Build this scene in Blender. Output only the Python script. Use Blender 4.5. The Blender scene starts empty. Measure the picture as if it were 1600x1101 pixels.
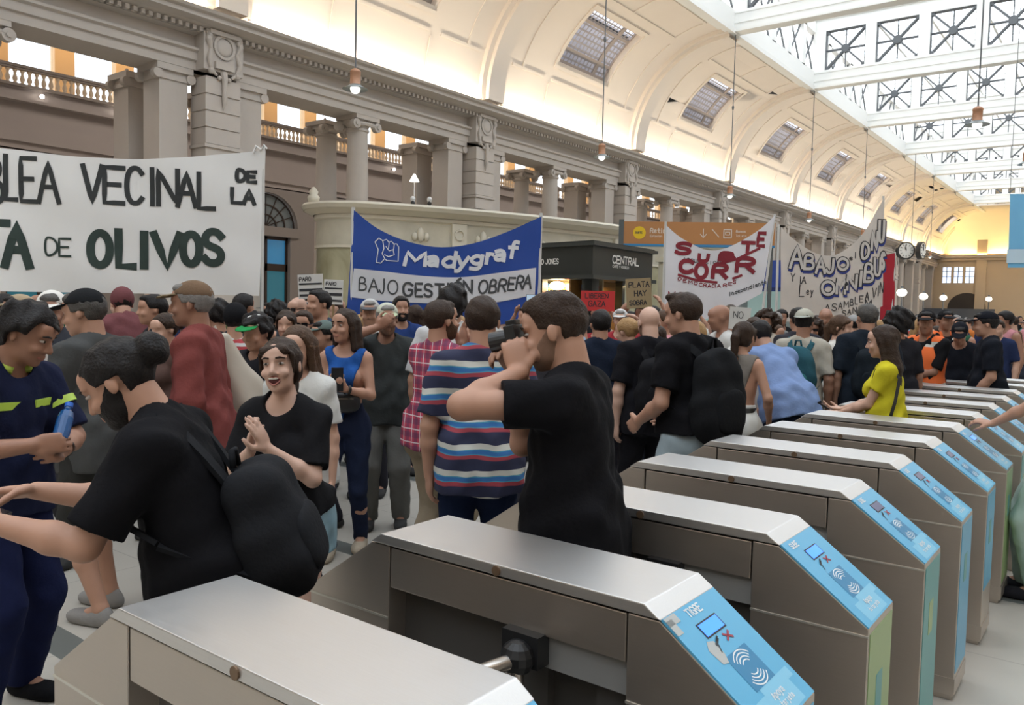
import bpy, bmesh, math, random
import numpy as np
from mathutils import Vector, Matrix
SC = bpy.context.scene
COL = SC.collection
PI = math.pi
random.seed(7)

# ------------------------------------------------------------------ camera
YAW, PITCH, ROLL, CAMH = math.radians(37.28), math.radians(3.222), math.radians(1.278), 1.6584
cd = bpy.data.cameras.new('camera'); cam = bpy.data.objects.new('camera', cd); COL.objects.link(cam)
fw = Vector((-math.sin(YAW)*math.cos(PITCH), math.cos(YAW)*math.cos(PITCH), -math.sin(PITCH)))
rt = Vector((math.cos(YAW), math.sin(YAW), 0)); up = rt.cross(fw)
r2 = rt*math.cos(ROLL) + up*math.sin(ROLL); u2 = -rt*math.sin(ROLL) + up*math.cos(ROLL)
M = Matrix((r2, u2, -fw)).transposed().to_4x4(); M.translation = Vector((0, 0, CAMH))
cam.matrix_world = M
cd.sensor_width = 36; cd.lens = 36*1279.3/1600; cd.clip_end = 400; cd.clip_start = .05
SC.camera = cam

# ------------------------------------------------------------------ world, exposure
SC.view_settings.view_transform = 'Standard'; SC.view_settings.look = 'None'
SC.view_settings.gamma = 1; SC.view_settings.use_curve_mapping = False
SC.view_settings.exposure = 0.12
w = bpy.data.worlds.new('sky'); SC.world = w; w.use_nodes = True
bg = w.node_tree.nodes['Background']; bg.inputs[0].default_value = (.90, .95, 1, 1); bg.inputs[1].default_value = 2.6
SC.cycles.max_bounces = 7; SC.cycles.diffuse_bounces = 4; SC.cycles.glossy_bounces = 3
SC.cycles.transparent_max_bounces = 10; SC.cycles.use_denoising = True
SC.cycles.sample_clamp_indirect = 6; SC.cycles.caustics_reflective = False; SC.cycles.caustics_refractive = False

def light(name, loc, size, energy, color, rot=(0, 0, 0), spread=None):
    d = bpy.data.lights.new(name, 'AREA'); d.shape = 'RECTANGLE'; d.size, d.size_y = size; d.energy = energy; d.color = color
    if spread: d.spread = spread
    o = bpy.data.objects.new(name, d); COL.objects.link(o); o.location = loc; o.rotation_euler = rot
    return o
XC, XL, XR = -3.2, -18.0, 11.6          # hall centre, colonnade faces
BAY, Y0 = 10.17, 11.87                  # bay length, first pilaster in view
SKX0, SKX1, SKZ = -13.6, 7.2, 12.95     # skylight opening
YA, YE = -18.6, 104.0                   # hall from behind the camera to the end wall
# daylight entering through the skylight opening (portal guides the sky's own light)
pt = light('skylight_portal', (XC, (YA+YE)/2, 17.2), (SKX1-SKX0, YE-YA), 1, (1, 1, 1)); pt.data.cycles.is_portal = True
# warm lamps hidden in the cove above the cornice, washing the vault
for k in range(-2, 9):
    yy = Y0+BAY*(k+.5)
    light('cove_lamp', (XL+.17, yy, 8.50), (.16, BAY-1.2), 150 if k < 5 else 200, (1, .87, .68) if k < 6 else (1, .74, .34), (PI, 0, 0))
    light('cove_lamp', (XR-.17, yy, 8.50), (.16, BAY-1.2), 90, (1, .77, .47), (PI, 0, 0))

# area lights added to brighten the side hall, and strips warming its gallery
for k in range(0, 6):
    light('side_hall_fill', (-26, Y0+BAY*(k-.5)*1.3, 13.2), (5, 5), 420, (1, .88, .76))
    light('gallery_lamp_strip', (-34.6, Y0+BAY*(k-.5)*1.3, 13.2), (1, 12), 260, (1, .70, .38))
light('end_cove_lamp', (XC, YE-.3, 8.55), (28, .16), 900, (1, .72, .25), (PI, 0, 0))
# ------------------------------------------------------------------ materials
MATS = {}
def mat(name, col, rough=.6, metal=0., noise=0., nscale=8., emit=None, bump=0., bscale=30., spec=.5, aniso=None, alpha=None, trans=0.):
    if name in MATS: return MATS[name]
    m = bpy.data.materials.new(name); m.use_nodes = True; nt = m.node_tree; b = nt.nodes['Principled BSDF']
    c = (*col, 1)
    b.inputs['Base Color'].default_value = c; b.inputs['Roughness'].default_value = rough; b.inputs['Metallic'].default_value = metal
    b.inputs['Specular IOR Level'].default_value = spec
    if trans: b.inputs['Transmission Weight'].default_value = trans
    if noise or bump:
        tc = nt.nodes.new('ShaderNodeTexCoord')
    if noise:
        n = nt.nodes.new('ShaderNodeTexNoise'); n.inputs['Scale'].default_value = nscale; n.inputs['Detail'].default_value = 5
        nt.links.new(tc.outputs['Object'], n.inputs['Vector'])
        mx = nt.nodes.new('ShaderNodeMix'); mx.data_type = 'RGBA'
        mx.inputs[6].default_value = tuple(v*(1-noise) for v in col)+(1,); mx.inputs[7].default_value = tuple(min(1, v*(1+noise)) for v in col)+(1,)
        nt.links.new(n.outputs[0], mx.inputs[0]); nt.links.new(mx.outputs[2], b.inputs['Base Color'])
    if bump:
        n = nt.nodes.new('ShaderNodeTexNoise'); n.inputs['Scale'].default_value = bscale; n.inputs['Detail'].default_value = 4
        nt.links.new(tc.outputs['Object'], n.inputs['Vector'])
        bp = nt.nodes.new('ShaderNodeBump'); bp.inputs['Strength'].default_value = bump; bp.inputs['Distance'].default_value = .02
        nt.links.new(n.outputs[0], bp.inputs['Height']); nt.links.new(bp.outputs[0], b.inputs['Normal'])
    if emit:
        b.inputs['Emission Color'].default_value = (*emit[0], 1); b.inputs['Emission Strength'].default_value = emit[1]
    if alpha is not None: b.inputs['Alpha'].default_value = alpha
    MATS[name] = m
    return m

# ------------------------------------------------------------------ mesh helpers
class MB:
    def __init__(s): s.v = []; s.f = []; s.m = []
    def add(s, vs, fs, mi=0):
        b = len(s.v); s.v += [tuple(x) for x in vs]; s.f += [tuple(b+i for i in f) for f in fs]; s.m += [mi]*len(fs); return s
    def box(s, lo, hi, mi=0):
        x0, y0, z0 = lo; x1, y1, z1 = hi
        return s.add([(x0, y0, z0), (x1, y0, z0), (x1, y1, z0), (x0, y1, z0), (x0, y0, z1), (x1, y0, z1), (x1, y1, z1), (x0, y1, z1)],
            [(0, 3, 2, 1), (4, 5, 6, 7), (0, 1, 5, 4), (1, 2, 6, 5), (2, 3, 7, 6), (3, 0, 4, 7)], mi)
    def bar(s, a, b, wd, th, mi=0, upv=(0, 0, 1)):
        a, b = Vector(a), Vector(b); d = (b-a).normalized(); u = Vector(upv)
        if abs(d.dot(u)) > .98: u = Vector((0, 1, 0))
        x = d.cross(u).normalized(); z = x.cross(d)
        vs = [p+x*i*wd/2+z*j*th/2 for p in (a, b) for i, j in ((-1, -1), (1, -1), (1, 1), (-1, 1))]
        return s.add(vs, [(0, 1, 2, 3), (7, 6, 5, 4), (0, 4, 5, 1), (1, 5, 6, 2), (2, 6, 7, 3), (3, 7, 4, 0)], mi)
    def prism(s, pts, axis, a, b, mi=0):
        # pts: 2d polygon in the plane of the other two axes (in xyz order), extruded along axis from a to b
        def P(p, t):
            q = list(p); q.insert(axis, t); return q
        n = len(pts)
        return s.add([P(p, a) for p in pts]+[P(p, b) for p in pts],
            [tuple(range(n))[::-1], tuple(range(n, 2*n))]+[(i, (i+1) % n, n+(i+1) % n, n+i) for i in range(n)], mi)
    def tube(s, pts, r, n=8, mi=0, cap=True):
        pts = [Vector(p) for p in pts]; rs = r if isinstance(r, (list, tuple)) else [r]*len(pts)
        b = len(s.v); u = None
        for i, p in enumerate(pts):
            d = (pts[min(i+1, len(pts)-1)]-pts[max(i-1, 0)]).normalized()
            if u is None: u = d.orthogonal().normalized()
            u = (u-d*u.dot(d)).normalized(); v = d.cross(u)
            for k in range(n):
                t = 2*PI*k/n; s.v.append(tuple(p+(u*math.cos(t)+v*math.sin(t))*rs[i]))
        for i in range(len(pts)-1):
            for k in range(n):
                s.f.append((b+i*n+k, b+i*n+(k+1) % n, b+(i+1)*n+(k+1) % n, b+(i+1)*n+k)); s.m.append(mi)
        if cap:
            s.f.append(tuple(b+k for k in range(n))[::-1]); s.f.append(tuple(b+(len(pts)-1)*n+k for k in range(n))); s.m += [mi, mi]
        return s
    def lathe(s, prof, c=(0, 0, 0), n=20, mi=0):
        b = len(s.v)
        for r, z in prof:
            for k in range(n):
                t = 2*PI*k/n; s.v.append((c[0]+r*math.cos(t), c[1]+r*math.sin(t), c[2]+z))
        for i in range(len(prof)-1):
            for k in range(n):
                s.f.append((b+i*n+k, b+i*n+(k+1) % n, b+(i+1)*n+(k+1) % n, b+(i+1)*n+k)); s.m.append(mi)
        s.f.append(tuple(b+k for k in range(n))[::-1]); s.f.append(tuple(b+(len(prof)-1)*n+k for k in range(n))); s.m += [mi, mi]
        return s
    def ball(s, c, r, n=12, mi=0):
        rx, ry, rz = r if isinstance(r, (list, tuple)) else (r, r, r)
        k = n//2; b = len(s.v)
        for i in range(k+1):
            for j in range(n):
                a, t = PI*i/k, 2*PI*j/n
                s.v.append((c[0]+rx*math.sin(a)*math.cos(t), c[1]+ry*math.sin(a)*math.sin(t), c[2]-rz*math.cos(a)))
        for i in range(k):
            for j in range(n):
                s.f.append((b+i*n+j, b+i*n+(j+1) % n, b+(i+1)*n+(j+1) % n, b+(i+1)*n+j)); s.m.append(mi)
        return s
    def grid(s, fn, nu, nv, mi=0):
        b = len(s.v)
        for j in range(nv+1):
            for i in range(nu+1): s.v.append(tuple(fn(i/nu, j/nv)))
        for j in range(nv):
            for i in range(nu):
                a = b+j*(nu+1)+i; s.f.append((a, a+1, a+nu+2, a+nu+1)); s.m.append(mi)
        return s
    def xf(s, R):
        s.v = [tuple(R @ Vector(v)) for v in s.v]; return s
    def build(s, name, mats, parent=None, smooth=False, bevel=0., auto=None):
        me = bpy.data.meshes.new(name); me.from_pydata(s.v, [], s.f)
        mats = mats if isinstance(mats, (list, tuple)) else [mats]
        for m in mats: me.materials.append(m)
        if len(mats) > 1: me.polygons.foreach_set('material_index', s.m)
        bm = bmesh.new(); bm.from_mesh(me); bmesh.ops.remove_doubles(bm, verts=bm.verts, dist=1e-6)
        bmesh.ops.recalc_face_normals(bm, faces=bm.faces)
        if bevel: bmesh.ops.bevel(bm, geom=bm.edges[:], offset=bevel, segments=2, affect='EDGES', profile=.6)
        bm.to_mesh(me); bm.free()
        if smooth: me.polygons.foreach_set('use_smooth', [True]*len(me.polygons))
        if auto:
            try: me.set_sharp_from_angle(angle=math.radians(auto))
            except Exception: pass
        o = bpy.data.objects.new(name, me); COL.objects.link(o)
        if parent: o.parent = parent
        return o
def tag(o, label=None, cat=None, group=None, kind=None):
    if label: o['label'] = label
    if cat: o['category'] = cat
    if group: o['group'] = group
    if kind: o['kind'] = kind
    return o
def empty(name, loc=(0, 0, 0), rz=0., **k):
    o = bpy.data.objects.new(name, None); COL.objects.link(o); o.location = loc; o.rotation_euler = (0, 0, rz); o.empty_display_size = .1
    return tag(o, **k)
def copy_tree(o, loc=None, parent=None):
    c = o.copy(); COL.objects.link(c); c.parent = parent
    if loc is not None: c.location = loc
    for ch in list(o.children): copy_tree(ch, None, c)
    return c
ORD = ['first', 'second', 'third', 'fourth', 'fifth', 'sixth', 'seventh', 'eighth', 'ninth', 'tenth', 'eleventh', 'twelfth', 'thirteenth']
# ------------------------------------------------------------------ the setting
STONE = mat('stone', (.50, .455, .415), .8, noise=.10, nscale=1.2, bump=.15, bscale=12)
STONE_D = mat('stone_dark', (.30, .265, .245), .85, noise=.12, nscale=1.0)
PLASTER = mat('vault_plaster', (.86, .77, .68), .9, noise=.04, nscale=.7)
WHITE = mat('white_paint', (.86, .86, .83), .6)
IRON = mat('grey_iron', (.12, .13, .14), .5)
SIDE = mat('side_hall_stone', (.42, .38, .37), .9, noise=.08, nscale=.8)
WARM = mat('warm_stone', (.62, .44, .26), .85)
def S(o): o['kind'] = 'structure'; return o

# floor: pale stone slabs crossed by dark bands
fm = bpy.data.materials.new('floor_stone'); fm.use_nodes = True; nt = fm.node_tree; b = nt.nodes['Principled BSDF']
b.inputs['Roughness'].default_value = .32
tc = nt.nodes.new('ShaderNodeTexCoord'); sp = nt.nodes.new('ShaderNodeSeparateXYZ'); nt.links.new(tc.outputs['Object'], sp.inputs[0])
def band(out, off, period, width):
    a = nt.nodes.new('ShaderNodeMath'); a.operation = 'ADD'; a.inputs[1].default_value = off; nt.links.new(out, a.inputs[0])
    m = nt.nodes.new('ShaderNodeMath'); m.operation = 'FLOORED_MODULO'; m.inputs[1].default_value = period; nt.links.new(a.outputs[0], m.inputs[0])
    l = nt.nodes.new('ShaderNodeMath'); l.operation = 'LESS_THAN'; l.inputs[1].default_value = width; nt.links.new(m.outputs[0], l.inputs[0])
    return l.outputs[0]
def mixc(f, a, b_):
    m = nt.nodes.new('ShaderNodeMix'); m.data_type = 'RGBA'
    nt.links.new(f, m.inputs[0])
    for i, v in ((6, a), (7, b_)):
        if isinstance(v, tuple): m.inputs[i].default_value = (*v, 1)
        else: nt.links.new(v, m.inputs[i])
    return m.outputs[2]
no = nt.nodes.new('ShaderNodeTexNoise'); no.inputs['Scale'].default_value = 1.6; no.inputs['Detail'].default_value = 6; nt.links.new(tc.outputs['Object'], no.inputs[0])
base = mixc(no.outputs[0], (.40, .375, .33), (.56, .53, .475))
j1 = band(sp.outputs[1], .2, .95, .006); j2 = band(sp.outputs[0], .1, .95, .006)
mxj = nt.nodes.new('ShaderNodeMath'); mxj.operation = 'MAXIMUM'; nt.links.new(j1, mxj.inputs[0]); nt.links.new(j2, mxj.inputs[1])
base = mixc(mxj.outputs[0], base, (.30, .28, .25))
d1 = band(sp.outputs[1], -1.68, 1.92, .17); d2 = band(sp.outputs[0], 3.15, 3.84, .17)
mxd = nt.nodes.new('ShaderNodeMath'); mxd.operation = 'MAXIMUM'; nt.links.new(d1, mxd.inputs[0]); nt.links.new(d2, mxd.inputs[1])
base = mixc(mxd.outputs[0], base, (.15, .16, .15))
nt.links.new(base, b.inputs['Base Color'])
S(MB().box((-37, YA, -.2), (14, YE+.3, 0)).build('floor', fm))

piers = [Y0+BAY*k for k in range(-3, 10)]
# entablature along the colonnade (left in the picture), with cornice, frieze and two-step architrave
PROF = [(-18.45, 7.20), (-18.45, 7.40), (-18.38, 7.42), (-18.38, 7.60), (-18.30, 7.64), (-18.30, 7.70), (-18.5, 7.72), (-18.5, 8.02), (-18.28, 8.05),
        (-18.28, 8.12), (-18.1, 8.15), (-17.98, 8.2), (-17.72, 8.24), (-17.72, 8.34), (-17.62, 8.37), (-17.58, 8.43), (-17.75, 8.43), (-18.35, 8.43), (-19.55, 8.43), (-19.55, 7.20)]
S(MB().prism(PROF, 1, YA, YE).build('trim_1', STONE))
S(MB().prism([(2*XC-x, z) for x, z in PROF], 1, YA, YE).build('trim_2', STONE))
# dentils: rows of small blocks under the cornice, a pattern of the trim
d = MB(); y = 4.
while y < 62: d.box((-18.2, y, 8.04), (-18.06, y+.09, 8.14)); y += .18
S(d.build('trim_3', STONE))

# vault: quarter barrel with ribs at the piers, window openings left free
R = 4.4; CX, CZ = -13.6, 8.6
def VP(th, y, r=R, side=-1):
    t = math.radians(th); x = CX-r*math.cos(t)
    return (x if side < 0 else 2*XC-x, y, CZ+(r-.05)*math.sin(t))
W0, W1, WH = 29, 57.5, 1.72
def vault(side):
    m = MB()
    ths = [0, 5, 10, 16, 22, W0, 36, 43, 50, W1, 64, 70, 76, 82, 87, 90]
    for k in range(len(piers)-1):
        ya, yb = piers[k], piers[k+1]; mid = (ya+yb)/2; ys = [ya, mid-3.6, mid-WH, mid+WH, mid+3.6, yb]
        for i in range(len(ths)-1):
            for j in range(5):
                if j == 2 and W0 <= ths[i] < W1: continue
                m.add([VP(ths[i], ys[j], R, side), VP(ths[i], ys[j+1], R, side), VP(ths[i+1], ys[j+1], R, side), VP(ths[i+1], ys[j], R, side)], [(0, 1, 2, 3)])
        # reveals of the window
        for yy in (mid-WH, mid+WH):
            tt = [t for t in ths if W0 <= t <= W1]
            for a, b2 in zip(tt, tt[1:]):
                m.add([VP(a, yy, R, side), VP(b2, yy, R, side), VP(b2, yy, R+.35, side), VP(a, yy, R+.35, side)], [(0, 1, 2, 3)])
        for t in (W0, W1):
            m.add([VP(t, mid-WH, R, side), VP(t, mid+WH, R, side), VP(t, mid+WH, R+.35, side), VP(t, mid-WH, R+.35, side)], [(0, 1, 2, 3)])
        # raised panel mouldings beside and above the window
        def arc(y_, t0, t1, wd=.07, dp=.05):
            n = 8
            for q in range(n):
                a, c = t0+(t1-t0)*q/n, t0+(t1-t0)*(q+1)/n
                P = [VP(a, y_-wd, R, side), VP(c, y_-wd, R, side), VP(a, y_-wd, R-dp, side), VP(c, y_-wd, R-dp, side),
                     VP(a, y_+wd, R, side), VP(c, y_+wd, R, side), VP(a, y_+wd, R-dp, side), VP(c, y_+wd, R-dp, side)]
                m.add(P, [(0, 1, 3, 2), (4, 6, 7, 5), (2, 3, 7, 6)])
        def hbar(t, y_a, y_b, dt=.9, dp=.05):
            P = [VP(t-dt, y_a, R, side), VP(t-dt, y_b, R, side), VP(t-dt, y_a, R-dp, side), VP(t-dt, y_b, R-dp, side),
                 VP(t+dt, y_a, R, side), VP(t+dt, y_b, R, side), VP(t+dt, y_a, R-dp, side), VP(t+dt, y_b, R-dp, side)]
            m.add(P, [(0, 1, 3, 2), (4, 6, 7, 5), (2, 3, 7, 6), (0, 2, 6, 4), (1, 5, 7, 3)])
        arc(mid-WH-.16, W0-3, W1+3); arc(mid+WH+.16, W0-3, W1+3); hbar(W0-2.4, mid-WH-.2, mid+WH+.2); hbar(W1+2.4, mid-WH-.2, mid+WH+.2)
        arc(mid-3.6, 20, 62, .05, .04); arc(mid+3.6, 20, 62, .05, .04)
        hbar(20, mid-4.2, mid-2.3, .6, .04); hbar(20, mid-1.8, mid+1.8, .6, .04); hbar(20, mid+2.3, mid+4.2, .6, .04)
        arc(mid-1.9, 4, 18, .04, .04); arc(mid+1.9, 4, 18, .04, .04)
        hbar(66, mid-3.4, mid+3.4, .7, .04); arc(mid-3.4, 66, 84, .05, .04); arc(mid+3.4, 66, 84, .05, .04); arc(mid, 66, 84, .05, .04); hbar(84, mid-3.4, mid+3.4, .7, .04)
    for y_ in piers:      # transverse ribs, stepping out at the pier
        for hw, dp in ((.62, .16), (.40, .30)):
            n = 18
            for q in range(n):
                a, c = 90*q/n, 90*(q+1)/n
                P = [VP(a, y_-hw, R, side), VP(c, y_-hw, R, side), VP(a, y_-hw, R-dp, side), VP(c, y_-hw, R-dp, side),
                     VP(a, y_+hw, R, side), VP(c, y_+hw, R, side), VP(a, y_+hw, R-dp, side), VP(c, y_+hw, R-dp, side)]
                m.add(P, [(0, 1, 3, 2), (4, 6, 7, 5), (2, 3, 7, 6)])
    return m
S(vault(-1).build('ceiling', PLASTER, smooth=True, auto=25))
S(vault(1).build('ceiling', PLASTER, smooth=True, auto=25))
# skylight curb around the opening
for a, c, s_ in ((SKX0, -1, 1), (SKX1, 1, 2)):
    S(MB().box((a-(.5 if c < 0 else 0), YA, 12.93), (a+(0 if c < 0 else .5), YE, 13.1)).box((a-.12 if c < 0 else a-.18, YA, 12.80), (a+.18 if c < 0 else a+.12, YE, 12.98)).build('trim_4', WHITE))

# the skylight stops before the end wall: flat soffit and a cove across the end
m = MB(); m.box((SKX0-.6, 95.5, 12.9), (SKX1+.6, YE-4.4, 13.05))
m.grid(lambda u, v: (-18+29.6*u, YE-4.4+4.4*math.sin(v*PI/2), 8.6+4.35*math.cos(v*PI/2)), 8, 14)
S(m.build('ceiling', PLASTER, smooth=True, auto=30))
S(MB().box((-18, YE-.55, 8.2), (11.6, YE, 8.45)).build('trim_8', STONE))
# vault windows: frame with mullions and a fine lattice pane
GLASS = bpy.data.materials.new('window_glass'); GLASS.use_nodes = True; gn = GLASS.node_tree
gb = gn.nodes['Principled BSDF']; gb.inputs['Base Color'].default_value = (.6, .63, .7, 1); gb.inputs['Roughness'].default_value = .3
gt = gn.nodes.new('ShaderNodeBsdfTransparent'); gt.inputs[0].default_value = (.80, .84, .95, 1)
gm = gn.nodes.new('ShaderNodeMixShader'); gm.inputs[0].default_value = .18
gn.links.new(gt.outputs[0], gm.inputs[1]); gn.links.new(gb.outputs[0], gm.inputs[2]); gn.links.new(gm.outputs[0], gn.nodes['Material Output'].inputs[0])
FRAME = mat('window_frame', (.42, .36, .33), .7)
LATT = mat('lattice', (.40, .37, .38), .7)
for k in range(2, 11):
    mid = piers[k]+BAY/2
    f = MB(); Rf = R+.20
    def cb(t0, t1, ya, yb, dp=.07, n=1):
        for q in range(n):
            a, c = t0+(t1-t0)*q/n, t0+(t1-t0)*(q+1)/n
            P = [VP(a, ya, Rf), VP(a, yb, Rf), VP(c, yb, Rf), VP(c, ya, Rf), VP(a, ya, Rf+dp), VP(a, yb, Rf+dp), VP(c, yb, Rf+dp), VP(c, ya, Rf+dp)]
            f.add(P, [(0, 1, 2, 3), (4, 7, 6, 5), (0, 4, 5, 1), (2, 6, 7, 3), (1, 5, 6, 2), (0, 3, 7, 4)])
    cb(W0, W0+1.3, mid-WH, mid+WH); cb(W1-1.3, W1, mid-WH, mid+WH); cb(W0, W1, mid-WH, mid-WH+.09, n=8); cb(W0, W1, mid+WH-.09, mid+WH, n=8)
    cb(W0+6.2, W0+7.6, mid-WH, mid+WH); cb(W1-7.6, W1-6.2, mid-WH, mid+WH); cb(W0, W1, mid+.75, mid+.92, n=8)
    fo = f.build('window_%d' % (k-1), FRAME); S(fo)
    l = MB(); ny = 22 if k < 4 else 14; nth = 18 if k < 4 else 10
    for i in range(1, ny):
        y_ = mid-WH+2*WH*i/ny
        for q in range(8):
            a, c = W0+(W1-W0)*q/8, W0+(W1-W0)*(q+1)/8
            l.add([VP(a, y_-.032, Rf+.03), VP(c, y_-.032, Rf+.03), VP(c, y_+.032, Rf+.03), VP(a, y_+.032, Rf+.03)], [(0, 1, 2, 3)])
    for i in range(1, nth):
        t = W0+(W1-W0)*i/nth; l.add([VP(t-.4, mid-WH, Rf+.03), VP(t+.4, mid-WH, Rf+.03), VP(t+.4, mid+WH, Rf+.03), VP(t-.4, mid+WH, Rf+.03)], [(0, 1, 2, 3)])
    l.build('lattice', LATT, fo)
    g = MB().grid(lambda u, v: VP(W0+(W1-W0)*u, mid-WH+2*WH*v, Rf+.055), 8, 1); g.build('pane', GLASS, fo)

# skylight girders: deep white lattice girders across the opening, one at every pier
def girder_mesh(xa, xb):
    m = MB(); z0, za, zb, z1 = 12.86, 13.72, 15.62, 16.3
    m.box((xa, -.28, z0), (xb, .28, z0+.10)); m.box((xa, -.17, z0+.1), (xb, .17, za)); m.box((xa, -.2, z0+.35), (xb, .2, z0+.42))
    m.box((xa, -.2, za-.12), (xb, .2, za-.02)); m.box((xa, -.17, zb), (xb, .17, z1)); m.box((xa, -.24, z1-.12), (xb, .24, z1))
    x = xa; n = 0
    while x < xb-.3:
        wd = .50 if n else .60
        m.box((x, -.17, za), (min(x+wd, xb), .17, zb)); x += 2.35 if n else 2.47; n += 1
    return m, za, zb
gm_, ZA, ZB = girder_mesh(SKX0, SKX1)
def brace_mesh(x0, x1, zA, zB):
    m = MB(); cx, cz = (x0+x1)/2, (zA+zB)/2
    for yy in (-.09, .09):
        m.bar((x0, yy, zA), (x1, yy, zB), .05, .07); m.bar((x0, yy, zB), (x1, yy, zA), .05, .07)
        m.bar((x0, yy, cz), (x1, yy, cz), .04, .045)
    m.bar((cx, 0, zA), (cx, 0, zB), .05, .05)
    m.prism([(cx+.2*math.cos(PI/4*i+.39), cz+.2*math.sin(PI/4*i+.39)) for i in range(8)], 1, -.13, .13)
    for px, pz in ((x0+.06, zA+.06), (x1-.06, zA+.06), (x0+.06, zB-.06), (x1-.06, zB-.06)): m.box((px-.09, -.11, pz-.09), (px+.09, .11, pz+.09))
    m.box((x0-.01, -.13, zA), (x0+.035, .13, zB)); m.box((x1-.035, -.13, zA), (x1+.01, .13, zB)); m.box((x0, -.13, zB-.035), (x1, .13, zB))
    return m
def make_girder():
    root = empty('girder', (0, 0, 0)); gm_.build('chord_and_posts', WHITE, root)
    proto = None
    for i in range(8):
        x0 = SKX0+.6+2.35*i+(.02 if i else 0); x1 = x0+1.87
        if proto is None:
            proto = brace_mesh(x0, x1, ZA, ZB).build('brace', IRON, root); bx = x0
        else:
            c = proto.copy(); COL.objects.link(c); c.parent = root; c.location = (x0-bx, 0, 0)
    return root
g0 = make_girder(); gn_ = 0
for k in range(0, len(piers)):
    if piers[k] < -2: continue
    o = g0 if gn_ == 0 else copy_tree(g0)
    o.location = (0, piers[k], 0)
    vis = gn_-2
    tag(o, ('white skylight girder with crossed braces over the turnstiles' if gn_ < 2 else '%s white lattice girder from the top right, counting away down the skylight' % ORD[max(vis, 0)]) if gn_ != 0 else 'white skylight girder with crossed iron braces above the camera', 'girder', 'girders crossing the skylight')
    gn_ += 1
# longitudinal sides of the skylight well, the same lattice
for sx in (SKX0-.05, SKX1+.05):
    m = MB(); m.box((sx-.15, YA, 13.05), (sx+.15, YE, 13.75)); m.box((sx-.15, YA, 15.62), (sx+.15, YE, 16.3))
    y = YA
    while y < YE: m.box((sx-.15, y, 13.7), (sx+.15, y+.45, 15.7)); m.bar((sx, y+.45, 13.7), (sx, y+2.03, 15.65), .06, .08, 1); m.bar((sx, y+.45, 15.65), (sx, y+2.03, 13.7), .06, .08, 1); y += 2.034
    S(m.build('trim_6' if sx < 0 else 'trim_7', [WHITE, IRON]))
# glazed roof: glass on thin white bars
GL2 = GLASS.copy(); GL2.name = 'roof_glass'
for n_ in GL2.node_tree.nodes:
    if n_.type == 'BSDF_TRANSPARENT': n_.inputs[0].default_value = (.96, .98, 1, 1)
    if n_.type == 'MIX_SHADER': n_.inputs[0].default_value = .06
S(MB().add([(SKX0, YA, 16.5), (SKX1, YA, 16.5), (SKX1, YE, 16.5), (SKX0, YE, 16.5)], [(0, 1, 2, 3)]).build('window_10', GL2))
m = MB(); y = YA
while y < YE: m.box((SKX0, y-.03, 16.40), (SKX1, y+.03, 16.48)); y += 1.13
x = SKX0
while x < SKX1: m.box((x-.05, YA, 16.35), (x+.05, YE, 16.48)); x += 2.35
S(m.build('trim_5', WHITE))
# roof slabs behind the vaults so that daylight enters only by the glass
# end walls of the hall
WALL = mat('end_wall_stone', (.62, .50, .36), .85, noise=.05, nscale=.6)
def endwall(y, th, name):
    m = MB()
    xs = [(-37, -17.9), (-17.0, -16.75), (-15.85, -15.6), (-14.7, 14)]
    if name == 'wall_far':
        m.box((-37, y, 0), (14, y+th, 5.4)); m.box((-37, y, 7.2), (14, y+th, 12.9))
        for a, c in xs: m.box((a, y, 5.4), (c, y+th, 7.2))
        for x_ in (-14.0, -8.5, -3.2, 3.2): m.box((x_-.5, y-.3, 0), (x_+.5, y, 12.8))
        m.box((-18, y-.35, 7.9), (12, y, 8.5))
    else: m.box((-37, y, 0), (14, y+th, 16.5))
    return S(m.build(name, WALL))
endwall(YE, .4, 'wall_far'); endwall(YA-.4, .4, 'wall_back')
for i, a in enumerate((-17.9, -16.75, -15.6)):
    o = S(MB().box((a, YE+.1, 5.4), (a+.9, YE+.14, 7.2)).build('window_%d' % (11+i), GLASS))
    MB().box((a+.42, YE+.02, 5.4), (a+.48, YE+.16, 7.2)).box((a, YE+.02, 6.1), (a+.9, YE+.16, 6.16)).box((a, YE+.02, 6.7), (a+.9, YE+.16, 6.76)).build('mullion', IRON, o)
# lunette over the end wall, up to the roof
S(MB().box((-37, YE+.01, 12.9), (14, YE+.39, 16.5)).build('wall_far_upper', WALL))
# arched niche in the end wall
m = MB(); pts = [(-18.5+0+1.9*math.cos(PI*i/14)+3.2, 2.6+1.7*math.sin(PI*i/14)) for i in range(15)]
m.prism(pts+[(-17.2, 0), (-13.4, 0)], 1, YE-.06, YE-.01)
S(m.build('door_1', mat('dark_niche', (.06, .05, .045), .8)))
MB().box((-26, YE-3, 0), (-12.2, YE-2.4, 2.5)).build('info_board', mat('board_grey', (.10, .11, .13), .5))
tag(bpy.data.objects['info_board'], 'long dark grey partition standing before the far end wall', 'partition')

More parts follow.
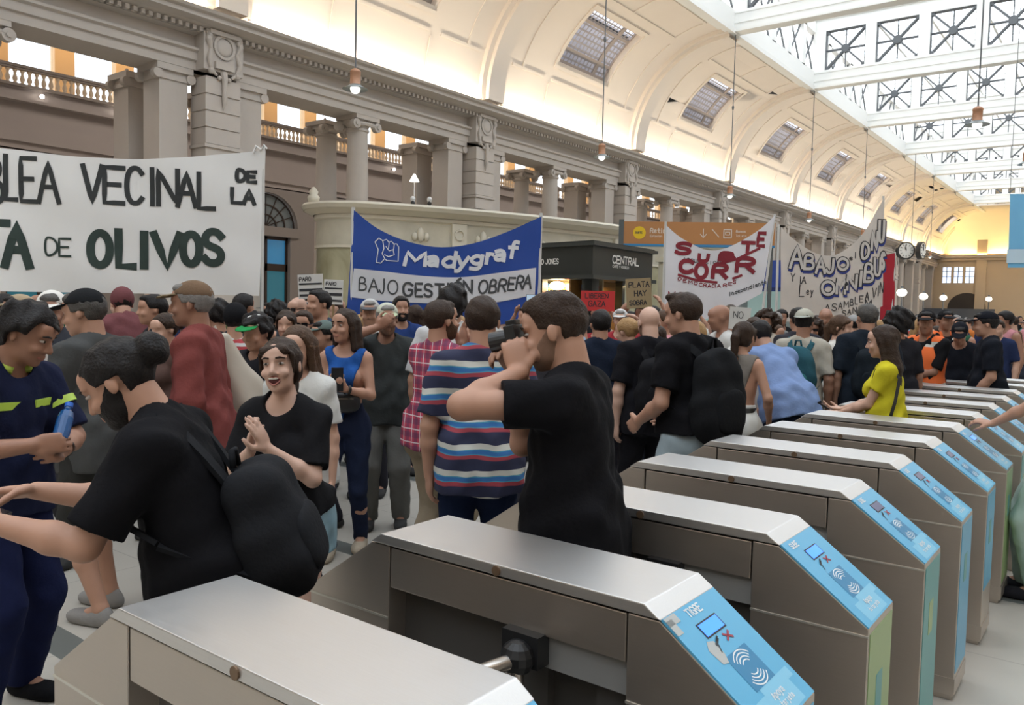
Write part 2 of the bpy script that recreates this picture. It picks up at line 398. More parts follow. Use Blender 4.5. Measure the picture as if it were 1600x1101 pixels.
# ------------------------------------------------------------------ pilasters, columns, piers
def pilaster_mesh():
    hw = .48; xf_, xb = -18.12, -18.75
    m = MB()
    m.box((xb, -hw-.08, 0), (xf_+.08, hw+.08, 1.1)); m.box((xb, -hw-.04, 1.1), (xf_+.04, hw+.04, 1.25))
    z = 1.25; zz = [1.25]
    while z < 4.9: z += .62; zz.append(z)
    for a, c in zip(zz, zz[1:]): m.box((xb, -hw, a+.02), (xf_, hw, c-.02)); m.box((xb, -hw+.03, a-.02), (xf_-.03, hw-.03, a+.02))
    z = zz[-1]
    m.box((xb, -hw-.05, z), (xf_+.05, hw+.05, z+.08)); m.box((xb, -hw, z+.08), (xf_, hw, z+.38)); m.box((xb, -hw-.05, z+.38), (xf_+.05, hw+.05, z+.46)); z += .46
    while z < 7.0:
        c = min(z+.40, 7.25); m.box((xb, -hw, z+.02), (xf_, hw, c-.02)); m.box((xb, -hw+.03, c-.03), (xf_-.03, hw-.03, c+.03)); z = c
    m.box((xb, -hw-.06, 7.2), (xf_+.02, hw+.06, 8.1))
    return m
def cartouche_mesh():
    m = MB(); x = -18.10
    for i in range(24):      # ring
        a, b_ = 2*PI*i/24, 2*PI*(i+1)/24
        m.bar((x, .26*math.cos(a), 7.80+.26*math.sin(a)), (x, .26*math.cos(b_), 7.80+.26*math.sin(b_)), .07, .09, upv=(1, 0, 0))
    m.ball((x, 0, 7.80), (.07, .22, .22), 14)
    m.box((x-.02, -.26, 7.26), (x+.08, .26, 7.42)); m.box((x-.02, -.42, 8.05), (x+.1, .42, 8.15))
    for s in (-1, 1):
        m.tube([(x, s*.40, 8.1), (x+.05, s*.44, 7.9), (x, s*.36, 7.7), (x+.05, s*.42, 7.45), (x, s*.34, 7.2), (x+.02, s*.2, 7.1)], [.06, .07, .045, .06, .06, .03], 8)
        m.ball((x+.03, s*.40, 8.0), .08, 8); m.ball((x+.03, s*.36, 7.18), .08, 8)
    m.tube([(x, 0, 7.2), (x+.05, 0, 7.0), (x+.03, 0, 6.75), (x+.05, 0, 6.55), (x, 0, 6.3)], [.09, .07, .05, .07, .01], 8)
    m.ball((x+.02, -.13, 7.05), .06, 8); m.ball((x+.02, .13, 7.05), .06, 8)
    return m
pm = None; vis = 0
pil_words = ['rusticated stone pilaster with round cartouche above the long white banner', 'stone pilaster with cartouche rising behind the left end of the pale marble booth',
 'stone pilaster with cartouche just left of the orange direction sign', 'narrow looking stone pilaster above the right part of the orange sign', 'stone pilaster just right of the red and white banner top corner']
for k, y_ in enumerate(piers):
    if y_ < 0 or y_ > YE-2: continue
    if pm is None:
        root = empty('pilaster'); pilaster_mesh().build('shaft', STONE, root); cartouche_mesh().build('cartouche', STONE, root, smooth=True, auto=40); pm = root
    else: root = copy_tree(pm)
    root.location = (0, y_, 0)
    v = k-3
    lab = 'stone pilaster outside the left edge of the picture' if v < 0 else pil_words[v] if v < 5 else '%s stone pilaster down the colonnade, towards the far end wall' % ORD[v]
    tag(root, lab, 'pilaster', 'pilasters along the left colonnade')
def column_mesh():
    m = MB(); m.lathe([(.44, 0), (.44, .12), (.48, .2), (.44, .3), (.37, .36), (.355, .5), (.35, 2.5), (.33, 5), (.30, 6.75), (.34, 6.78), (.34, 6.84), (.31, 6.88), (.37, 6.98), (.37, 7.0)], n=24)
    return m
def capital_mesh():
    m = MB()
    m.box((-.46, -.46, 7.08), (.46, .46, 7.2)); m.box((-.36, -.36, 6.98), (.36, .36, 7.08))
    for sx in (-1, 1):
        for sy in (-1, 1):
            m.tube([(sx*.28, sy*.42, 6.93), (sx*.44, sy*.42, 6.93)], .14, 14)
            m.tube([(sx*.45, sy*.42, 6.93), (sx*.48, sy*.42, 6.93)], .06, 10)
        m.tube([(sx*.38, -.4, 6.95), (sx*.36, 0, 6.98), (sx*.38, .4, 6.95)], .07, 8)
    return m
def pier_mesh():
    m = MB(); m.box((-.42, -.42, 0), (.42, .42, .5)); m.box((-.36, -.36, .5), (.36, .36, 6.85)); m.box((-.4, -.4, 6.85), (.4, .4, 6.95)); m.box((-.46, -.46, 7.05), (.46, .46, 7.2)); m.box((-.38, -.38, 6.95), (.38, .38, 7.05))
    for sx in (-1, 1):
        for sy in (-1, 1): m.tube([(sx*.28, sy*.42, 6.95), (sx*.44, sy*.42, 6.95)], .12, 12)
    return m
cp = pp = None
for k in range(2, len(piers)-1):
    mid = (piers[k]+piers[k+1])/2
    where = ['at the left edge of the picture', 'behind the booth between the first two pilasters', 'above the black kiosk between pilasters', 'above the orange direction sign'][k-2] if k < 6 else 'in the %s bay of the colonnade' % ORD[k-2]
    for x_, w_ in ((-18.92, 'front'), (-20.35, 'rear')):
        if cp is None:
            root = empty('column'); column_mesh().build('shaft', STONE, root, smooth=True, auto=35); capital_mesh().build('capital', STONE, root, smooth=True, auto=35); cp = root
        else: root = copy_tree(cp)
        root.location = (x_, mid, 0)
        tag(root, '%s round stone column %s' % (w_, where), 'column', 'round columns of the colonnade')
    for x_, w_ in ((-18.92, 'front'), (-20.35, 'rear')):
        for y_, e_ in ((piers[k+1]-1.05, 'left'), (piers[k]+1.05, 'right')):
            if pp is None:
                root = pier_mesh().build('pier', STONE); pp = root
            else:
                root = pp.copy(); COL.objects.link(root)
            root.location = (x_, y_, 0)
            nm = (k+1 if e_ == 'left' else k)-2
            tag(root, '%s square pier on the %s of the %s pilaster' % (w_, e_, ORD[nm] if nm < 13 else 'last'), 'pier', 'square piers of the colonnade')

# ------------------------------------------------------------------ side hall behind the colonnade
XB = -33.0
m = MB()
m.box((XB-3.2, YA, 7.0), (XB, YE, 8.0)); m.box((XB-3.2, YA, 8.0), (XB-.12, YE, 8.75)); m.box((XB-3.2, YA, 8.75), (XB+.25, YE, 8.85)); m.box((XB-3.2, YA, 8.85), (XB-.05, YE, 9.32)); m.box((XB-.2, YA, 7.3), (XB+.12, YE, 7.5))
S(m.build('wall_left_gallery', SIDE))
m = MB(); y = 4.4
# ground floor arcade wall with arched doors
doors = [13.9+BAY*i for i in range(-1, 9)]
yp = YA
for dy in doors:
    m.box((XB-.4, yp, 0), (XB, dy-1.7, 7.05)); yp = dy+1.7
    n = 12
    for i in range(n):
        a, c = PI*i/n, PI*(i+1)/n
        m.add([(XB, dy-1.7*math.cos(a), 5.2+1.6*math.sin(a)), (XB, dy-1.7*math.cos(c), 5.2+1.6*math.sin(c)), (XB, dy-1.7*math.cos(c), 7.05), (XB, dy-1.7*math.cos(a), 7.05)], [(0, 1, 2, 3)])
        m.add([(XB, dy-1.7*math.cos(a), 5.2+1.6*math.sin(a)), (XB, dy-1.7*math.cos(c), 5.2+1.6*math.sin(c)), (XB-.4, dy-1.7*math.cos(c), 5.2+1.6*math.sin(c)), (XB-.4, dy-1.7*math.cos(a), 5.2+1.6*math.sin(a))], [(0, 1, 2, 3)])
    m.box((XB-.35, dy-1.7, 4.75), (XB+.1, dy+1.7, 5.2)); m.box((XB-.3, dy-1.7, 0), (XB, dy-1.25, 4.75)); m.box((XB-.3, dy+1.25, 0), (XB, dy+1.7, 4.75))
m.box((XB-.4, yp, 0), (XB, YE, 7.05))
S(m.build('wall_left_arcade', mat('arcade_stone', (.31, .285, .275), .85)))
FAN = mat('fanlight_glass', (.22, .27, .30), .2)
BLUEP = mat('door_glass_blue', (.05, .22, .42), .15, emit=((.05, .25, .5), .35))
DARKW = mat('door_wood', (.05, .035, .03), .5)
for i, dy in enumerate(doors):
    o = S(MB().box((XB-.32, dy-1.25, 3.45), (XB-.28, dy+1.25, 4.6)).build('door_%d' % (i+2), BLUEP))
    f = MB(); f.box((XB-.33, dy-1.25, 3.1), (XB-.2, dy+1.25, 3.45)); f.box((XB-.33, dy-1.25, 4.6), (XB-.2, dy+1.25, 4.75))
    for q in (-1.2, 0, 1.2): f.box((XB-.33, dy+q-.07, 0), (XB-.2, dy+q+.07, 4.75))
    f.build('door_frame', DARKW, o)
    MB().box((XB-.32, dy-1.25, 0), (XB-.28, dy+1.25, 3.1)).build('door_glass', mat('door_glass_teal', (.04, .12, .16), .15, emit=((.05, .3, .4), .25)), o)
    g = MB(); g.prism([(dy+1.66*math.cos(PI*j/16), 5.2+1.56*math.sin(PI*j/16)) for j in range(17)], 0, XB-.3, XB-.27)
    g.build('fanlight', FAN, o)
    g = MB()
    for j in range(1, 8): g.bar((XB-.24, dy, 5.2), (XB-.24, dy+1.66*math.cos(PI*j/8), 5.2+1.56*math.sin(PI*j/8)), .03, .04)
    for rr in (.6, 1.1, 1.63):
        for j in range(16): g.bar((XB-.24, dy+rr*math.cos(PI*j/16), 5.2+rr*.95*math.sin(PI*j/16)), (XB-.24, dy+rr*math.cos(PI*(j+1)/16), 5.2+rr*.95*math.sin(PI*(j+1)/16)), .05, .06)
    g.build('fanlight_bars', DARKW, o)
# gallery back wall with tall bright windows, ceiling
m = MB(); wy = [y_ for y_ in np.arange(YA+2, YE-2, 2.55)]; yp = YA
for y_ in wy: m.box((-36.4, yp, 9.3), (-36, y_, 13.4)); yp = y_+1.75
m.box((-36.4, yp, 9.3), (-36, YE, 13.4)); m.box((-36.4, YA, 9.3), (-36, YE, 9.7)); m.box((-36.4, YA, 12.7), (-36, YE, 13.4))
S(m.build('wall_left_windows', WARM))
m = MB()
for y_ in wy: m.box((-36.22, y_, 9.7), (-36.18, y_+1.75, 12.7))
S(m.build('window_14', GL2))
S(MB().box((-36.4, YA, 13.4), (-18.3, YE, 13.6)).build('ceiling_side_hall', SIDE))
S(MB().box((14, YA, 0), (14.4, YE, 13.6)).box((11.6, YA, 8.4), (14, YE, 13.6)).build('wall_right_side', STONE))
S(MB().box((-18.75, YA, 8.43), (-18.3, YE, 13.5)).build('wall_left_upper', SIDE))
# balustrades, one per stretch between pedestals
BAL = mat('baluster_stone', (.68, .56, .42), .8)
bal = None; peds = [7.05+BAY*i for i in range(0, 8)]
for i, (a, c) in enumerate(zip(peds, peds[1:])):
    root = empty('balustrade', (XB, 0, 0), label=['pale stone balustrade of the upper gallery at the far left, lit from behind', 'stone gallery balustrade seen between the first pilaster and the round columns', 'stone gallery balustrade right of the round column pair over the booth'][i] if i < 3 else '%s stretch of the stone gallery balustrade, in the %s bay' % (ORD[i], ORD[i]), cat='balustrade', group='balustrades of the upper gallery')
    a2, c2 = a+.40, c-.32
    MB().box((-.16, a2, 9.97), (.16, c2, 10.07)).box((-.12, a2, 9.9), (.12, c2, 9.97)).build('handrail', STONE_D, root)
    MB().box((-.16, a2, 9.28), (.16, c2, 9.38)).build('base_rail', STONE_D, root)
    MB().box((-.2, c-.32, 9.28), (.2, c+.32, 10.0)).box((-.26, c-.38, 10.0), (.26, c+.38, 10.12)).build('pedestal', STONE_D, root)
    MB().lathe([(.12, 10.12), (.06, 10.2), (.2, 10.35), (.24, 10.6), (.1, 10.75), (.05, 10.9)], (0, c, 0), 12).build('urn', STONE_D, root, smooth=True)
    n = 38 if i < 4 else 19
    for j in range(n):
        y_ = a2+(c2-a2)*(j+.5)/n
        if bal is None:
            bal = MB().lathe([(.085, 9.38), (.085, 9.42), (.05, 9.44), (.09, 9.54), (.085, 9.60), (.045, 9.72), (.05, 9.78), (.07, 9.82), (.085, 9.86), (.085, 9.90)], n=10).build('baluster', BAL, root, smooth=True)
            bal.location = (0, y_, 0)
        else:
            q = bal.copy(); COL.objects.link(q); q.parent = root; q.location = (0, y_, 0)
# small round lamps on the gallery face
LAMP = mat('lamp_glow', (1, .9, .75), .4, emit=((1, .92, .8), 14))
lamp_where = ['leftmost of the small bright lamps on the gallery face', 'small bright lamp on the gallery face below the pedestal', 'small bright lamp on the gallery face left of the first pilaster']
for i, (y_, z_) in enumerate([(13.89, 9.05), (16.81, 9.04), (18.49, 9.03), (32.06, 9.01), (33.72, 8.89), (44, 9.0), (47, 9.0), (56, 9.), (60, 9)]):
    o = MB().ball((0, 0, 0), .08, 12).build('gallery_lamp', LAMP, smooth=True); o.location = (XB+.2, y_, z_)
    MB().box((-.2, -.03, -.03), (-.05, .03, .03)).tube([(-.05, 0, 0), (-.02, 0, 0)], .07, 12).build('bracket', IRON, o)
    tag(o, lamp_where[i] if i < 3 else ['left lamp of the pair seen between the column pair and second pilaster', 'right lamp of the pair seen between the column pair and second pilaster', 'small lamp on the gallery above the black kiosk'][i-3] if i < 6 else 'small lamp far down the gallery, %s from the left' % ORD[i], 'lamp', 'small lamps on the gallery face')

# ------------------------------------------------------------------ pendant lamps
COPPER = mat('copper', (.42, .22, .13), .45, .3)
def pendant(x, y, ztop, zl, lab):
    root = empty('pendant_lamp', (x, y, zl), label=lab, cat='pendant lamp', group='pendant lamps hung from the skylight')
    MB().tube([(0, 0, .32), (0, 0, ztop-zl)], .018, 6).ball((0, 0, (ztop-zl)*.55), (.05, .05, .1), 8).build('cable', IRON, root)
    MB().lathe([(.03, .38), (.10, .34), (.12, .30), (.11, .28), (.11, .05), (.13, .02)], n=16).build('lamp_body', COPPER, root, smooth=True)
    MB().lathe([(.12, .04), (.16, 0), (.27, -.05), (.26, -.06), (.14, -.02)], n=20).build('lamp_shade', mat('shade_grey', (.30, .33, .33), .4, .5), root, smooth=True)
    MB().ball((0, 0, -.05), (.11, .11, .1), 12).build('globe', mat('globe', (.9, .9, .85), .3, emit=((1, .97, .9), 1.2)), root, smooth=True)
pendant(-13.34, 11.87, 12.79, 6.2, 'copper pendant lamp hanging nearest, above the long white banner')
pendant(-13.45, 22.04, 12.79, 6.38, 'copper pendant lamp in front of the vault above the blue banner')
pendant(-13.5, 32.2, 12.79, 6.4, 'copper pendant lamp hanging left of the orange sign end, before the vault')
for i in (3, 4, 6): pendant(-13.5, piers[3+i], 12.79, 6.4, '%s pendant lamp of the row along the vault, counted from the left' % ORD[i])
pendant(-3.22, 22.04, 12.86, 6.2, 'copper pendant lamp with grey shade hanging among the girders at upper right')
pendant(-3.2, 32.2, 12.86, 6.8, 'copper pendant lamp cut by the right edge of the picture')
# ------------------------------------------------------------------ turnstiles
STEEL = bpy.data.materials.new('brushed_steel'); STEEL.use_nodes = True
def steel(m, base, rough, sc=(2, 60, 60)):
    nt = m.node_tree; b = nt.nodes['Principled BSDF']; b.inputs['Metallic'].default_value = .92
    tc = nt.nodes.new('ShaderNodeTexCoord'); mp = nt.nodes.new('ShaderNodeMapping'); mp.inputs['Scale'].default_value = sc
    n = nt.nodes.new('ShaderNodeTexNoise'); n.inputs['Scale'].default_value = 6; n.inputs['Detail'].default_value = 3
    nt.links.new(tc.outputs['Object'], mp.inputs[0]); nt.links.new(mp.outputs[0], n.inputs[0])
    mx = nt.nodes.new('ShaderNodeMix'); mx.data_type = 'RGBA'; mx.inputs[6].default_value = tuple(v*.88 for v in base)+(1,); mx.inputs[7].default_value = (*base, 1)
    nt.links.new(n.outputs[0], mx.inputs[0]); nt.links.new(mx.outputs[2], b.inputs['Base Color'])
    r = nt.nodes.new('ShaderNodeMapRange'); r.inputs[3].default_value = rough*.8; r.inputs[4].default_value = rough*1.25
    nt.links.new(n.outputs[0], r.inputs[0]); nt.links.new(r.outputs[0], b.inputs['Roughness'])
steel(STEEL, (.74, .725, .71), .40)
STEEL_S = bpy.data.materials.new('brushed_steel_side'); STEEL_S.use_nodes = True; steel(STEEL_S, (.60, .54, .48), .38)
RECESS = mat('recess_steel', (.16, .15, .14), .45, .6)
BLACKP = mat('black_plastic', (.012, .012, .013), .45)
BRASS = mat('lock_brass', (.20, .13, .08), .5, .5)
TUBE = mat('arm_steel', (.62, .58, .54), .22, .95)
SKYB = mat('sticker_blue', (.11, .42, .66), .35)
SKYB2 = mat('sticker_blue_mid', (.03, .22, .42), .35)
SKYB3 = mat('sticker_blue_line', (.02, .15, .32), .4)
CLOUD = mat('sticker_cloud', (.55, .75, .85), .4)
GREENS = mat('sticker_green', (.34, .47, .22), .4)
TEALS = mat('sticker_teal', (.13, .38, .38), .4)
SCREEN = mat('screen_on', (.02, .1, .6), .3, emit=((.04, .22, 1.0), 1.6))
SCREEN_OFF = mat('screen_off', (.10, .11, .22), .3)
REDX = mat('mark_red', (.35, .04, .06), .5)
DARKG = mat('mark_dark', (.03, .04, .05), .5)
WORN = mat('worn_patch', (.45, .47, .46), .5)
WHITEP = mat('print_white', (.75, .80, .82), .5)

# stroke lettering: each glyph is a set of polylines in a 1 wide x 1 high box
GL = {
'A': [[(0, 0), (.5, 1), (1, 0)], [(.2, .38), (.8, .38)]], 'B': [[(0, 0), (0, 1), (.6, 1), (.85, .88), (.85, .65), (.6, .53), (0, .53)], [(.6, .53), (1, .4), (1, .12), (.7, 0), (0, 0)]],
'C': [[(1, .85), (.75, 1), (.3, 1), (0, .75), (0, .25), (.3, 0), (.75, 0), (1, .15)]], 'D': [[(0, 0), (0, 1), (.55, 1), (1, .72), (1, .28), (.55, 0), (0, 0)]],
'E': [[(1, 1), (0, 1), (0, 0), (1, 0)], [(0, .52), (.8, .52)]], 'F': [[(1, 1), (0, 1), (0, 0)], [(0, .52), (.8, .52)]],
'G': [[(1, .82), (.72, 1), (.28, 1), (0, .75), (0, .25), (.28, 0), (.75, 0), (1, .2), (1, .48), (.6, .48)]], 'H': [[(0, 0), (0, 1)], [(1, 0), (1, 1)], [(0, .5), (1, .5)]],
'I': [[(.5, 0), (.5, 1)]], 'J': [[(.85, 1), (.85, .22), (.6, 0), (.25, 0), (0, .22)]], 'K': [[(0, 0), (0, 1)], [(1, 1), (0, .42)], [(.3, .6), (1, 0)]],
'L': [[(0, 1), (0, 0), (.95, 0)]], 'M': [[(0, 0), (.05, 1), (.5, .35), (.95, 1), (1, 0)]], 'N': [[(0, 0), (0, 1), (1, 0), (1, 1)]],
'O': [[(.3, 0), (0, .28), (0, .72), (.3, 1), (.7, 1), (1, .72), (1, .28), (.7, 0), (.3, 0)]], 'P': [[(0, 0), (0, 1), (.7, 1), (1, .85), (1, .6), (.7, .45), (0, .45)]],
'Q': [[(.3, 0), (0, .28), (0, .72), (.3, 1), (.7, 1), (1, .72), (1, .28), (.7, 0), (.3, 0)], [(.6, .25), (1, -.05)]],
'R': [[(0, 0), (0, 1), (.7, 1), (1, .85), (1, .62), (.7, .48), (0, .48)], [(.5, .48), (1, 0)]], 'S': [[(.95, .85), (.7, 1), (.25, 1), (0, .8), (.1, .58), (.85, .44), (1, .2), (.75, 0), (.25, 0), (0, .15)]],
'T': [[(0, 1), (1, 1)], [(.5, 1), (.5, 0)]], 'U': [[(0, 1), (0, .25), (.25, 0), (.75, 0), (1, .25), (1, 1)]], 'V': [[(0, 1), (.5, 0), (1, 1)]],
'W': [[(0, 1), (.25, 0), (.5, .65), (.75, 0), (1, 1)]], 'X': [[(0, 0), (1, 1)], [(0, 1), (1, 0)]], 'Y': [[(0, 1), (.5, .5), (1, 1)], [(.5, .5), (.5, 0)]], 'Z': [[(0, 1), (1, 1), (0, 0), (1, 0)]],
'Ó': [[(.3, 0), (0, .28), (0, .72), (.3, 1), (.7, 1), (1, .72), (1, .28), (.7, 0), (.3, 0)], [(.45, 1.12), (.75, 1.3)]],
'a': [[(.1, .6), (.5, .7), (.85, .55), (.85, 0)], [(.85, .38), (.3, .38), (.05, .2), (.3, 0), (.85, .12)]], 'd': [[(.9, 1), (.9, 0)], [(.9, .55), (.45, .68), (.08, .45), (.08, .2), (.45, 0), (.9, .12)]],
'e': [[(.05, .36), (.9, .36), (.8, .6), (.45, .7), (.05, .45), (.05, .2), (.4, 0), (.9, .1)]], 'f': [[(.9, .95), (.6, 1), (.4, .85), (.4, 0)], [(.05, .62), (.85, .62)]],
'g': [[(.9, .66), (.9, -.1), (.6, -.3), (.1, -.25)], [(.9, .55), (.45, .68), (.08, .45), (.08, .25), (.45, .05), (.9, .15)]], 'i': [[(.5, .65), (.5, 0)], [(.5, .85), (.5, .95)]],
'n': [[(.1, 0), (.1, .66)], [(.1, .5), (.5, .68), (.9, .5), (.9, 0)]], 'p': [[(.1, -.3), (.1, .66)], [(.1, .55), (.55, .68), (.92, .45), (.92, .2), (.55, 0), (.1, .12)]],
'r': [[(.2, 0), (.2, .66)], [(.2, .45), (.5, .66), (.85, .62)]], 't': [[(.4, 1), (.4, .15), (.65, 0), (.9, .05)], [(.05, .64), (.85, .64)]], 'u': [[(.1, .66), (.1, .2), (.4, 0), (.9, .15)], [(.9, .66), (.9, 0)]],
'y': [[(.08, .66), (.5, .05)], [(.92, .66), (.5, .05), (.3, -.28), (.05, -.28)]], 'o': [[(.3, 0), (.05, .2), (.05, .48), (.3, .68), (.7, .68), (.95, .48), (.95, .2), (.7, 0), (.3, 0)]], 's': [[(.9, .58), (.5, .69), (.12, .55), (.25, .38), (.8, .3), (.88, .1), (.5, 0), (.08, .1)]],
'l': [[(.5, 1), (.5, 0)]], 'c': [[(.9, .58), (.5, .69), (.08, .45), (.08, .2), (.5, 0), (.9, .1)]], 'j': [[(.6, .66), (.6, -.2), (.2, -.3)]], '.': [[(.4, 0), (.5, .06)]], '-': [[(.1, .45), (.9, .45)]], '1': [[(.2, .8), (.5, 1), (.5, 0)]],
}
def chaikin(pts, it=2):
    closed = pts[0] == pts[-1]
    for _ in range(it):
        q = [] if closed else [pts[0]]
        for (a, b_), (c, d) in zip(pts, pts[1:]): q += [(a*.75+c*.25, b_*.75+d*.25), (a*.25+c*.75, b_*.25+d*.75)]
        if closed: q.append(q[0])
        else: q = [q[0]]+q[2:-1]+[pts[-1]]
        pts = q
    return pts
for k_ in GL:
    if k_ not in 'MWNEZVAXK': GL[k_] = [chaikin(st) if len(st) >= 5 or (len(st) == 4 and k_ in 'ptfgadry') else st for st in GL[k_]]
def ribbon(m, pts, wd, P, mi=0, wy=None, off=0):
    """a flat stroke of width wd along pts (surface coordinates); P maps (u, v, off) to 3d"""
    wy = wy or wd; pts = [np.array(p, float) for p in pts]
    fine = []
    for a, b_ in zip(pts, pts[1:]):
        n = max(1, int(np.linalg.norm(b_-a)/(wd*1.5)))
        for i in range(n): fine.append(a+(b_-a)*i/n)
    fine.append(pts[-1]); L = []
    for i, q in enumerate(fine):
        d = fine[min(i+1, len(fine)-1)]-fine[max(i-1, 0)]; l = np.linalg.norm(d)
        d = d/l if l > 1e-9 else np.array([1., 0]); nrm = np.array([-d[1], d[0]])
        e = d*wd*.4 if i == len(fine)-1 else (-d*wd*.4 if i == 0 else d*0)
        L.append((q+e+nrm*[wd/2, wy/2], q+e-nrm*[wd/2, wy/2]))
    vs = [P(*p, off) for pr in L for p in pr]
    m.add(vs, [(2*i, 2*i+1, 2*i+3, 2*i+2) for i in range(len(L)-1)], mi)
def write(m, txt, u, v, h, P, wd=None, asp=.62, gap=.28, mi=0, slant=0., curve=None, off=0, jit=0., rnd=None):
    """letters of height h from (u, v) left to right; returns the end"""
    wd = wd or h*.16; w_ = h*asp
    for ch in txt:
        if ch == ' ': u += w_*.75; continue
        lw = w_*.35 if ch in 'I.i1' else w_*(1.25 if ch in 'MWm' else 1)
        g = GL.get(ch)
        dy = (rnd.uniform(-jit, jit)*h if jit else 0); ds = (rnd.uniform(-jit, jit) if jit else 0)
        if g:
            for st in g:
                pts = []
                for x, y in st:
                    uu = u+lw*x+(slant+ds)*y*h; vv = v+y*h*(1+ds*.5)+dy
                    if curve: vv += curve(uu)
                    pts.append((uu, vv))
                ribbon(m, pts, wd, P, mi, off=off)
        u += lw+w_*gap
    return u

TX0, TX1, TC0, TC1 = -2.003, -.5474, -1.69, -.8454     # ends of the body, ends of the flat top
TW, TS, TY = .28, .7617, .8618
def turnstile(kind):
    """origin at the near face (y=0), x in hall coordinates"""
    r = empty('turnstile')
    def sl(x0, z0, t): return x0+(TX1-TC1)/(.369)*t, 1-(.2174/.369)*t
    # cabinet ends: pedestals with sloped shoulders
    for s in (0, 1):
        if s: P = [(-.887, 0.02), (TX1, 0.02), (TX1, .7826), (-.807, .968), (-.887, .968)]
        else: P = [(TX0, 0.02), (-1.660, 0.02), (-1.660, .968), (-1.732, .968), (TX0, .7826)]
        o = MB().prism(P, 1, 0, TW).build('end_cabinet', STEEL_S, r, bevel=.003)
        (MB().box((P[0][0]+.01, .01, 0), (P[1][0]-.01 if s else -1.67, TW-.01, .03))).box((P[0][0]-.004, -.004, .03), (P[1][0]+.004, TW+.004, .10)).build('plinth', STEEL_S, o)
        xa, xb = (P[0][0], P[1][0]); MB().box((xa, -.0025, .758), (xb, 0, .764)).build('seam', mat('seam_light', (.7, .68, .62), .4, .8), o)
    MB().box((-1.655, .003, .850), (-.892, TW-.003, .965)).build('side_panel', STEEL_S, r, bevel=.003)
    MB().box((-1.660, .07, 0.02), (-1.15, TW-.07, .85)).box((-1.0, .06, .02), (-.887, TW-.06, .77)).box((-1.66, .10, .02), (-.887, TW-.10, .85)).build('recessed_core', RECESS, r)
    MB().box((-1.13, .02, .765), (-.887, .06, .852)).build('mounting_plate', mat('plate_grey', (.42, .42, .41), .4, .5), r)
    MB().prism([(TC0-.042, .9715), (TC0, 1.0), (TC1, 1.0), (TC1+.042, .9715)], 1, -.004, TW+.004).build('top_cover', STEEL, r, bevel=.003)
    MB().tube([(-1.267, -.008, .984), (-1.267, .01, .984)], .013, 16).build('lock', BRASS, r)
    # reader panel on the sloped shoulder
    ux, uz = .298/.369, -.2174/.369; nx, nz = -uz, ux
    def P(t, y, off): return (TC1+ux*t+nx*(off+.002), y, 1+uz*t+nz*(off+.002))
    def quad(m, t0, t1, ya, yb, off, mi=0, sk=0):
        m.add([P(t0, ya, off), P(t1, ya, off), P(t1, yb, off), P(t0, yb, off)], [(0, 1, 2, 3)], mi)
    pn = MB()
    vs = [P(t, y, o_) for o_ in (-.004, .0015) for t, y in ((.050, .002), (.366, .002), (.366, .278), (.050, .278))]
    pn.add(vs, [(0, 1, 2, 3), (4, 5, 6, 7), (0, 1, 5, 4), (1, 2, 6, 5), (2, 3, 7, 6), (3, 0, 4, 7)])
    po = pn.build('reader_panel', SKYB, r)
    m = MB()
    quad(m, .30, .36, .05, .23, .0018); quad(m, .285, .31, .10, .26, .0019)
    m.build('cloud_print', mat('sticker_sky_pale', (.22, .54, .74), .4), po)
    m = MB(); quad(m, .100, .140, .088, .192, .0022); m.build('screen_bezel', BLACKP, po)
    m = MB(); quad(m, .104, .136, .093, .187, .003); m.build('screen', SCREEN if kind in (0, 1, 5) else SCREEN_OFF, po)
    m = MB(); quad(m, .192, .285, .085, .197, .0022, 0)
    for i in range(1, 5):     # radio waves
        for sgn in (-1, 1):
            pts = [(.2385+sgn*.004+sgn*(.006+.0085*i)*math.cos(a), .141+(.012+.009*i)*math.sin(a)) for a in np.linspace(-.95, .95, 9)]
            ribbon(m, pts, .0032, P, 2, off=.0026)
    m.build('card_reader', [SKYB2, SKYB3, WHITEP], po)
    m = MB()
    ribbon(m, [(.150, .150), (.166, .178)], .006, P, 0, off=.003); ribbon(m, [(.166, .150), (.150, .178)], .006, P, 0, off=.003)
    m.build('red_cross_mark', REDX, po)
    m = MB()
    ribbon(m, [(.150, .118), (.160, .098)], .008, P, 0, off=.003); ribbon(m, [(.163, .103), (.178, .093)], .004, P, 0, off=.003); ribbon(m, [(.146, .124), (.153, .108)], .005, P, 0, off=.003)
    m.build('card_mark', DARKG, po)
    Q = lambda u, v, off: P(.35-v, u, off)   # writing runs across the panel
    m = MB()
    if kind == 0: write(m, 'TIGRE', .095, .27, .020, Q, .004, off=.0026)
    else: write(m, 'SUBE', .04, .27, .018, Q, .004, off=.0026)
    write(m, 'Apoya', .12, .030, .016, Q, .0032, off=.0028); write(m, 'tu tarjeta', .10, .008, .013, Q, .0026, off=.0028)
    m.build('lettering', WHITEP, po)
    if kind == 0:
        m = MB(); quad(m, .052, .075, .003, .055, .0026); quad(m, .06, .10, .003, .030, .0026); m.build('worn_corner', WORN, po)
        m = MB(); m.add([P(t_, y_, .0024) for t_, y_ in ((.142, .075), (.150, .10), (.185, .098), (.205, .085), (.20, .062), (.16, .055))], [tuple(range(6))]); m.build('worn_patch', WORN, po)
    # vertical end sticker
    em = [SKYB, GREENS, TEALS, SKYB, SKYB, GREENS][kind % 6]
    m = MB().box((TX1-.001, .012, .12 if kind != 3 else .28), (TX1+.002, .27, .765))
    so = m.build('end_sticker', em, r)
    m = MB().box((TX1+.002, .10, .50), (TX1+.003, .17, .62)); m.build('sticker_symbol', TEALS if kind != 2 else GREENS, so)
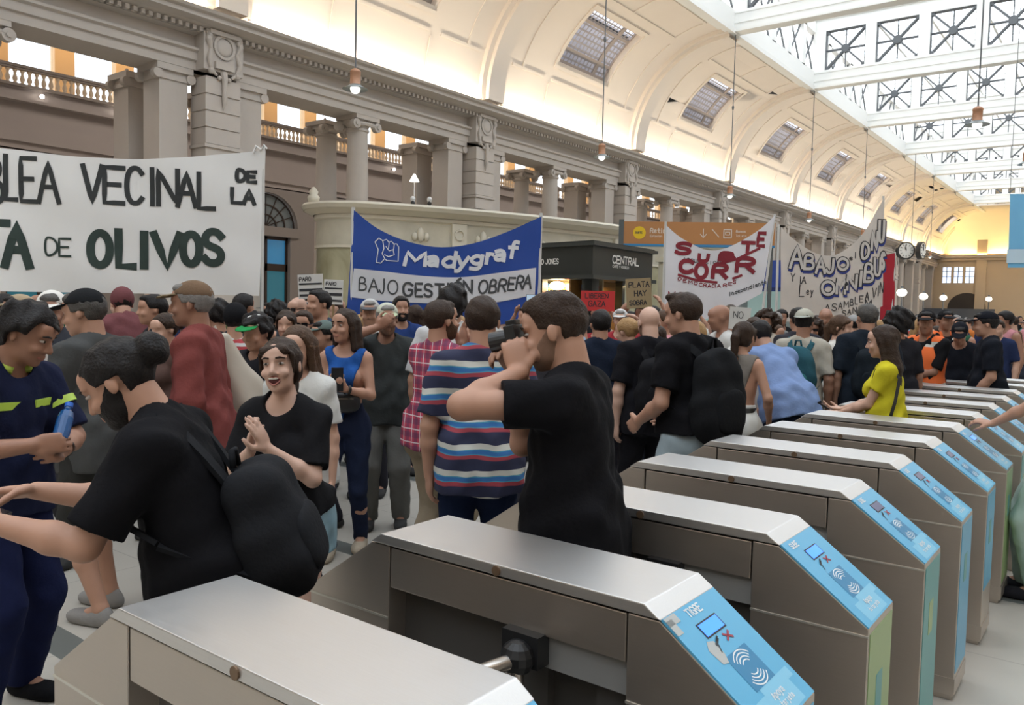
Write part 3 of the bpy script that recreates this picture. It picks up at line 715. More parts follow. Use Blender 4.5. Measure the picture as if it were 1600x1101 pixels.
    # tripod
    hub = MB().box((-1.225, -.03, .775), (-1.115, .08, .855)).ball((-1.165, -.045, .80), (.045, .04, .045), 14)
    ho = hub.build('tripod_hub', BLACKP, r, bevel=0)
    c = Vector((-1.165, -.055, .797))
    ax = Vector((.35, -.75, -.62)).normalized(); u = Vector((-.12, -.8, .9)); u = (u-ax*u.dot(ax)).normalized(); v = ax.cross(u)
    for i, (d_, L) in enumerate(((Vector((-.25, -1, -.02)), .42), (Vector((.22, -.10, -.95)), .45), (Vector((-.72, -.12, -.72)), .45))):
        d_ = d_.normalized(); MB().tube([c+d_*.02, c+d_*L], .019, 14).ball(c+d_*L, .019, 10).build('arm', TUBE, ho, smooth=True, auto=40)
    return r
TW_ = ['nearest steel turnstile, cut by the lower edge of the picture', 'steel turnstile with a worn blue reader panel reading TIGRE and a lit screen',
       'steel turnstile with lit screen and pale green end sticker, behind the man with the camera', 'steel turnstile with teal end sticker, fourth from the front',
       'steel turnstile with bright blue end sticker down its end, fifth from the front', 'steel turnstile sixth from the front, pale blue end sticker', 'steel turnstile seventh from the front, just before the woman in yellow']
kinds = [3, 0, 1, 2, 4, 3, 5, 2, 3, 4, 3, 1, 2]
made = {}
for i in range(13):
    k = kinds[i]
    if k in made: t = copy_tree(made[k])
    else: t = turnstile(k); made[k] = t
    t.location = (0, TY+TS*i, 0)
    tag(t, TW_[i] if i < 7 else 'steel turnstile %s from the front, %s' % (ORD[i], 'just behind the woman in yellow' if i == 7 else 'in the far part of the row'), 'turnstile', 'row of ticket turnstiles')
# rail beyond the row
m = MB()
root = empty('barrier_rail', (.45, 11.4, 0), label='low dark metal barrier with slatted top beyond the turnstiles at right', cat='barrier')
for i in range(5): MB().box((-.7, .3*i, .96), (1.6, .3*i+.2, 1.0)).build('slat', mat('rail_top', (.34, .31, .28), .4, .5), root)
MB().box((-.75, -.05, .9), (1.65, 1.45, .955)).build('frame', IRON, root)
for x_ in (-.7, 0, .8, 1.6):
    for y_ in (0, 1.4): MB().tube([(x_, y_, 0), (x_, y_, .9)], .025, 10).build('post', IRON, root)
# ------------------------------------------------------------------ people: bodies and clothes as smooth continuous surfaces
V3 = lambda *a: np.array(a, float)
def rotx(d): c, s = math.cos(math.radians(d)), math.sin(math.radians(d)); return np.array([[1, 0, 0], [0, c, -s], [0, s, c]])
def roty(d): c, s = math.cos(math.radians(d)), math.sin(math.radians(d)); return np.array([[c, 0, s], [0, 1, 0], [-s, 0, c]])
def rotz(d): c, s = math.cos(math.radians(d)), math.sin(math.radians(d)); return np.array([[c, -s, 0], [s, c, 0], [0, 0, 1]])
def unit(v): v = np.array(v, float); return v/max(np.linalg.norm(v), 1e-9)
def rcone(a, b, ra, rb):
    a, b = np.array(a, float), np.array(b, float); m = max(ra, rb); ba = b-a; l2 = max(ba@ba, 1e-12)
    def f(X, Y, Z):
        px, py, pz = X-a[0], Y-a[1], Z-a[2]
        t = np.clip((px*ba[0]+py*ba[1]+pz*ba[2])/l2, 0, 1)
        return np.sqrt((px-t*ba[0])**2+(py-t*ba[1])**2+(pz-t*ba[2])**2)-(ra+(rb-ra)*t)
    return np.minimum(a, b)-m, np.maximum(a, b)+m, f
def ell(c, r, R=None, p=2.):
    c = np.array(c, float); r = np.array(r, float); R = np.eye(3) if R is None else R; ext = np.abs(R)@r*(1 if p == 2 else 1.25); rm = r.min()
    def f(X, Y, Z):
        x, y, z = X-c[0], Y-c[1], Z-c[2]
        u = (x*R[0, 0]+y*R[1, 0]+z*R[2, 0])/r[0]; v = (x*R[0, 1]+y*R[1, 1]+z*R[2, 1])/r[1]; w = (x*R[0, 2]+y*R[1, 2]+z*R[2, 2])/r[2]
        if p != 2: k = (np.abs(u)**p+np.abs(v)**p+np.abs(w)**p)**(1/p); return (k-1)*rm
        k0 = np.sqrt(u*u+v*v+w*w)+1e-9; k1 = np.sqrt((u/r[0])**2+(v/r[1])**2+(w/r[2])**2)+1e-9
        return k0*(k0-1)/k1
    return c-ext, c+ext, f
class Field:
    def __init__(s, lo, hi, h):
        s.h = h; s.lo = np.array(lo)-3*h; n = np.ceil((np.array(hi)+3*h-s.lo)/h).astype(int)+1; s.n = n
        s.D = np.full(n, 9., np.float32)
        s.ax = [(s.lo[i]+h*np.arange(n[i])).astype(np.float32) for i in range(3)]
    def sl(s, lo, hi, m):
        a = np.clip(np.floor((lo-m-s.lo)/s.h).astype(int), 0, s.n-1); b = np.clip(np.ceil((hi+m-s.lo)/s.h).astype(int)+1, 1, s.n)
        if (b <= a).any(): return None
        S_ = tuple(slice(i, j) for i, j in zip(a, b)); return S_, s.ax[0][S_[0]][:, None, None], s.ax[1][S_[1]][None, :, None], s.ax[2][S_[2]][None, None, :]
    def add(s, pr, k=.02):
        q = s.sl(pr[0], pr[1], k+3*s.h)
        if q is None: return
        S_, X, Y, Z = q; d = pr[2](X, Y, Z); D = s.D[S_]
        if k > 0:
            hh = np.maximum(k-np.abs(D-d), 0)/k; s.D[S_] = np.minimum(D, d)-hh*hh*k*.25
        else: s.D[S_] = np.minimum(D, d)
    def sub(s, pr, k=.01):
        q = s.sl(pr[0], pr[1], k+3*s.h)
        if q is None: return
        S_, X, Y, Z = q; d = -pr[2](X, Y, Z); D = s.D[S_]
        hh = np.maximum(k-np.abs(D-d), 0)/max(k, 1e-6); s.D[S_] = np.maximum(D, d)+hh*hh*k*.25
    def cut(s, fn):    # keep where fn < 0
        s.D = np.maximum(s.D, fn(s.ax[0][:, None, None], s.ax[1][None, :, None], s.ax[2][None, None, :]).astype(np.float32))
    def warp(s, fn):
        s.D = s.D+fn(s.ax[0][:, None, None], s.ax[1][None, :, None], s.ax[2][None, None, :]).astype(np.float32)
    def mesh(s):
        D = s.D; I = D < 0; n = s.n
        c = np.zeros(tuple(n-1), np.int8)
        for i in (0, 1):
            for j in (0, 1):
                for k in (0, 1): c += I[i:n[0]-1+i, j:n[1]-1+j, k:n[2]-1+k]
        A = np.argwhere((c > 0) & (c < 8)); N = len(A)
        if N == 0: return np.zeros((0, 3)), np.zeros((0, 4), int)
        idx = np.full(tuple(n-1), -1, np.int32); idx[A[:, 0], A[:, 1], A[:, 2]] = np.arange(N)
        cor = np.array([(i, j, k) for i in (0, 1) for j in (0, 1) for k in (0, 1)])
        val = np.stack([D[A[:, 0]+q[0], A[:, 1]+q[1], A[:, 2]+q[2]] for q in cor], 1)
        acc = np.zeros((N, 3)); cnt = np.zeros(N)
        for a in range(8):
            for b_ in range(a+1, 8):
                if np.abs(cor[a]-cor[b_]).sum() != 1: continue
                va, vb = val[:, a], val[:, b_]; m = (va < 0) != (vb < 0)
                t = va[m]/(va[m]-vb[m]); acc[m] += cor[a]+(cor[b_]-cor[a])*t[:, None]; cnt[m] += 1
        V = s.lo+(A+acc/cnt[:, None])*s.h; Q = []
        for ax in range(3):
            o1, o2 = [(1, 2), (2, 0), (0, 1)][ax]
            a = [slice(1, -1)]*3; a[ax] = slice(0, n[ax]-1); b_ = list(a); b_[ax] = slice(1, n[ax])
            ia, ib = I[tuple(a)], I[tuple(b_)]; E = np.argwhere(ia != ib); fl = ia[E[:, 0], E[:, 1], E[:, 2]]
            off = np.ones(3, int); off[ax] = 0; E = E+off
            def g(d1, d2):
                P = E.copy(); P[:, o1] -= d1; P[:, o2] -= d2; return idx[P[:, 0], P[:, 1], P[:, 2]]
            q = np.stack([g(1, 1), g(0, 1), g(0, 0), g(1, 0)], 1); q[~fl] = q[~fl][:, ::-1]; Q.append(q)
        return V, np.concatenate(Q)
    def build(s, name, m, parent, scale=1.):
        V, Q = s.mesh(); me = bpy.data.meshes.new(name)
        me.vertices.add(len(V)); me.vertices.foreach_set('co', (V*scale).astype(np.float32).ravel())
        me.loops.add(len(Q)*4); me.loops.foreach_set('vertex_index', Q.astype(np.int32).ravel())
        me.polygons.add(len(Q)); me.polygons.foreach_set('loop_start', np.arange(0, len(Q)*4, 4, dtype=np.int32)); 
        me.polygons.foreach_set('use_smooth', np.ones(len(Q), bool)); me.update(); me.validate()
        me.materials.append(m); o = bpy.data.objects.new(name, me); COL.objects.link(o); o.parent = parent
        return o

def ik(a, t, l1, l2, pole):
    a, t = np.array(a, float), np.array(t, float); d = t-a; L = np.linalg.norm(d); u = d/max(L, 1e-6); L = min(max(L, .08), (l1+l2)*.995); t = a+u*L
    x = (l1*l1-l2*l2+L*L)/(2*L); h = math.sqrt(max(l1*l1-x*x, 0)); p = np.array(pole, float); p = p-u*(p@u)
    return a+u*x+unit(p)*h, t

SKIN = {}
def skin(tone): # light / mid / tan
    c = {'l': (.56, .34, .25), 'm': (.46, .255, .175), 't': (.34, .175, .115), 'p': (.62, .40, .31), 'd': (.22, .11, .07)}[tone]
    return mat('skin_'+tone, c, .55, noise=.07, nscale=14)
def cloth(c, n=.08, s=9): return mat('cloth_%02x%02x%02x' % tuple(int(v*255) for v in c), c, .9, noise=n, nscale=s, bump=.15, bscale=60, spec=.12)
HAIRC = {'k': (.012, .010, .010), 'b': (.035, .02, .013), 'br': (.075, .04, .022), 'bl': (.36, .22, .10), 'g': (.22, .21, .20), 'gd': (.08, .075, .07)}
def hairm(k): return mat('hair_'+k, HAIRC[k], .55, noise=.35, nscale=40, bump=.35, bscale=120, spec=.25)
WHITE_E = mat('eye_white', (.48, .44, .41), .4); IRIS = mat('eye_dark', (.03, .018, .01), .2); LIP = mat('lips', (.40, .15, .12), .5); TEETH = mat('teeth', (.75, .72, .66), .4)
MOUTHD = mat('mouth_inside', (.10, .02, .02), .6)

def person(pos, face, H=1.72, sex='m', vox=.012, tone='m', pose=None, top=None, bot=None, hair=('short', 'k'), hat=None, beard=None, label='', shoes=(.05, .05, .05),
           smile=0, glasses=None, fat=1., detail=False, group=None, cat='person', root=None, sc=None, mask=None):
    p = dict(lean=0, side=0, twist=0, head=(0, 0, 0), R=None, L=None, Re=(.5, -.5, -.6), Le=(-.5, -.5, -.6), Rh=None, Lh=None, Rc=.35, Lc=.35, feet=((.11, .02, 0), (-.11, -.02, 0)), hz=.925, nf=(0, 0), sh=0)
    p.update(pose or {}); s = H/1.75; f = sex == 'f'; v = vox/s
    root = root or empty('person', (pos[0], pos[1], 0), math.radians(face-90), label=label, cat=cat, group=group)
    ln = p['lean']; tw = p['twist']
    Rp = rotz(tw*.2)@rotx(-ln*.45)@roty(p['side']*.3); Rm = rotz(tw*.6)@rotx(-ln*.8)@roty(p['side']*.7); Rc = rotz(tw)@rotx(-ln)@roty(p['side'])
    Hc = V3(0, -.10*math.sin(math.radians(ln))-(.10 if ln > 45 else 0), p['hz'])
    wst = Hc+Rp@V3(0, 0, .14); ch = wst+Rm@V3(0, 0, .17); nb = ch+Rc@V3(0, -.012, .20)
    yaw, pit, rol = p['head']; Rh = rotz(tw+yaw)@rotx(-(ln*.75+pit))@roty(rol); Rn = rotz(tw+yaw*.4)@rotx(-(ln*.9+pit*.5)-12)
    nt_ = nb+Rn@V3(0, .0, .075); hc = nt_+Rh@V3(0, .018, .105)
    sw = .148 if f else .178
    sR = ch+Rc@V3(sw, -.008, .158+p['sh']); sL = ch+Rc@V3(-sw, -.008, .158+p['sh'])
    U, Fo = (.265, .235) if f else (.285, .25)
    ar = .86 if f else 1.06
    wR = p['R'] if p['R'] is not None else sR+V3(.06, .02, -.52); wL = p['L'] if p['L'] is not None else sL+V3(-.06, .02, -.52)
    eR, wR = ik(sR, wR, U, Fo, p['Re']); eL, wL = ik(sL, wL, U, Fo, p['Le'])
    hR, hL = Hc+Rp@V3(.088, 0, -.03), Hc+Rp@V3(-.088, 0, -.03)
    fR, fL = V3(*p['feet'][0]), V3(*p['feet'][1])
    kR, aR = ik(hR, fR+V3(0, -.03, .085), .43, .42, (.05, 1, 0)); kL, aL = ik(hL, fL+V3(0, -.03, .085), .43, .42, (-.05, 1, 0))
    near = vox <= .0125
    pts = np.array([Hc, nb, hc, sR, sL, eR, eL, wR, wL, kR, kL, aR, aL, hc+Rh@V3(0, 0, .13)]); lo = pts.min(0)-V3(.2, .22, .1); hi = pts.max(0)+V3(.2, .22, .1); lo[2] = max(lo[2], -.01)
    B = Field(lo, hi, v)
    def torso(Fd, e=0., k=.05, hips=True):
        bw = .84 if f else 1.
        Fd.add(ell(Hc+Rp@V3(0, 0, .02), ((.165 if f else .158)*fat+e, .112*fat+e, .125+e), Rp), k)
        Fd.add(ell(wst+Rp@V3(0, .01*fat, .0), (.142*bw*fat+e, .105*bw*fat+e, .15+e), Rm), k)
        Fd.add(ell(ch, ((.138 if f else .160)+e, .105+e, .165+e), Rc), k)
        Fd.add(ell(ch+Rc@V3(0, .0, .09), ((.135 if f else .165)+e, .085+e, .09+e), Rc), k)
        Fd.add(rcone(sR*.86+sL*.14, sL*.86+sR*.14, (.052 if f else .060)+e, (.052 if f else .060)+e), k)
        for a in (sR, sL): Fd.add(rcone(nb+Rn@V3(0, 0, .03), a*.78+nb*.22, .036+e, .045+e), k)
        if f:
            for sx in (-1, 1): Fd.add(ell(ch+Rc@V3(sx*.068, .085, .035), (.06+e, .055+e, .062+e), Rc), .03)
        if hips:
            for sx in (-1, 1): Fd.add(ell(Hc+Rp@V3(sx*.072, -.055, -.025), (.088+e, .088+e, .095+e), Rp), k)
    torso(B)
    B.add(rcone(nb-Rn@V3(0, 0, .03), hc+Rh@V3(0, -.03, -.06), .060 if not f else .048, .056 if not f else .046), .03)
    # legs
    for h_, k_, a_ in ((hR, kR, aR), (hL, kL, aL)):
        B.add(rcone(h_, k_, .085 if not f else .088, .052), .04); B.add(rcone(k_, k_*.62+a_*.38, .051, .056), .02); B.add(rcone(k_*.62+a_*.38, a_, .054, .036), .02)
        B.add(rcone(a_, a_+V3(0, .12, -.05), .036, .028), .02)
    # arms and hands
    hands = {}
    for sd, S_, E_, W_, hf, cu, sg in (('R', sR, eR, wR, p['Rh'], p['Rc'], 1), ('L', sL, eL, wL, p['Lh'], p['Lc'], -1)):
        B.add(rcone(S_, E_, .048*ar, .039*ar), .03); B.add(rcone(E_, E_*.65+W_*.35, .039*ar, .041*ar), .02); B.add(rcone(E_*.65+W_*.35, W_, .040*ar, .026*ar), .02)
        d = unit(hf[0]) if hf else unit(W_-E_); pn = np.array(hf[1], float) if hf else V3(-sg, .2, 0)
        pn = unit(pn-d*(pn@d)); sd_ = np.cross(d, pn)          # sideways across the palm
        hs = .92 if f else 1.04; Rm_ = np.stack([sd_, pn, d], 1)
        tside = unit(V3(0, 1, .3)) if not hf else None
        ts = 1 if (hf is None and sd_@V3(0, 1, 0) > 0) or (hf and len(hf) > 2 and hf[2] > 0) else -1
        pc = W_+d*.052*hs
        hands[sd] = (W_, d, pn, sd_, ts)
        if near:
            B.add(ell(pc, (.040*hs, .0165*hs, .052*hs), Rm_, 2.6), .012)
            for i, (ox, L) in enumerate(((.031, .070), (.011, .080), (-.010, .075), (-.030, .058))):
                b0 = W_+d*(.093 if i in (1, 2) else .086)*hs+sd_*ts*ox*hs; q = b0; ang = 0; rr = .0098*hs if i < 3 else .0085*hs; dd = d+sd_*ts*ox*1.2
                for j, fr in enumerate((.44, .32, .24)):
                    ang += cu*(1.15, 1.25, .8)[j]*(1+.10*(i-1.5))
                    dr = unit(unit(dd)*math.cos(ang)+pn*math.sin(ang)); q2 = q+dr*L*hs*fr; B.add(rcone(q, q2, rr*(1-.08*j), rr*(.93-.08*j)), .005); q = q2
            t0 = W_+d*.022*hs+sd_*ts*.028*hs; t1 = t0+unit(d*.62+sd_*ts*.75+pn*.35)*.040*hs; t2 = t1+unit(d*.9+sd_*ts*.28+pn*(.25+.7*cu))*.032*hs; t3 = t2+unit(d*.9+pn*(.2+cu))*.025*hs
            B.add(rcone(t0, t1, .0155*hs, .012*hs), .010); B.add(rcone(t1, t2, .0115*hs, .0105*hs), .004); B.add(rcone(t2, t3, .0105*hs, .009*hs), .004)
        else:
            B.add(ell(pc, (.040, .02, .055), Rm_), .015); B.add(rcone(pc+d*.04, pc+d*.09+pn*.04*cu*2, .024, .018), .015); B.add(rcone(W_+d*.02, W_+d*.06+sd_*ts*.045, .014, .012), .01)
    # head with a face
    def hp(*a): return hc+Rh@V3(*a)
    B.add(ell(hp(0, -.012, .032), (.074, .095, .086), Rh), .02)
    B.add(ell(hp(0, .030, -.025), (.058 if f else .061, .068, .078), Rh), .02)
    B.add(ell(hp(0, .030, -.074), (.044 if f else .050, .052, .038), Rh), .025); B.add(ell(hp(0, .072, -.096), (.020, .018, .016), Rh), .02)
    B.add(ell(hp(0, .072, .050), (.050, .030, .040), Rh), .02)
    for sx in (-1, 1):
        B.add(ell(hp(sx*.077, -.008, -.004), (.009, .017, .028), Rh@rotz(sx*-18)), .008)
    if vox < .022:
        for sx in (-1, 1):
            B.sub(ell(hp(sx*.031, .104, .009), (.017, .012, .009), Rh), .012)
            B.add(ell(hp(sx*.040, .076, -.030), (.020, .018, .018), Rh), .015)
            B.add(rcone(hp(sx*.012, .097, .030), hp(sx*.048, .082, .032), .0075 if f else .009, .006), .012)
            B.add(ell(hp(sx*.013, .100, -.034), (.009, .010, .008), Rh), .006)
        B.add(rcone(hp(0, .093, .018), hp(0, .114, -.028), .0085, .0125), .010)
        if smile:
            B.sub(ell(hp(0, .108, -.064), (.030, .022, .017 if smile > 1 else .008), Rh), .006)
        else:
            B.add(ell(hp(0, .094, -.058), (.024, .010, .007), Rh), .006); B.add(ell(hp(0, .092, -.070), (.020, .010, .008), Rh), .006)
    bo = B.build('body', skin(tone), root, s)
    if detail:
        for sx in (-1, 1):
            m = MB().ball((0, 0, 0), 1, 12); m.v = [tuple(hp(sx*.031+q[0]*.0135, .0845+q[1]*.012, .009+q[2]*.0062)*s) for q in m.v]; e = m.build('eye', WHITE_E, root, smooth=True)
            m = MB().ball((0, 0, 0), 1, 10); m.v = [tuple(hp(sx*.031+q[0]*.0062, .0935+q[1]*.004, .009+q[2]*.0058)*s) for q in m.v]; m.build('iris', IRIS, e, smooth=True)
            m = MB().tube([hp(sx*.014, .1055, .0310)*s, hp(sx*.032, .1015, .0345)*s, hp(sx*.050, .088, .030)*s], [.0038*s, .0045*s, .002*s], 6); m.build('eyebrow', hairm(hair[1] if hair[1] != 'g' else 'gd'), root, smooth=True)
        if smile > 1:
            m = MB().ball((0, 0, 0), 1, 12); m.v = [tuple(hp(q[0]*.026, .088+q[1]*.008, -.064+q[2]*.016)*s) for q in m.v]; m.build('mouth', MOUTHD, root, smooth=True)
            m = MB().ball((0, 0, 0), 1, 12); m.v = [tuple(hp(q[0]*.022, .098+q[1]*.006, -.053+q[2]*.005)*s) for q in m.v]; m.build('teeth', TEETH, root, smooth=True)
        m = MB(); zz = (.0165 if smile > 1 else .0055)
        for sg in (1, -1):
            m.tube([hp(x, .099-abs(x)*.35, -.064+sg*zz*(1-(x/.027)**2)+(abs(x)*.18 if smile else 0))*s for x in np.linspace(-.026, .026, 7)], [.0016*s, .0034*s, .0042*s, .0040*s, .0042*s, .0034*s, .0016*s], 6)
        m.build('lips', LIP, root, smooth=True)
    # hair
    hst, hcol = hair
    def hl(X, Y, Z):   # head coordinates
        x, y, z = X-hc[0], Y-hc[1], Z-hc[2]
        return x*Rh[0, 0]+y*Rh[1, 0]+z*Rh[2, 0], x*Rh[0, 1]+y*Rh[1, 1]+z*Rh[2, 1], x*Rh[0, 2]+y*Rh[1, 2]+z*Rh[2, 2]
    if hst != 'bald':
        long_ = hst in ('long', 'pony', 'longcurly')
        lo2 = hc-V3(.24, .24, .62 if long_ else .22); hi2 = hc+V3(.24, .24, .24); G = Field(lo2, hi2, min(v, .012))
        th = {'short': .010, 'buzz': .004, 'fade': .003, 'curly': .026, 'afro': .055, 'long': .012, 'pony': .009, 'bun': .012, 'longcurly': .04, 'quiff': .010}.get(hst, .012)
        G.add(ell(hp(0, -.014, .034), (.076+th, .097+th, .087+th), Rh), 0)
        if hst in ('quiff', 'short', 'fade'): G.add(ell(hp(0, .045, .092+.018*(hst == 'quiff')), (.052, .052, .026), Rh), .02)
        if hst == 'fade': G.add(ell(hp(0, -.005, .075), (.074, .092, .060), Rh), .015)
        fr = .060 if hst != 'fade' else .066
        def keep(X, Y, Z):
            x, y, z = hl(X, Y, Z)
            face_ = np.minimum(y-.030-np.maximum(z, 0)*.45, fr+.012-z)     # open face
            ears = np.minimum(np.minimum(y+.035, .012-z), .075-y)            # round the ears
            nape = -.062-z-np.maximum(-y-.03, 0)*.35
            if hst in ('long', 'longcurly', 'pony'): return face_
            return np.maximum(np.maximum(face_, ears), nape)
        G.cut(keep)
        if hst in ('long', 'longcurly'):
            sp_ = 1.5 if hst == 'longcurly' else 1.
            for sx in (-1, 0, 1):
                G.add(rcone(hp(sx*.058, -.045, .02), hp(sx*.078*sp_, -.075, -.20), .042*sp_, .042*sp_), .03)
                G.add(rcone(hp(sx*.078*sp_, -.075, -.20), hp(sx*.060*sp_, -.090, -.36 if hst == 'long' else -.24), .042*sp_, .020), .03)
            for sx in (-1, 1): G.add(rcone(hp(sx*.074, .015, .02), hp(sx*.082*sp_, -.01, -.15), .020*sp_, .022*sp_), .02)
        if hst == 'pony':
            G.add(ell(hp(0, -.03, -.03), (.078, .075, .06), Rh), .02); G.sub(ell(hp(0, .05, -.07), (.1, .075, .08), Rh), .01)
            G.add(rcone(hp(0, -.105, .03), hp(0, -.135, -.02), .03, .035), .01); G.add(rcone(hp(0, -.135, -.02), hp(0, -.115, -.22), .036, .022), .01); G.add(rcone(hp(0, -.115, -.22), hp(0, -.105, -.32), .022, .008), .01)
            G.add(rcone(hp(-.042, .074, .064), hp(.042, .074, .064), .022, .022), .015); G.add(rcone(hp(-.068, .055, .05), hp(-.072, .045, -.03), .010, .006), .01); G.add(rcone(hp(.068, .055, .05), hp(.072, .045, -.03), .010, .006), .01)
        if hst == 'bun': G.add(ell(hp(0, -.135, .035), (.052, .045, .052), Rh), .015)
        if beard and beard[0] != 'stubble': pass
        amp = {'curly': .010, 'afro': .016, 'longcurly': .014}.get(hst, .0022); fq = 70 if hst in ('curly', 'afro', 'longcurly') else 110
        if v < .02: G.warp(lambda X, Y, Z: amp*(np.sin(X*fq+Z*31+1)*np.sin(Y*fq-Z*23)+np.sin(Z*fq*.9+X*40)*.6))
        G.build('hair', hairm(hcol), root, s)
    if beard:
        G = Field(hc-V3(.13, .13, .17), hc+V3(.13, .16, .10), min(v, .010)); e = {'full': .008, 'trim': .005}.get(beard[0], .0035)
        G.add(ell(hp(0, -.012, .032), (.074+e, .095+e, .086+e), Rh), .02); G.add(ell(hp(0, .030, -.025), (.061+e, .068+e, .078+e), Rh), .02); G.add(ell(hp(0, .030, -.074), (.050+e, .052+e, .038+e), Rh), .025); G.add(ell(hp(0, .072, -.096), (.020+e, .018+e, .016+e), Rh), .02)
        def keep(X, Y, Z):
            x, y, z = hl(X, Y, Z); return np.maximum(np.maximum(z+.030-np.maximum(.055-y, 0)*.9, -.012-y), np.minimum(np.minimum(.026-np.abs(x), z+.080), y-.03) if False else -1)
        G.cut(keep); G.sub(ell(hp(0, .112, -.064), (.022, .03, .010), Rh), .006); G.sub(ell(hp(0, .115, -.020), (.035, .03, .020), Rh), .006)
        G.build('beard', hairm(beard[1]) if beard[0] != 'stubble' else mat('stubble', (.21, .12, .08), .8, noise=.2, nscale=60), root, s)
    if hat:
        hk, hc1, hc2 = hat   # kind, crown colour, brim colour
        G = Field(hc-V3(.25, .25, .14), hc+V3(.25, .25, .18), min(v, .010))
        G.add(ell(hp(0, -.012, .046), (.087, .107, .090), Rh), 0)
        G.cut(lambda X, Y, Z: (lambda h_: .052-h_[2]+h_[1]*.12)(hl(X, Y, Z)))
        if hk == 'beanie': G.add(ell(hp(0, -.02, .05), (.092, .108, .105), Rh), 0)
        co = G.build('cap', cloth(hc1), root, s)
        if hk != 'beanie':
            sgn = 1 if hk == 'cap' else -1
            G = Field(hc-V3(.26, .26, .10), hc+V3(.26, .26, .16), min(v, .007)); Rb = Rh@rotx(-8*sgn)
            G.add(ell(hp(0, sgn*.105, .054), (.074, .085, .0085), Rb), 0); G.sub(ell(hp(0, -.012, .046), (.080, .098, .088), Rh), .002)
            G.build('brim', cloth(hc2), co, s)
    if glasses:
        m = MB()
        for sx in (-1, 1): m.ball((0, 0, 0), 1, 10); m.v[-(6*10):] = [q for q in m.v[-60:]]
        m = MB(); m.box((-.058, .100, -.006), (-.008, .106, .026)).box((.008, .100, -.006), (.058, .106, .026)).box((-.010, .104, .012), (.010, .108, .018))
        m.box((-.080, -.01, .012), (-.076, .10, .018)).box((.076, -.01, .012), (.080, .10, .018)).box((-.08, .098, .012), (-.056, .102, .018)).box((.056, .098, .012), (.08, .102, .018))
        m.v = [tuple(hp(*q)*s) for q in m.v]; m.build('glasses', mat('sunglass', (.01, .01, .012), .15) if glasses == 'dark' else mat('spectacles', (.03, .03, .03), .3, alpha=.5), root)
    # clothes
    def fold(Fd, amp=.004):
        if v < .02: Fd.warp(lambda X, Y, Z: amp*(np.sin(X*34+Z*21+np.sin(Y*17+Z*9)*1.5)*.8+np.sin(Z*47+Y*23+np.sin(X*31)*1.3)*.6+np.sin(X*73+Y*61-Z*18)*.35))
    if top:
        t = dict(c=(.05, .05, .05), sl=.55, hem=.20, e=.016, mat=None, name='shirt', neck=.070, fe=0); t.update(top)
        T = Field(lo, hi, v); e = t['e']; torso(T, e)
        if t['hem'] > .05: T.add(ell(Hc+Rp@V3(0, -.012, .06-t['hem']*.5), ((.168 if f else .163)*fat+e, .128*fat+e, .10+t['hem']*.75), Rp, 4.), .06)
        slv = t['sl']
        if slv > 0:
            for S_, E_, W_ in ((sR, eR, wR), (sL, eL, wL)):
                A_ = Field.__new__(Field); A_.h, A_.lo, A_.n, A_.ax = T.h, T.lo, T.n, T.ax; A_.D = np.full(T.n, 9., np.float32)
                A_.add(rcone(S_, E_ if slv > .9 else S_+(E_-S_)*min(slv+.25, 1), .050*ar+e, .043*ar+e*1.2), 0)
                if slv > 1: A_.add(rcone(E_, W_, .045*ar+e, .032*ar+e*.8), .02)
                if slv <= 1:
                    u_ = unit(E_-S_); P = S_+(E_-S_)*slv
                    A_.cut(lambda X, Y, Z: (X-P[0])*u_[0]+(Y-P[1])*u_[1]+(Z-P[2])*u_[2])
                else:
                    u_ = unit(W_-E_); P = E_+(W_-E_)*.93
                    C_ = A_.D.copy(); A_.cut(lambda X, Y, Z: np.minimum((X-P[0])*u_[0]+(Y-P[1])*u_[1]+(Z-P[2])*u_[2], .30-np.sqrt((X-S_[0])**2+(Y-S_[1])**2+(Z-S_[2])**2)+0*X))
                hh = np.maximum(.035-np.abs(T.D-A_.D), 0)/.035; T.D = np.minimum(T.D, A_.D)-hh*hh*.035*.25
        fold(T, .0042 if near else .005)
        if slv <= 0:
            for S_ in (sR, sL):
                u_ = unit(S_-nb); P = S_-u_*.022
                T.cut(lambda X, Y, Z: (X-P[0])*u_[0]+(Y-P[1])*u_[1]+(Z-P[2])*u_[2]+np.minimum((Z-P[2])*.0, 0))
        u_ = Rp@V3(0, 0, 1); P = wst-u_*t['hem']
        T.cut(lambda X, Y, Z: -((X-P[0])*u_[0]+(Y-P[1])*u_[1]+(Z-P[2])*u_[2])+.008*np.sin(X*22+Y*13))
        nk = t['neck']; T.sub(ell(nb+Rc@V3(0, .045, .045), (nk, nk*.95, nk*1.05), Rc), .008)
        T.sub(rcone(nb-Rn@V3(0, 0, .0), nb+Rn@V3(0, 0, .15), .056, .062), .006)
        so = T.build(t['name'], t['mat'] or cloth(t['c']), root, s)
        if t.get('collar'):
            m = MB(); 
            for r_ in (0,):
                pts_ = [(nb+Rc@V3(.070*math.cos(a), .018+.066*math.sin(a), .045-.03*max(math.sin(a), 0)))*s for a in np.linspace(-PI*.5-2.6, -PI*.5+2.6, 14)]
                m.tube(pts_, .016*s, 8)
            m.build('collar', cloth(t['collar']), so, smooth=True)
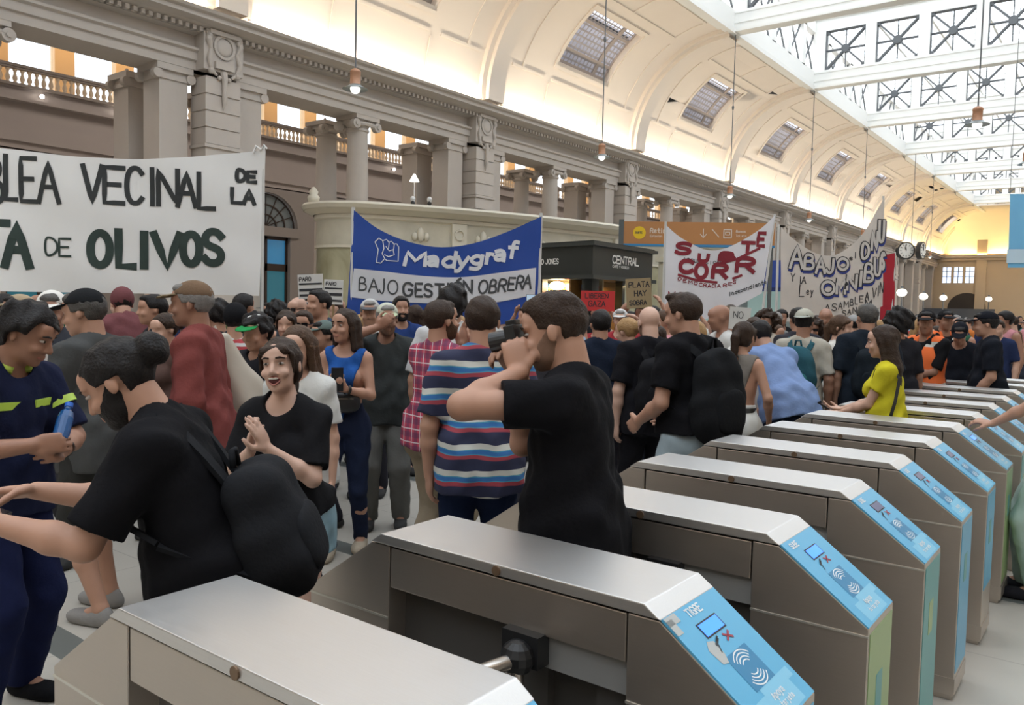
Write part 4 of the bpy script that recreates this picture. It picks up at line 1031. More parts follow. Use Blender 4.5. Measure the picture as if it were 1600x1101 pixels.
    if bot:
        b_ = dict(c=(.03, .04, .08), kind='pants', cut=.97, e=.016, mat=None, top=.02); b_.update(bot); e = b_['e']
        T = Field(V3(lo[0], lo[1], 0), V3(hi[0], hi[1], wst[2]+.12), v)
        T.add(ell(Hc+Rp@V3(0, 0, .02), ((.165 if f else .158)*fat+e*.6, .112*fat+e*.6, .125), Rp), .04); T.add(ell(wst, (.135*fat*(.86 if f else 1)+e*.6, .10*fat+e*.6, .12), Rm), .04)
        for sx in (-1, 1): T.add(ell(Hc+Rp@V3(sx*.072, -.055, -.025), (.088+e*.7, .088+e*.7, .095+e), Rp), .04)
        if b_['kind'] == 'skirt':
            T.add(ell(Hc+V3(0, -.005, .02-b_['cut']*.5), (.190, .145, .12+b_['cut']*.75), None, 4.), .05)
        else:
            for h_, k_, a_ in ((hR, kR, aR), (hL, kL, aL)):
                lw = b_.get('w', 1.)
                T.add(rcone(h_, k_, .088+e, (.056+e*1.2)*lw), .03); T.add(rcone(k_, a_, (.056+e*1.2)*lw, (.042+e*1.3)*lw), .02)
        fold(T, .0035)
        u_ = Rp@V3(0, 0, 1); P = wst+u_*b_['top']; ft = min(fR[2], fL[2])
        if b_['kind'] == 'skirt': zc = Hc[2]-b_['cut']
        elif b_['kind'] == 'shorts': zc = kR[2]+(hR[2]-kR[2])*b_['cut']
        else: zc = .055
        T.cut(lambda X, Y, Z: np.maximum((X-P[0])*u_[0]+(Y-P[1])*u_[1]+(Z-P[2])*u_[2], zc-Z))
        T.build({'pants': 'trousers', 'shorts': 'shorts', 'skirt': 'skirt'}[b_['kind']], b_['mat'] or cloth(b_['c']), root, s)
    if shoes is not None and vox < .03:
        for q, a_ in ((fR, aR), (fL, aL)):
            T = Field(q+V3(-.08, -.14, -.0), q+V3(.08, .20, .16), v); T.add(ell(q+V3(0, .04, .025), (.047, .145, .035), None, 2.6), 0); T.add(ell(q+V3(0, -.03, .06), (.042, .065, .05)), .03)
            T.add(ell(q+V3(0, .09, .04), (.042, .08, .03)), .03); T.cut(lambda X, Y, Z: (q[2]+.002)-Z+0*X+0*Y)
            T.build('shoe', cloth(shoes), root, s)
    inf = dict(root=root, s=s, Rc=Rc, Rp=Rp, Rh=Rh, hc=hc, ch=ch, nb=nb, wst=wst, Hc=Hc, hands=hands, eR=eR, eL=eL, wR=wR, wL=wL, sR=sR, sL=sL, rz=face-90, pos=pos, v=v)
    return inf
def to_world(inf, pt):
    q = rotz(inf['rz'])@(np.array(pt, float)*inf['s']); return V3(q[0]+inf['pos'][0], q[1]+inf['pos'][1], q[2])
def in_frame(inf, m, origin, Rl=None):
    """place an MB given in metres in the person's frame at origin (person units) with rotation Rl, in world coordinates"""
    Rw = rotz(inf['rz']); Rl = np.eye(3) if Rl is None else Rl; o = np.array(origin, float)*inf['s']
    out = []
    for q in m.v:
        w_ = Rw@(Rl@np.array(q)+o); out.append((w_[0]+inf['pos'][0], w_[1]+inf['pos'][1], w_[2]))
    m.v = out; return m
def backpack(inf, c, label, size=(.16, .10, .24), c2=None, off=-.02, straps=True):
    """a soft rucksack on the back: a thing of its own, with pocket, straps and loop"""
    Rc, ch = inf['Rc'], inf['ch']; s = inf['s']; v = max(inf['v'], .006)
    root = empty('backpack', (inf['pos'][0], inf['pos'][1], 0), math.radians(inf['rz']), label=label, cat='backpack')
    cc = ch+Rc@V3(0, -.135-size[1]*.75, -.06+off)
    T = Field(cc-V3(.45, .45, .45), cc+V3(.45, .45, .45), v)
    T.add(ell(cc, size, Rc, 3.2), 0); T.add(ell(cc+Rc@V3(0, -.0, -size[2]*.35), (size[0]*1.02, size[1]*1.12, size[2]*.62), Rc, 2.6), .04)
    T.warp(lambda X, Y, Z: .003*(np.sin(X*34+Z*21)+np.sin(Z*47+Y*23)*.6)); T.build('bag', cloth(c), root, s)
    T = Field(cc-V3(.4, .4, .4), cc+V3(.4, .4, .4), v)
    T.add(ell(cc+Rc@V3(0, -size[1]*.92, -size[2]*.32), (size[0]*.78, size[1]*.34, size[2]*.48), Rc, 3), 0); T.build('front_pocket', cloth(c2 or c), root, s)
    m = MB(); m.tube([(cc+Rc@V3(-.03, size[1]*.4, size[2]*.98))*s, (cc+Rc@V3(-.02, size[1]*.3, size[2]*1.22))*s, (cc+Rc@V3(.02, size[1]*.3, size[2]*1.22))*s, (cc+Rc@V3(.03, size[1]*.4, size[2]*.98))*s], .010*s, 8); m.build('loop', cloth(c), root, smooth=True)
    if straps:
        for sx in (-1, 1):
            P = [cc+Rc@V3(sx*.06, size[1]*.6, size[2]*.8), ch+Rc@V3(sx*.095, -.085, .19), ch+Rc@V3(sx*.105, -.01, .245), ch+Rc@V3(sx*.115, .085, .17), ch+Rc@V3(sx*.135, .135, .03), ch+Rc@V3(sx*.175, .05, -.09), cc+Rc@V3(sx*size[0]*.8, size[1]*.3, -size[2]*.6)]
            m = MB(); n_ = len(P); sm = []
            for i in range(n_-1):
                for q in (0, .5): 
                    p0, p1, p2, p3 = P[max(i-1, 0)], P[i], P[i+1], P[min(i+2, n_-1)]; tt = q
                    sm.append(.5*((2*p1)+(-p0+p2)*tt+(2*p0-5*p1+4*p2-p3)*tt*tt+(-p0+3*p1-3*p2+p3)*tt**3))
            sm.append(P[-1])
            for a, b_ in zip(sm, sm[1:]): m.bar(a*s, b_*s, .045*s, .014*s, upv=tuple(Rc@V3(0, 1, .3)))
            m.build('strap', cloth(c), root)
    return root
# ------------------------------------------------------------------ patterned cloth
def striped(name, cols, period, off=0., axis=2, obj=True):
    """horizontal woven stripes: cols = [(start fraction, colour), ...]"""
    m = bpy.data.materials.new(name); m.use_nodes = True; nt = m.node_tree; b = nt.nodes['Principled BSDF']; b.inputs['Roughness'].default_value = .88
    tc = nt.nodes.new('ShaderNodeTexCoord'); sp = nt.nodes.new('ShaderNodeSeparateXYZ'); nt.links.new(tc.outputs['Object'], sp.inputs[0])
    n = nt.nodes.new('ShaderNodeTexNoise'); n.inputs['Scale'].default_value = 5; nt.links.new(tc.outputs['Object'], n.inputs[0])
    ns = nt.nodes.new('ShaderNodeMath'); ns.operation = 'MULTIPLY_ADD'; ns.inputs[1].default_value = .05; ns.inputs[2].default_value = off; nt.links.new(n.outputs[0], ns.inputs[0])
    a = nt.nodes.new('ShaderNodeMath'); a.operation = 'ADD'; nt.links.new(sp.outputs[axis], a.inputs[0]); nt.links.new(ns.outputs[0], a.inputs[1])
    d = nt.nodes.new('ShaderNodeMath'); d.operation = 'DIVIDE'; d.inputs[1].default_value = period; nt.links.new(a.outputs[0], d.inputs[0])
    fr = nt.nodes.new('ShaderNodeMath'); fr.operation = 'FRACT'; nt.links.new(d.outputs[0], fr.inputs[0])
    r = nt.nodes.new('ShaderNodeValToRGB'); r.color_ramp.interpolation = 'CONSTANT'; nt.links.new(fr.outputs[0], r.inputs[0])
    el = r.color_ramp.elements
    el[0].position = 0; el[0].color = (*cols[0][1], 1); el[1].position = cols[1][0]; el[1].color = (*cols[1][1], 1)
    for p_, c in cols[2:]: e = el.new(p_); e.color = (*c, 1)
    nt.links.new(r.outputs[0], b.inputs['Base Color']); return m
POLO = striped('polo_stripes', [(0, (.33, .05, .07)), (.15, (.06, .27, .40)), (.19, (.03, .14, .38)), (.33, (.06, .27, .40)), (.37, (.56, .56, .52)), (.57, (.022, .026, .065))], .123, -.005)
REDSTR = striped('red_stripes', [(0, (.6, .6, .6)), (.5, (.42, .05, .06))], .05)
CHEST = striped('dark_with_pale_band', [(0, (.03, .035, .05)), (.53, (.50, .47, .45)), (.575, (.03, .035, .05))], 1.3, -.60)
def plaid():
    m = bpy.data.materials.new('plaid'); m.use_nodes = True; nt = m.node_tree; b = nt.nodes['Principled BSDF']; b.inputs['Roughness'].default_value = .88
    tc = nt.nodes.new('ShaderNodeTexCoord'); sp = nt.nodes.new('ShaderNodeSeparateXYZ'); nt.links.new(tc.outputs['Object'], sp.inputs[0])
    xy = nt.nodes.new('ShaderNodeMath'); xy.operation = 'ADD'; nt.links.new(sp.outputs[0], xy.inputs[0]); nt.links.new(sp.outputs[1], xy.inputs[1])
    def st(out, per, wd, off=0):
        a = nt.nodes.new('ShaderNodeMath'); a.operation = 'ADD'; a.inputs[1].default_value = off; nt.links.new(out, a.inputs[0])
        q = nt.nodes.new('ShaderNodeMath'); q.operation = 'FLOORED_MODULO'; q.inputs[1].default_value = per; nt.links.new(a.outputs[0], q.inputs[0])
        l = nt.nodes.new('ShaderNodeMath'); l.operation = 'LESS_THAN'; l.inputs[1].default_value = wd; nt.links.new(q.outputs[0], l.inputs[0]); return l.outputs[0]
    col = None
    def lay(f, c, prev, amt):
        m_ = nt.nodes.new('ShaderNodeMix'); m_.data_type = 'RGBA'; k = nt.nodes.new('ShaderNodeMath'); k.operation = 'MULTIPLY'; k.inputs[1].default_value = amt
        nt.links.new(f, k.inputs[0]); nt.links.new(k.outputs[0], m_.inputs[0]); m_.inputs[7].default_value = (*c, 1)
        if isinstance(prev, tuple): m_.inputs[6].default_value = (*prev, 1)
        else: nt.links.new(prev, m_.inputs[6])
        return m_.outputs[2]
    c = lay(st(sp.outputs[2], .075, .03), (.10, .03, .08), (.42, .045, .085), .6); c = lay(st(xy.outputs[0], .075, .03, .01), (.10, .03, .08), c, .6)
    c = lay(st(sp.outputs[2], .075, .006, .03), (.65, .60, .62), c, .8); c = lay(st(xy.outputs[0], .075, .006, .035), (.65, .60, .62), c, .8)
    nt.links.new(c, b.inputs['Base Color']); return m
PLAID = plaid()
HIVIS = mat('hivis_yellow', (.50, .72, .10), .4); REFL = mat('reflective_grey', (.45, .48, .46), .3, .3); ORANGE = (.85, .17, .04)
BLK = (.008, .008, .010); NAVY = (.012, .016, .045)
def patch(inf, name, pts, wd, m, up_, par=None):
    """a sewn-on band following pts (person units), as a child"""
    b_ = MB(); s = inf['s']
    for a, c in zip(pts, pts[1:]): b_.bar(np.array(a)*s, np.array(c)*s, wd, .006, upv=up_)
    return b_.build(name, m, par or inf['root'])

# ------------------------------------------------------------------ people in the foreground
# bending man with hair bun and rucksack
A = person((-2.027, 1.247), 222.6, 1.61, 'm', .0065, 'm', dict(lean=21, head=(-4, 18, 0), L=(-.20, .47, 1.19), R=(.10, .50, 1.21), Le=(-.25, -.3, -1), Re=(.4, -.4, -1), Lh=((.25, 1, .05), (.5, 0, -1), -1), Rh=((-.4, 1, 0), (-.5, 0, -1), 1), Lc=.5, Rc=.6),
    dict(c=BLK, sl=.80, hem=.22, e=.026), dict(c=(.012, .012, .014)), ('bun', 'k'), None, ('trim', 'k'), 'man in black T-shirt with hair bun bending forward in the left foreground', detail=True)
backpack(A, (.016, .017, .020), 'large black rucksack on the back of the bending man with a hair bun', (.155, .10, .205), None, -.12)
# man in navy workwear at the left edge
B_ = person((-3.529, 1.336), 21.0, 1.655, 'm', .0075, 't', dict(lean=6, head=(18, 18, 0), L=(-.02, .30, 1.13), R=(.13, .30, 1.17), Le=(-.8, -.1, -.7), Re=(.7, -.2, -.7), Lh=((.9, .3, .05), (0, -1, -.2), -1), Rc=.7, Lc=.6, feet=((.13, .05, 0), (-.13, -.02, 0))),
    dict(c=NAVY, sl=.88, hem=.22, e=.024, collar=(.42, .55, .10)), dict(c=(.010, .014, .05), e=.020), ('curly', 'k'), None, None, 'man in navy work uniform with fluorescent stripes at the left edge, arms folded forward', detail=True, shoes=(.008, .008, .008))
def ring(inf, c, ax, r, wd, m, name):
    q = MB(); ax = unit(ax); u = unit(np.cross(ax, [.3, .1, 1.])) if abs(ax[2]) < .9 else V3(1, 0, 0); v_ = np.cross(ax, u); s = inf['s']
    rr = []
    for i in range(20):
        t = 2*PI*i/20
        for k_ in (-.5, .5): q.v.append(tuple((np.array(c)+(u*math.cos(t)+v_*math.sin(t))*r+ax*wd*k_)*s))
    for i in range(20): q.f.append((2*i, 2*i+1, (2*i+3) % 40, (2*i+2) % 40)); q.m.append(0)
    return q.build(name, m, inf['root'], smooth=True)
for E_, S_ in ((B_['eL'], B_['sL']), (B_['eR'], B_['sR'])): ring(B_, S_+(E_-S_)*.45, E_-S_, .082, .032, HIVIS, 'sleeve_stripe')
for dx in (-.085, .085):
    m = MB(); c0 = B_['ch']; Rc_ = B_['Rc']
    P_ = [c0+Rc_@V3(dx+i*.02, .128-abs(dx+i*.02)*.22, .085) for i in (-2.6, 0, 2.6)]
    patch(B_, 'chest_stripe', P_, .03, HIVIS, tuple(Rc_@V3(0, 1, 0)))
for a_ in ((.13, .02, .20), (-.13, -.05, .20)): ring(B_, a_, (0, 0, 1), .078, .035, HIVIS, 'ankle_stripe')
# laughing woman clapping
C_ = person((-2.553, 1.953), 297.7, 1.535, 'f', .0065, 'p', dict(lean=8, head=(6, -12, 5), L=(-.035, .27, 1.30), R=(.045, .25, 1.28), Le=(-.7, -.3, -1), Re=(.7, -.3, -1), Lh=((.25, .5, 1), (1, -.2, -.2), 1), Rh=((-.25, .4, 1), (-1, -.2, 0), 1), Lc=.12, Rc=.15),
    dict(c=(.012, .012, .014), sl=.82, hem=.08, e=.018), dict(c=(.22, .36, .43), kind='skirt', cut=.13, mat=mat('light_denim', (.24, .38, .45), .85, noise=.2, nscale=30)), ('pony', 'b'), None, None, 'laughing woman in black T-shirt and short pale denim skirt clapping her hands', detail=True, smile=2)
# maroon shirt man
D_ = person((-4.092, 2.541), 220.2, 1.765, 'm', .0085, 't', dict(lean=3, head=(4, 0, 0)), dict(c=(.20, .055, .05), sl=1.2, hem=.26, e=.024, collar=(.20, .055, .05)), dict(c=(.05, .045, .04)), ('short', 'g'), ('cap', (.17, .11, .07), (.20, .15, .09)), None,
    'older man in maroon long-sleeved shirt and brown cap facing left', detail=False)
# woman in blue top holding a phone
E2 = person((-4.106, 3.598), 308.8, 1.625, 'f', .0095, 'm', dict(head=(-28, -4, 0), L=(-.04, .24, 1.20), R=(.05, .24, 1.20), Le=(-.6, -.3, -1), Re=(.6, -.3, -1), Lh=((.6, .5, .8), (0, -1, 0), 1), Rh=((-.6, .5, .8), (0, -1, 0), 1), Lc=.5, Rc=.5, feet=((.09, .10, 0), (-.10, -.12, 0))),
    dict(c=(.02, .09, .33), sl=0, hem=.16, e=.014, neck=.088), dict(c=(.015, .022, .05), e=.013, w=.9), ('long', 'b'), None, None, 'woman in royal blue sleeveless top and dark jeans holding a phone at her chest', detail=True, shoes=(.42, .36, .28))
# man shading his eyes
F_ = person((-4.406, 4.25), 314.0, 1.67, 'm', .0105, 't', dict(head=(8, 4, 0), R=(.055, .20, 1.56), Re=(.9, .2, -.3), Rh=((-.7, .3, .6), (0, -1, -.2), 1), Rc=.5, feet=((.12, .04, 0), (-.13, .02, 0))),
    dict(c=(.045, .05, .05), sl=.85, hem=.26, e=.026), dict(c=(.15, .15, .14), e=.024), ('short', 'g'), ('cap', (.52, .54, .45), (.45, .52, .35)), ('stubble', 'g'), 'man in dark grey T-shirt, grey trousers and pale cap raising a hand to his brow')
# plaid shirt man shouting through his hands
G_ = person((-3.22, 3.519), 80.5, 1.695, 'm', .0085, 'm', dict(lean=2, head=(0, -6, 0), R=(.075, .20, 1.46), L=(-.055, .22, 1.47), Re=(.6, .3, -1), Le=(-.6, .3, -1), Rh=((-.1, .45, 1), (-.7, -.4, 0), 1), Lh=((.1, .45, 1), (.7, -.4, 0), -1), Rc=.25, Lc=.25),
    dict(mat=PLAID, sl=.85, hem=.21, e=.022), dict(c=(.27, .22, .155), e=.03, w=1.1), ('short', 'b'), None, ('full', 'br'), 'man in red plaid shirt and khaki cargo trousers shouting through cupped hands', detail=True, shoes=(.05, .04, .04))
# striped polo seen from behind
H_ = person((-2.447, 2.976), 135.4, 1.715, 'm', .0075, 'm', dict(head=(-12, 4, 0), R=(.19, .20, 1.06), Re=(.5, -.5, -1), feet=((.12, 0, 0), (-.12, 0, 0))), dict(mat=POLO, sl=.82, hem=.26, e=.024, fe=0, collar=(.03, .035, .06)), dict(c=(.010, .018, .05), e=.018), ('short', 'b'), None, None,
    'man seen from behind in a blue, white and red striped polo shirt', fat=1.12)
# man photographing
I_ = person((-1.398, 2.165), 196.9, 1.725, 'm', .006, 'm', dict(lean=2, head=(2, 12, 0), L=(-.095, .150, 1.475), R=(.05, .20, 1.45), Le=(-1, .05, -.55), Re=(.1, .45, -1), Lh=((.15, .35, 1), (.9, .3, -.2), -1), Rh=((-.35, .45, .7), (-.6, .4, .2), 1), Lc=.75, Rc=.7),
    dict(c=(.009, .009, .011), sl=.58, hem=.26, e=.024), dict(c=(.010, .010, .013), e=.02), ('fade', 'b'), None, ('stubble', 'b'), 'man in black T-shirt with cropped hair holding a camera up to his eye', detail=True)
# man with flat-topped hair and rucksack
J_ = person((-2.05, 4.409), 165.0, 1.775, 'm', .0085, 'm', dict(lean=3, head=(14, 6, 0), L=(-.20, .20, .99), R=(.16, .22, 1.0), Le=(-.4, -.8, -.4)), dict(c=(.009, .009, .011), sl=.72, hem=.13, e=.024), dict(mat=mat('pale_denim', (.36, .45, .50), .85, noise=.15, nscale=20), e=.022), ('quiff', 'b'), None, None,
    'man in black T-shirt and pale jeans with black rucksack and swept-up dark hair')
backpack(J_, (.013, .014, .016), 'square black rucksack on the man in pale jeans behind the turnstiles', (.16, .09, .26))
K_ = person((-2.734, 5.208), 137.4, 1.70, 'm', .0095, 'p', dict(head=(0, 10, 0)), dict(c=(.010, .011, .014), sl=.8, hem=.26, e=.026), dict(c=(.01, .01, .012)), ('bald', 'g'), None, ('stubble', 'br'), 'bald man in black seen from behind, left of the man in pale jeans', fat=1.1)
backpack(K_, (.012, .013, .015), 'black rucksack on the bald man in black', (.15, .09, .22))
L_ = person((-3.238, 5.83), 149.1, 1.60, 'f', .0125, 'l', dict(head=(20, 10, 0)), dict(c=(.22, .20, .18), sl=0, hem=.2), dict(c=(.05, .05, .06)), ('bun', 'bl'), None, None, 'blond woman with tied hair and grey sleeveless top seen from behind')
M_ = person((-2.26, 5.695), 89.8, 1.60, 'f', .0085, 'm', dict(head=(-8, 8, 0), R=(.20, .12, .98)), dict(c=(.20, .18, .16), sl=0, hem=.12, e=.010, neck=.085), dict(mat=mat('white_denim', (.60, .60, .57), .85, noise=.06, nscale=20), kind='shorts', cut=.35, e=.022), ('pony', 'b'), None, None, 'woman with long dark ponytail, grey tank top and white shorts seen from behind')
ring(M_, M_['wst']+V3(0, 0, -.02), (0, 0, 1), .135, .035, mat('black_belt', (.01, .01, .01), .4), 'belt')
N_ = person((-2.139, 6.289), 148.8, 1.72, 'm', .009, 'm', dict(lean=44, head=(0, -10, 0), L=(-.14, .42, .86), R=(.14, .45, .85), Le=(-.5, -.2, -1)), dict(c=(.20, .29, .52), sl=.85, hem=.22, e=.026, collar=(.20, .29, .52)), dict(c=(.015, .025, .06), e=.024), ('short', 'k'), None, None,
    'man in light blue polo shirt bending forward behind the turnstiles', fat=1.15)
if 0: patch(N_, 'shoulder_strap', [N_['ch']+N_['Rc']@V3(*q) for q in ((.10, .0, .19), (.06, -.105, .14), (-.04, -.135, .0), (-.14, -.11, -.15))], .03, mat('strap_dark', (.02, .015, .03), .6), tuple(N_['Rc']@V3(0, -1, 0)))
O_ = person((-2.328, 7.277), 95.8, 1.70, 'm', .0115, 't', dict(head=(0, 4, 0)), dict(c=(.45, .42, .36), sl=.85, hem=.28), dict(c=(.36, .33, .27), e=.03), ('short', 'k'), ('backcap', (.42, .42, .36), (.36, .38, .34)), None, 'man in cream T-shirt with back-to-front beige cap, teal rucksack on his back')
backpack(O_, (.03, .10, .13), 'teal rucksack on the man with back-to-front beige cap', (.155, .10, .25), (.04, .16, .17))
P_w = person((-2.202, 7.875), 0.6, 1.66, 'f', .0115, 'l', dict(head=(-5, 4, 0), R=(-.02, .24, 1.13), L=(.0, .26, 1.10), Re=(.6, -.3, -1), Le=(-.6, -.3, -1)), dict(c=(.66, .64, .60), sl=.6, hem=.14), dict(c=(.52, .50, .46), kind='skirt', cut=.26), ('pony', 'br'), None, None, 'woman in white T-shirt and pale short skirt with arms folded', shoes=(.4, .4, .4))
Q_ = person((-1.33, 5.95), 186.6, 1.60, 'f', .0085, 'l', dict(head=(2, 6, 0), L=(-.08, .31, 1.06), R=(.06, .31, 1.08), Le=(-.3, -.5, -1), Re=(.4, -.4, -1), Lh=((.1, 1, .1), (.2, 0, -1), -1), Rh=((-.2, 1, .1), (0, -.2, 1), 1), Lc=.4), dict(c=(.62, .55, .03), sl=.55, hem=.42, e=.014, neck=.08), dict(c=(.62, .55, .03), kind='skirt', cut=.42), ('long', 'b'), None, None,
    'young woman in yellow dress with long dark hair looking at her phone', detail=True)
patch(Q_, 'bag_strap', [Q_['ch']+Q_['Rc']@V3(*q) for q in ((-.10, .10, .02), (-.105, .06, .18), (-.11, -.03, .215), (-.14, -.10, .12), (-.165, -.08, -.05), (-.17, -.02, -.3))], .02, mat('strap_black', (.01, .01, .01), .5), (-1, 0, .2))
R_ = person((-1.846, 7.48), 119.2, 1.76, 'm', .0125, 'm', dict(head=(10, 0, 0)), dict(c=(.014, .02, .03), sl=.85, hem=.26, e=.03), dict(c=(.02, .02, .025)), ('short', 'gd'), None, None, 'man in dark blue-black top behind the woman in yellow', fat=1.1)
backpack(R_, (.013, .018, .024), 'dark navy rucksack on the man behind the woman in yellow', (.14, .09, .22))
def vest(inf, nm='safety_vest'):
    """orange waistcoat with grey reflective bands, open over the shoulders"""
    T = Field(inf['Hc']-V3(.4, .4, .1), inf['nb']+V3(.4, .4, .1), inf['v']); e = .052
    for c_, r_, R__ in ((inf['ch'], (.160+e, .105+e, .165+e), inf['Rc']), (inf['wst'], (.142+e, .105+e, .15+e), inf['Rc']), (inf['Hc']+V3(0, 0, .03), (.158+e, .125+e, .12+e), inf['Rp'])): T.add(ell(c_, r_, R__), .05)
    for S_ in (inf['sR'], inf['sL']): T.add(rcone(inf['nb']+V3(0, 0, -.01), S_*.72+inf['nb']*.28, .07, .085), .03)
    T.sub(ell(inf['nb']+inf['Rc']@V3(0, .11, -.02), (.045, .14, .13), inf['Rc']), .01)
    T.cut(lambda X, Y, Z: inf['Hc'][2]-.02-Z+0*X+0*Y)
    return T.build(nm, VESTM, inf['root'], inf['s'])
VESTM = striped('hivis_orange_bands', [(0, ORANGE), (.50, (.55, .56, .52)), (.62, ORANGE)], .40, .02)
S1 = person((-1.662, 8.978), 250.5, 1.72, 'm', .0135, 't', dict(head=(25, 4, 0), L=(.05, .24, 1.08), R=(.02, .26, 1.10), Le=(-.6, -.3, -1), Re=(.6, -.3, -1)), dict(c=(.012, .012, .014), sl=.85), dict(c=(.012, .012, .014)), ('short', 'k'), ('cap', (.012, .012, .014), (.012, .012, .014)), None, 'left guard in orange safety vest and dark cap behind the far turnstiles'); vest(S1)
S2 = person((-1.846, 11.037), 309.2, 1.74, 'm', .0145, 't', dict(head=(-10, 4, 0)), dict(c=(.012, .012, .014), sl=.85), dict(c=(.012, .012, .014)), ('short', 'k'), ('cap', (.012, .012, .014), (.012, .012, .014)), None, 'right guard in orange safety vest, half hidden by the two in black uniform'); vest(S2)
T1 = person((-1.479, 9.745), 276.7, 1.63, 'm', .0125, 'm', dict(head=(0, 26, 0), lean=4), dict(c=(.010, .012, .018), sl=.85, hem=.2, e=.024, neck=.08), dict(c=(.010, .012, .018)), ('short', 'k'), ('cap', (.010, .011, .016), (.010, .011, .016)), None, 'guard in black uniform and cap looking down, facing the turnstiles', fat=1.1)
U1 = person((-1.116, 9.004), 194.1, 1.72, 'm', .0125, 'm', dict(head=(0, 6, 0), L=(-.17, .14, .92)), dict(c=(.010, .012, .018), sl=.8, hem=.2, e=.024), dict(c=(.010, .012, .018)), ('short', 'k'), ('cap', (.010, .011, .016), (.010, .011, .016)), None, 'guard in black uniform and cap standing in profile facing left', fat=1.1)
W_ = person((-0.313, 5.732), 185.1, 1.66, 'f', .0095, 'm', dict(L=(-.08, .44, 1.02), R=(.2, .1, .9), Le=(-.4, -.5, -1), Lh=((.1, 1, .15), (.3, 0, -1), 1), Lc=.5, feet=((.1, .16, 0), (-.1, .10, 0))), dict(c=(.42, .56, .50), sl=.5, hem=.3, e=.03), dict(c=(.45, .58, .53), e=.03), ('long', 'b'), None, None, 'passenger in pale green clothes at the right edge reaching a hand to a reader', shoes=(.02, .02, .025))
# ------------------------------------------------------------------ people in the middle distance
V1 = person((-5.261, 2.279), 306.6, 1.70, 'm', .010, 't', dict(head=(20, 8, 0)), dict(mat=CHEST, sl=.85, e=.026), dict(c=(.03, .03, .035)), ('short', 'gd'), ('cap', (.72, .70, .66), (.70, .68, .64)), None, 'man in white cap and dark T-shirt with a pale chest band', fat=1.1)
V2 = person((-4.242, 2.049), 199.2, 1.71, 'm', .0095, 'm', dict(lean=4, head=(20, 6, 0), L=(-.14, .30, 1.05), R=(.16, .28, 1.05), feet=((.12, .06, 0), (-.11, -.10, 0))), dict(c=(.07, .072, .072), sl=.85, hem=.27, e=.026), dict(c=(.035, .035, .033), kind='shorts', cut=.02, e=.03), ('short', 'gd'), ('cap', (.015, .016, .018), (.015, .016, .018)), None,
    'man in black cap, grey shirt and dark shorts behind the bending man', shoes=(.25, .24, .23))
m = MB().ball((0, 0, 0), 1, 12); kk = V2['hc']
V3p = person((-5.266, 3.029), 270.1, 1.57, 'f', .0115, 'l', dict(head=(10, 6, 0)), dict(c=(.10, .06, .05), sl=.8), dict(c=(.03, .03, .04)), ('bun', 'b'), None, None, 'dark-haired woman looking down, left of the man in maroon')
V4 = person((-4.342, 3.104), 284.4, 1.585, 'm', .0095, 'm', dict(head=(6, 8, 0)), dict(c=(.02, .02, .024), sl=.85, e=.024), dict(c=(.03, .03, .04)), ('curly', 'k'), ('cap', (.62, .62, .60), (.02, .25, .07)), None, 'youth in white and green cap and black T-shirt behind the clapping woman')
V5 = person((-5.166, 3.482), 136.0, 1.63, 'm', .0115, 'm', dict(head=(0, 4, 0)), dict(mat=REDSTR, sl=.85), dict(c=(.02, .02, .03)), ('short', 'k'), ('beanie', (.012, .012, .014), (.012, .012, .014)), None, 'person in red and white striped shirt and black hood cap seen from behind')
V6 = person((-5.117, 3.897), 314.7, 1.605, 'f', .0115, 'l', dict(head=(0, 4, 0)), dict(c=(.30, .10, .09), sl=0), dict(c=(.03, .03, .04)), ('pony', 'b'), None, None, 'dark-haired woman in red top behind the clapping woman')
V7 = person((-5.255, 4.169), 313.6, 1.60, 'f', .0115, 'm', dict(head=(-4, 2, 0), L=(-.09, .14, 1.47), Le=(-.6, .2, -1), Lh=((.3, .1, 1), (.8, -.2, 0), -1)), dict(c=(.06, .06, .07), sl=.6), dict(c=(.03, .03, .04)), ('short', 'b'), None, None, 'woman in dark sunglasses with a hand to her cheek', glasses='dark')
V8 = person((-6.254, 4.916), 291.8, 1.72, 'm', .0125, 'l', dict(head=(-10, 6, 0), L=(-.20, .16, 1.50), Le=(-.8, -.1, -.8)), dict(c=(.10, .11, .13), sl=.85), dict(c=(.03, .03, .04)), ('bald', 'g'), None, None, 'bald man with sunglasses below the striped placard', glasses='dark')
V9 = person((-5.705, 4.706), 300.5, 1.775, 'm', .012, 'm', dict(head=(-35, -2, 0)), dict(c=(.05, .07, .11), sl=.85), dict(c=(.03, .03, .04)), ('short', 'k'), None, None, 'tall dark-haired man in slate blue T-shirt looking right')
V10 = person((-4.724, 3.945), 260.1, 1.53, 'm', .012, 'm', dict(), dict(c=(.03, .03, .03), sl=.85), dict(c=(.03, .03, .04)), ('short', 'k'), ('cap', (.12, .16, .15), (.10, .14, .13)), None, 'short person in grey-green cap left of the woman in blue')
V11 = person((-5.211, 4.831), 307.2, 1.70, 'm', .012, 'm', dict(head=(6, 2, 0)), dict(c=(.58, .58, .56), sl=0), dict(c=(.03, .03, .04)), ('short', 'g'), ('cap', (.50, .50, .49), (.10, .10, .11)), None, 'grey-haired man in white cap and white tank top under the blue banner')
V12 = person((-5.645, 5.631), 335.1, 1.745, 'm', .012, 'm', dict(head=(-10, 0, 0)), dict(c=(.02, .045, .16), sl=1.2), dict(c=(.03, .03, .04)), ('short', 'k'), None, ('full', 'k'), 'bearded black-haired man in dark blue jacket under the blue banner')
V13 = person((-3.719, 4.207), 123.5, 1.79, 'm', .0105, 'm', dict(head=(8, -4, 0)), dict(c=(.55, .56, .57), sl=.85, e=.026), dict(c=(.03, .03, .04)), ('curly', 'k'), None, None, 'tall curly-haired man in white T-shirt seen from behind')
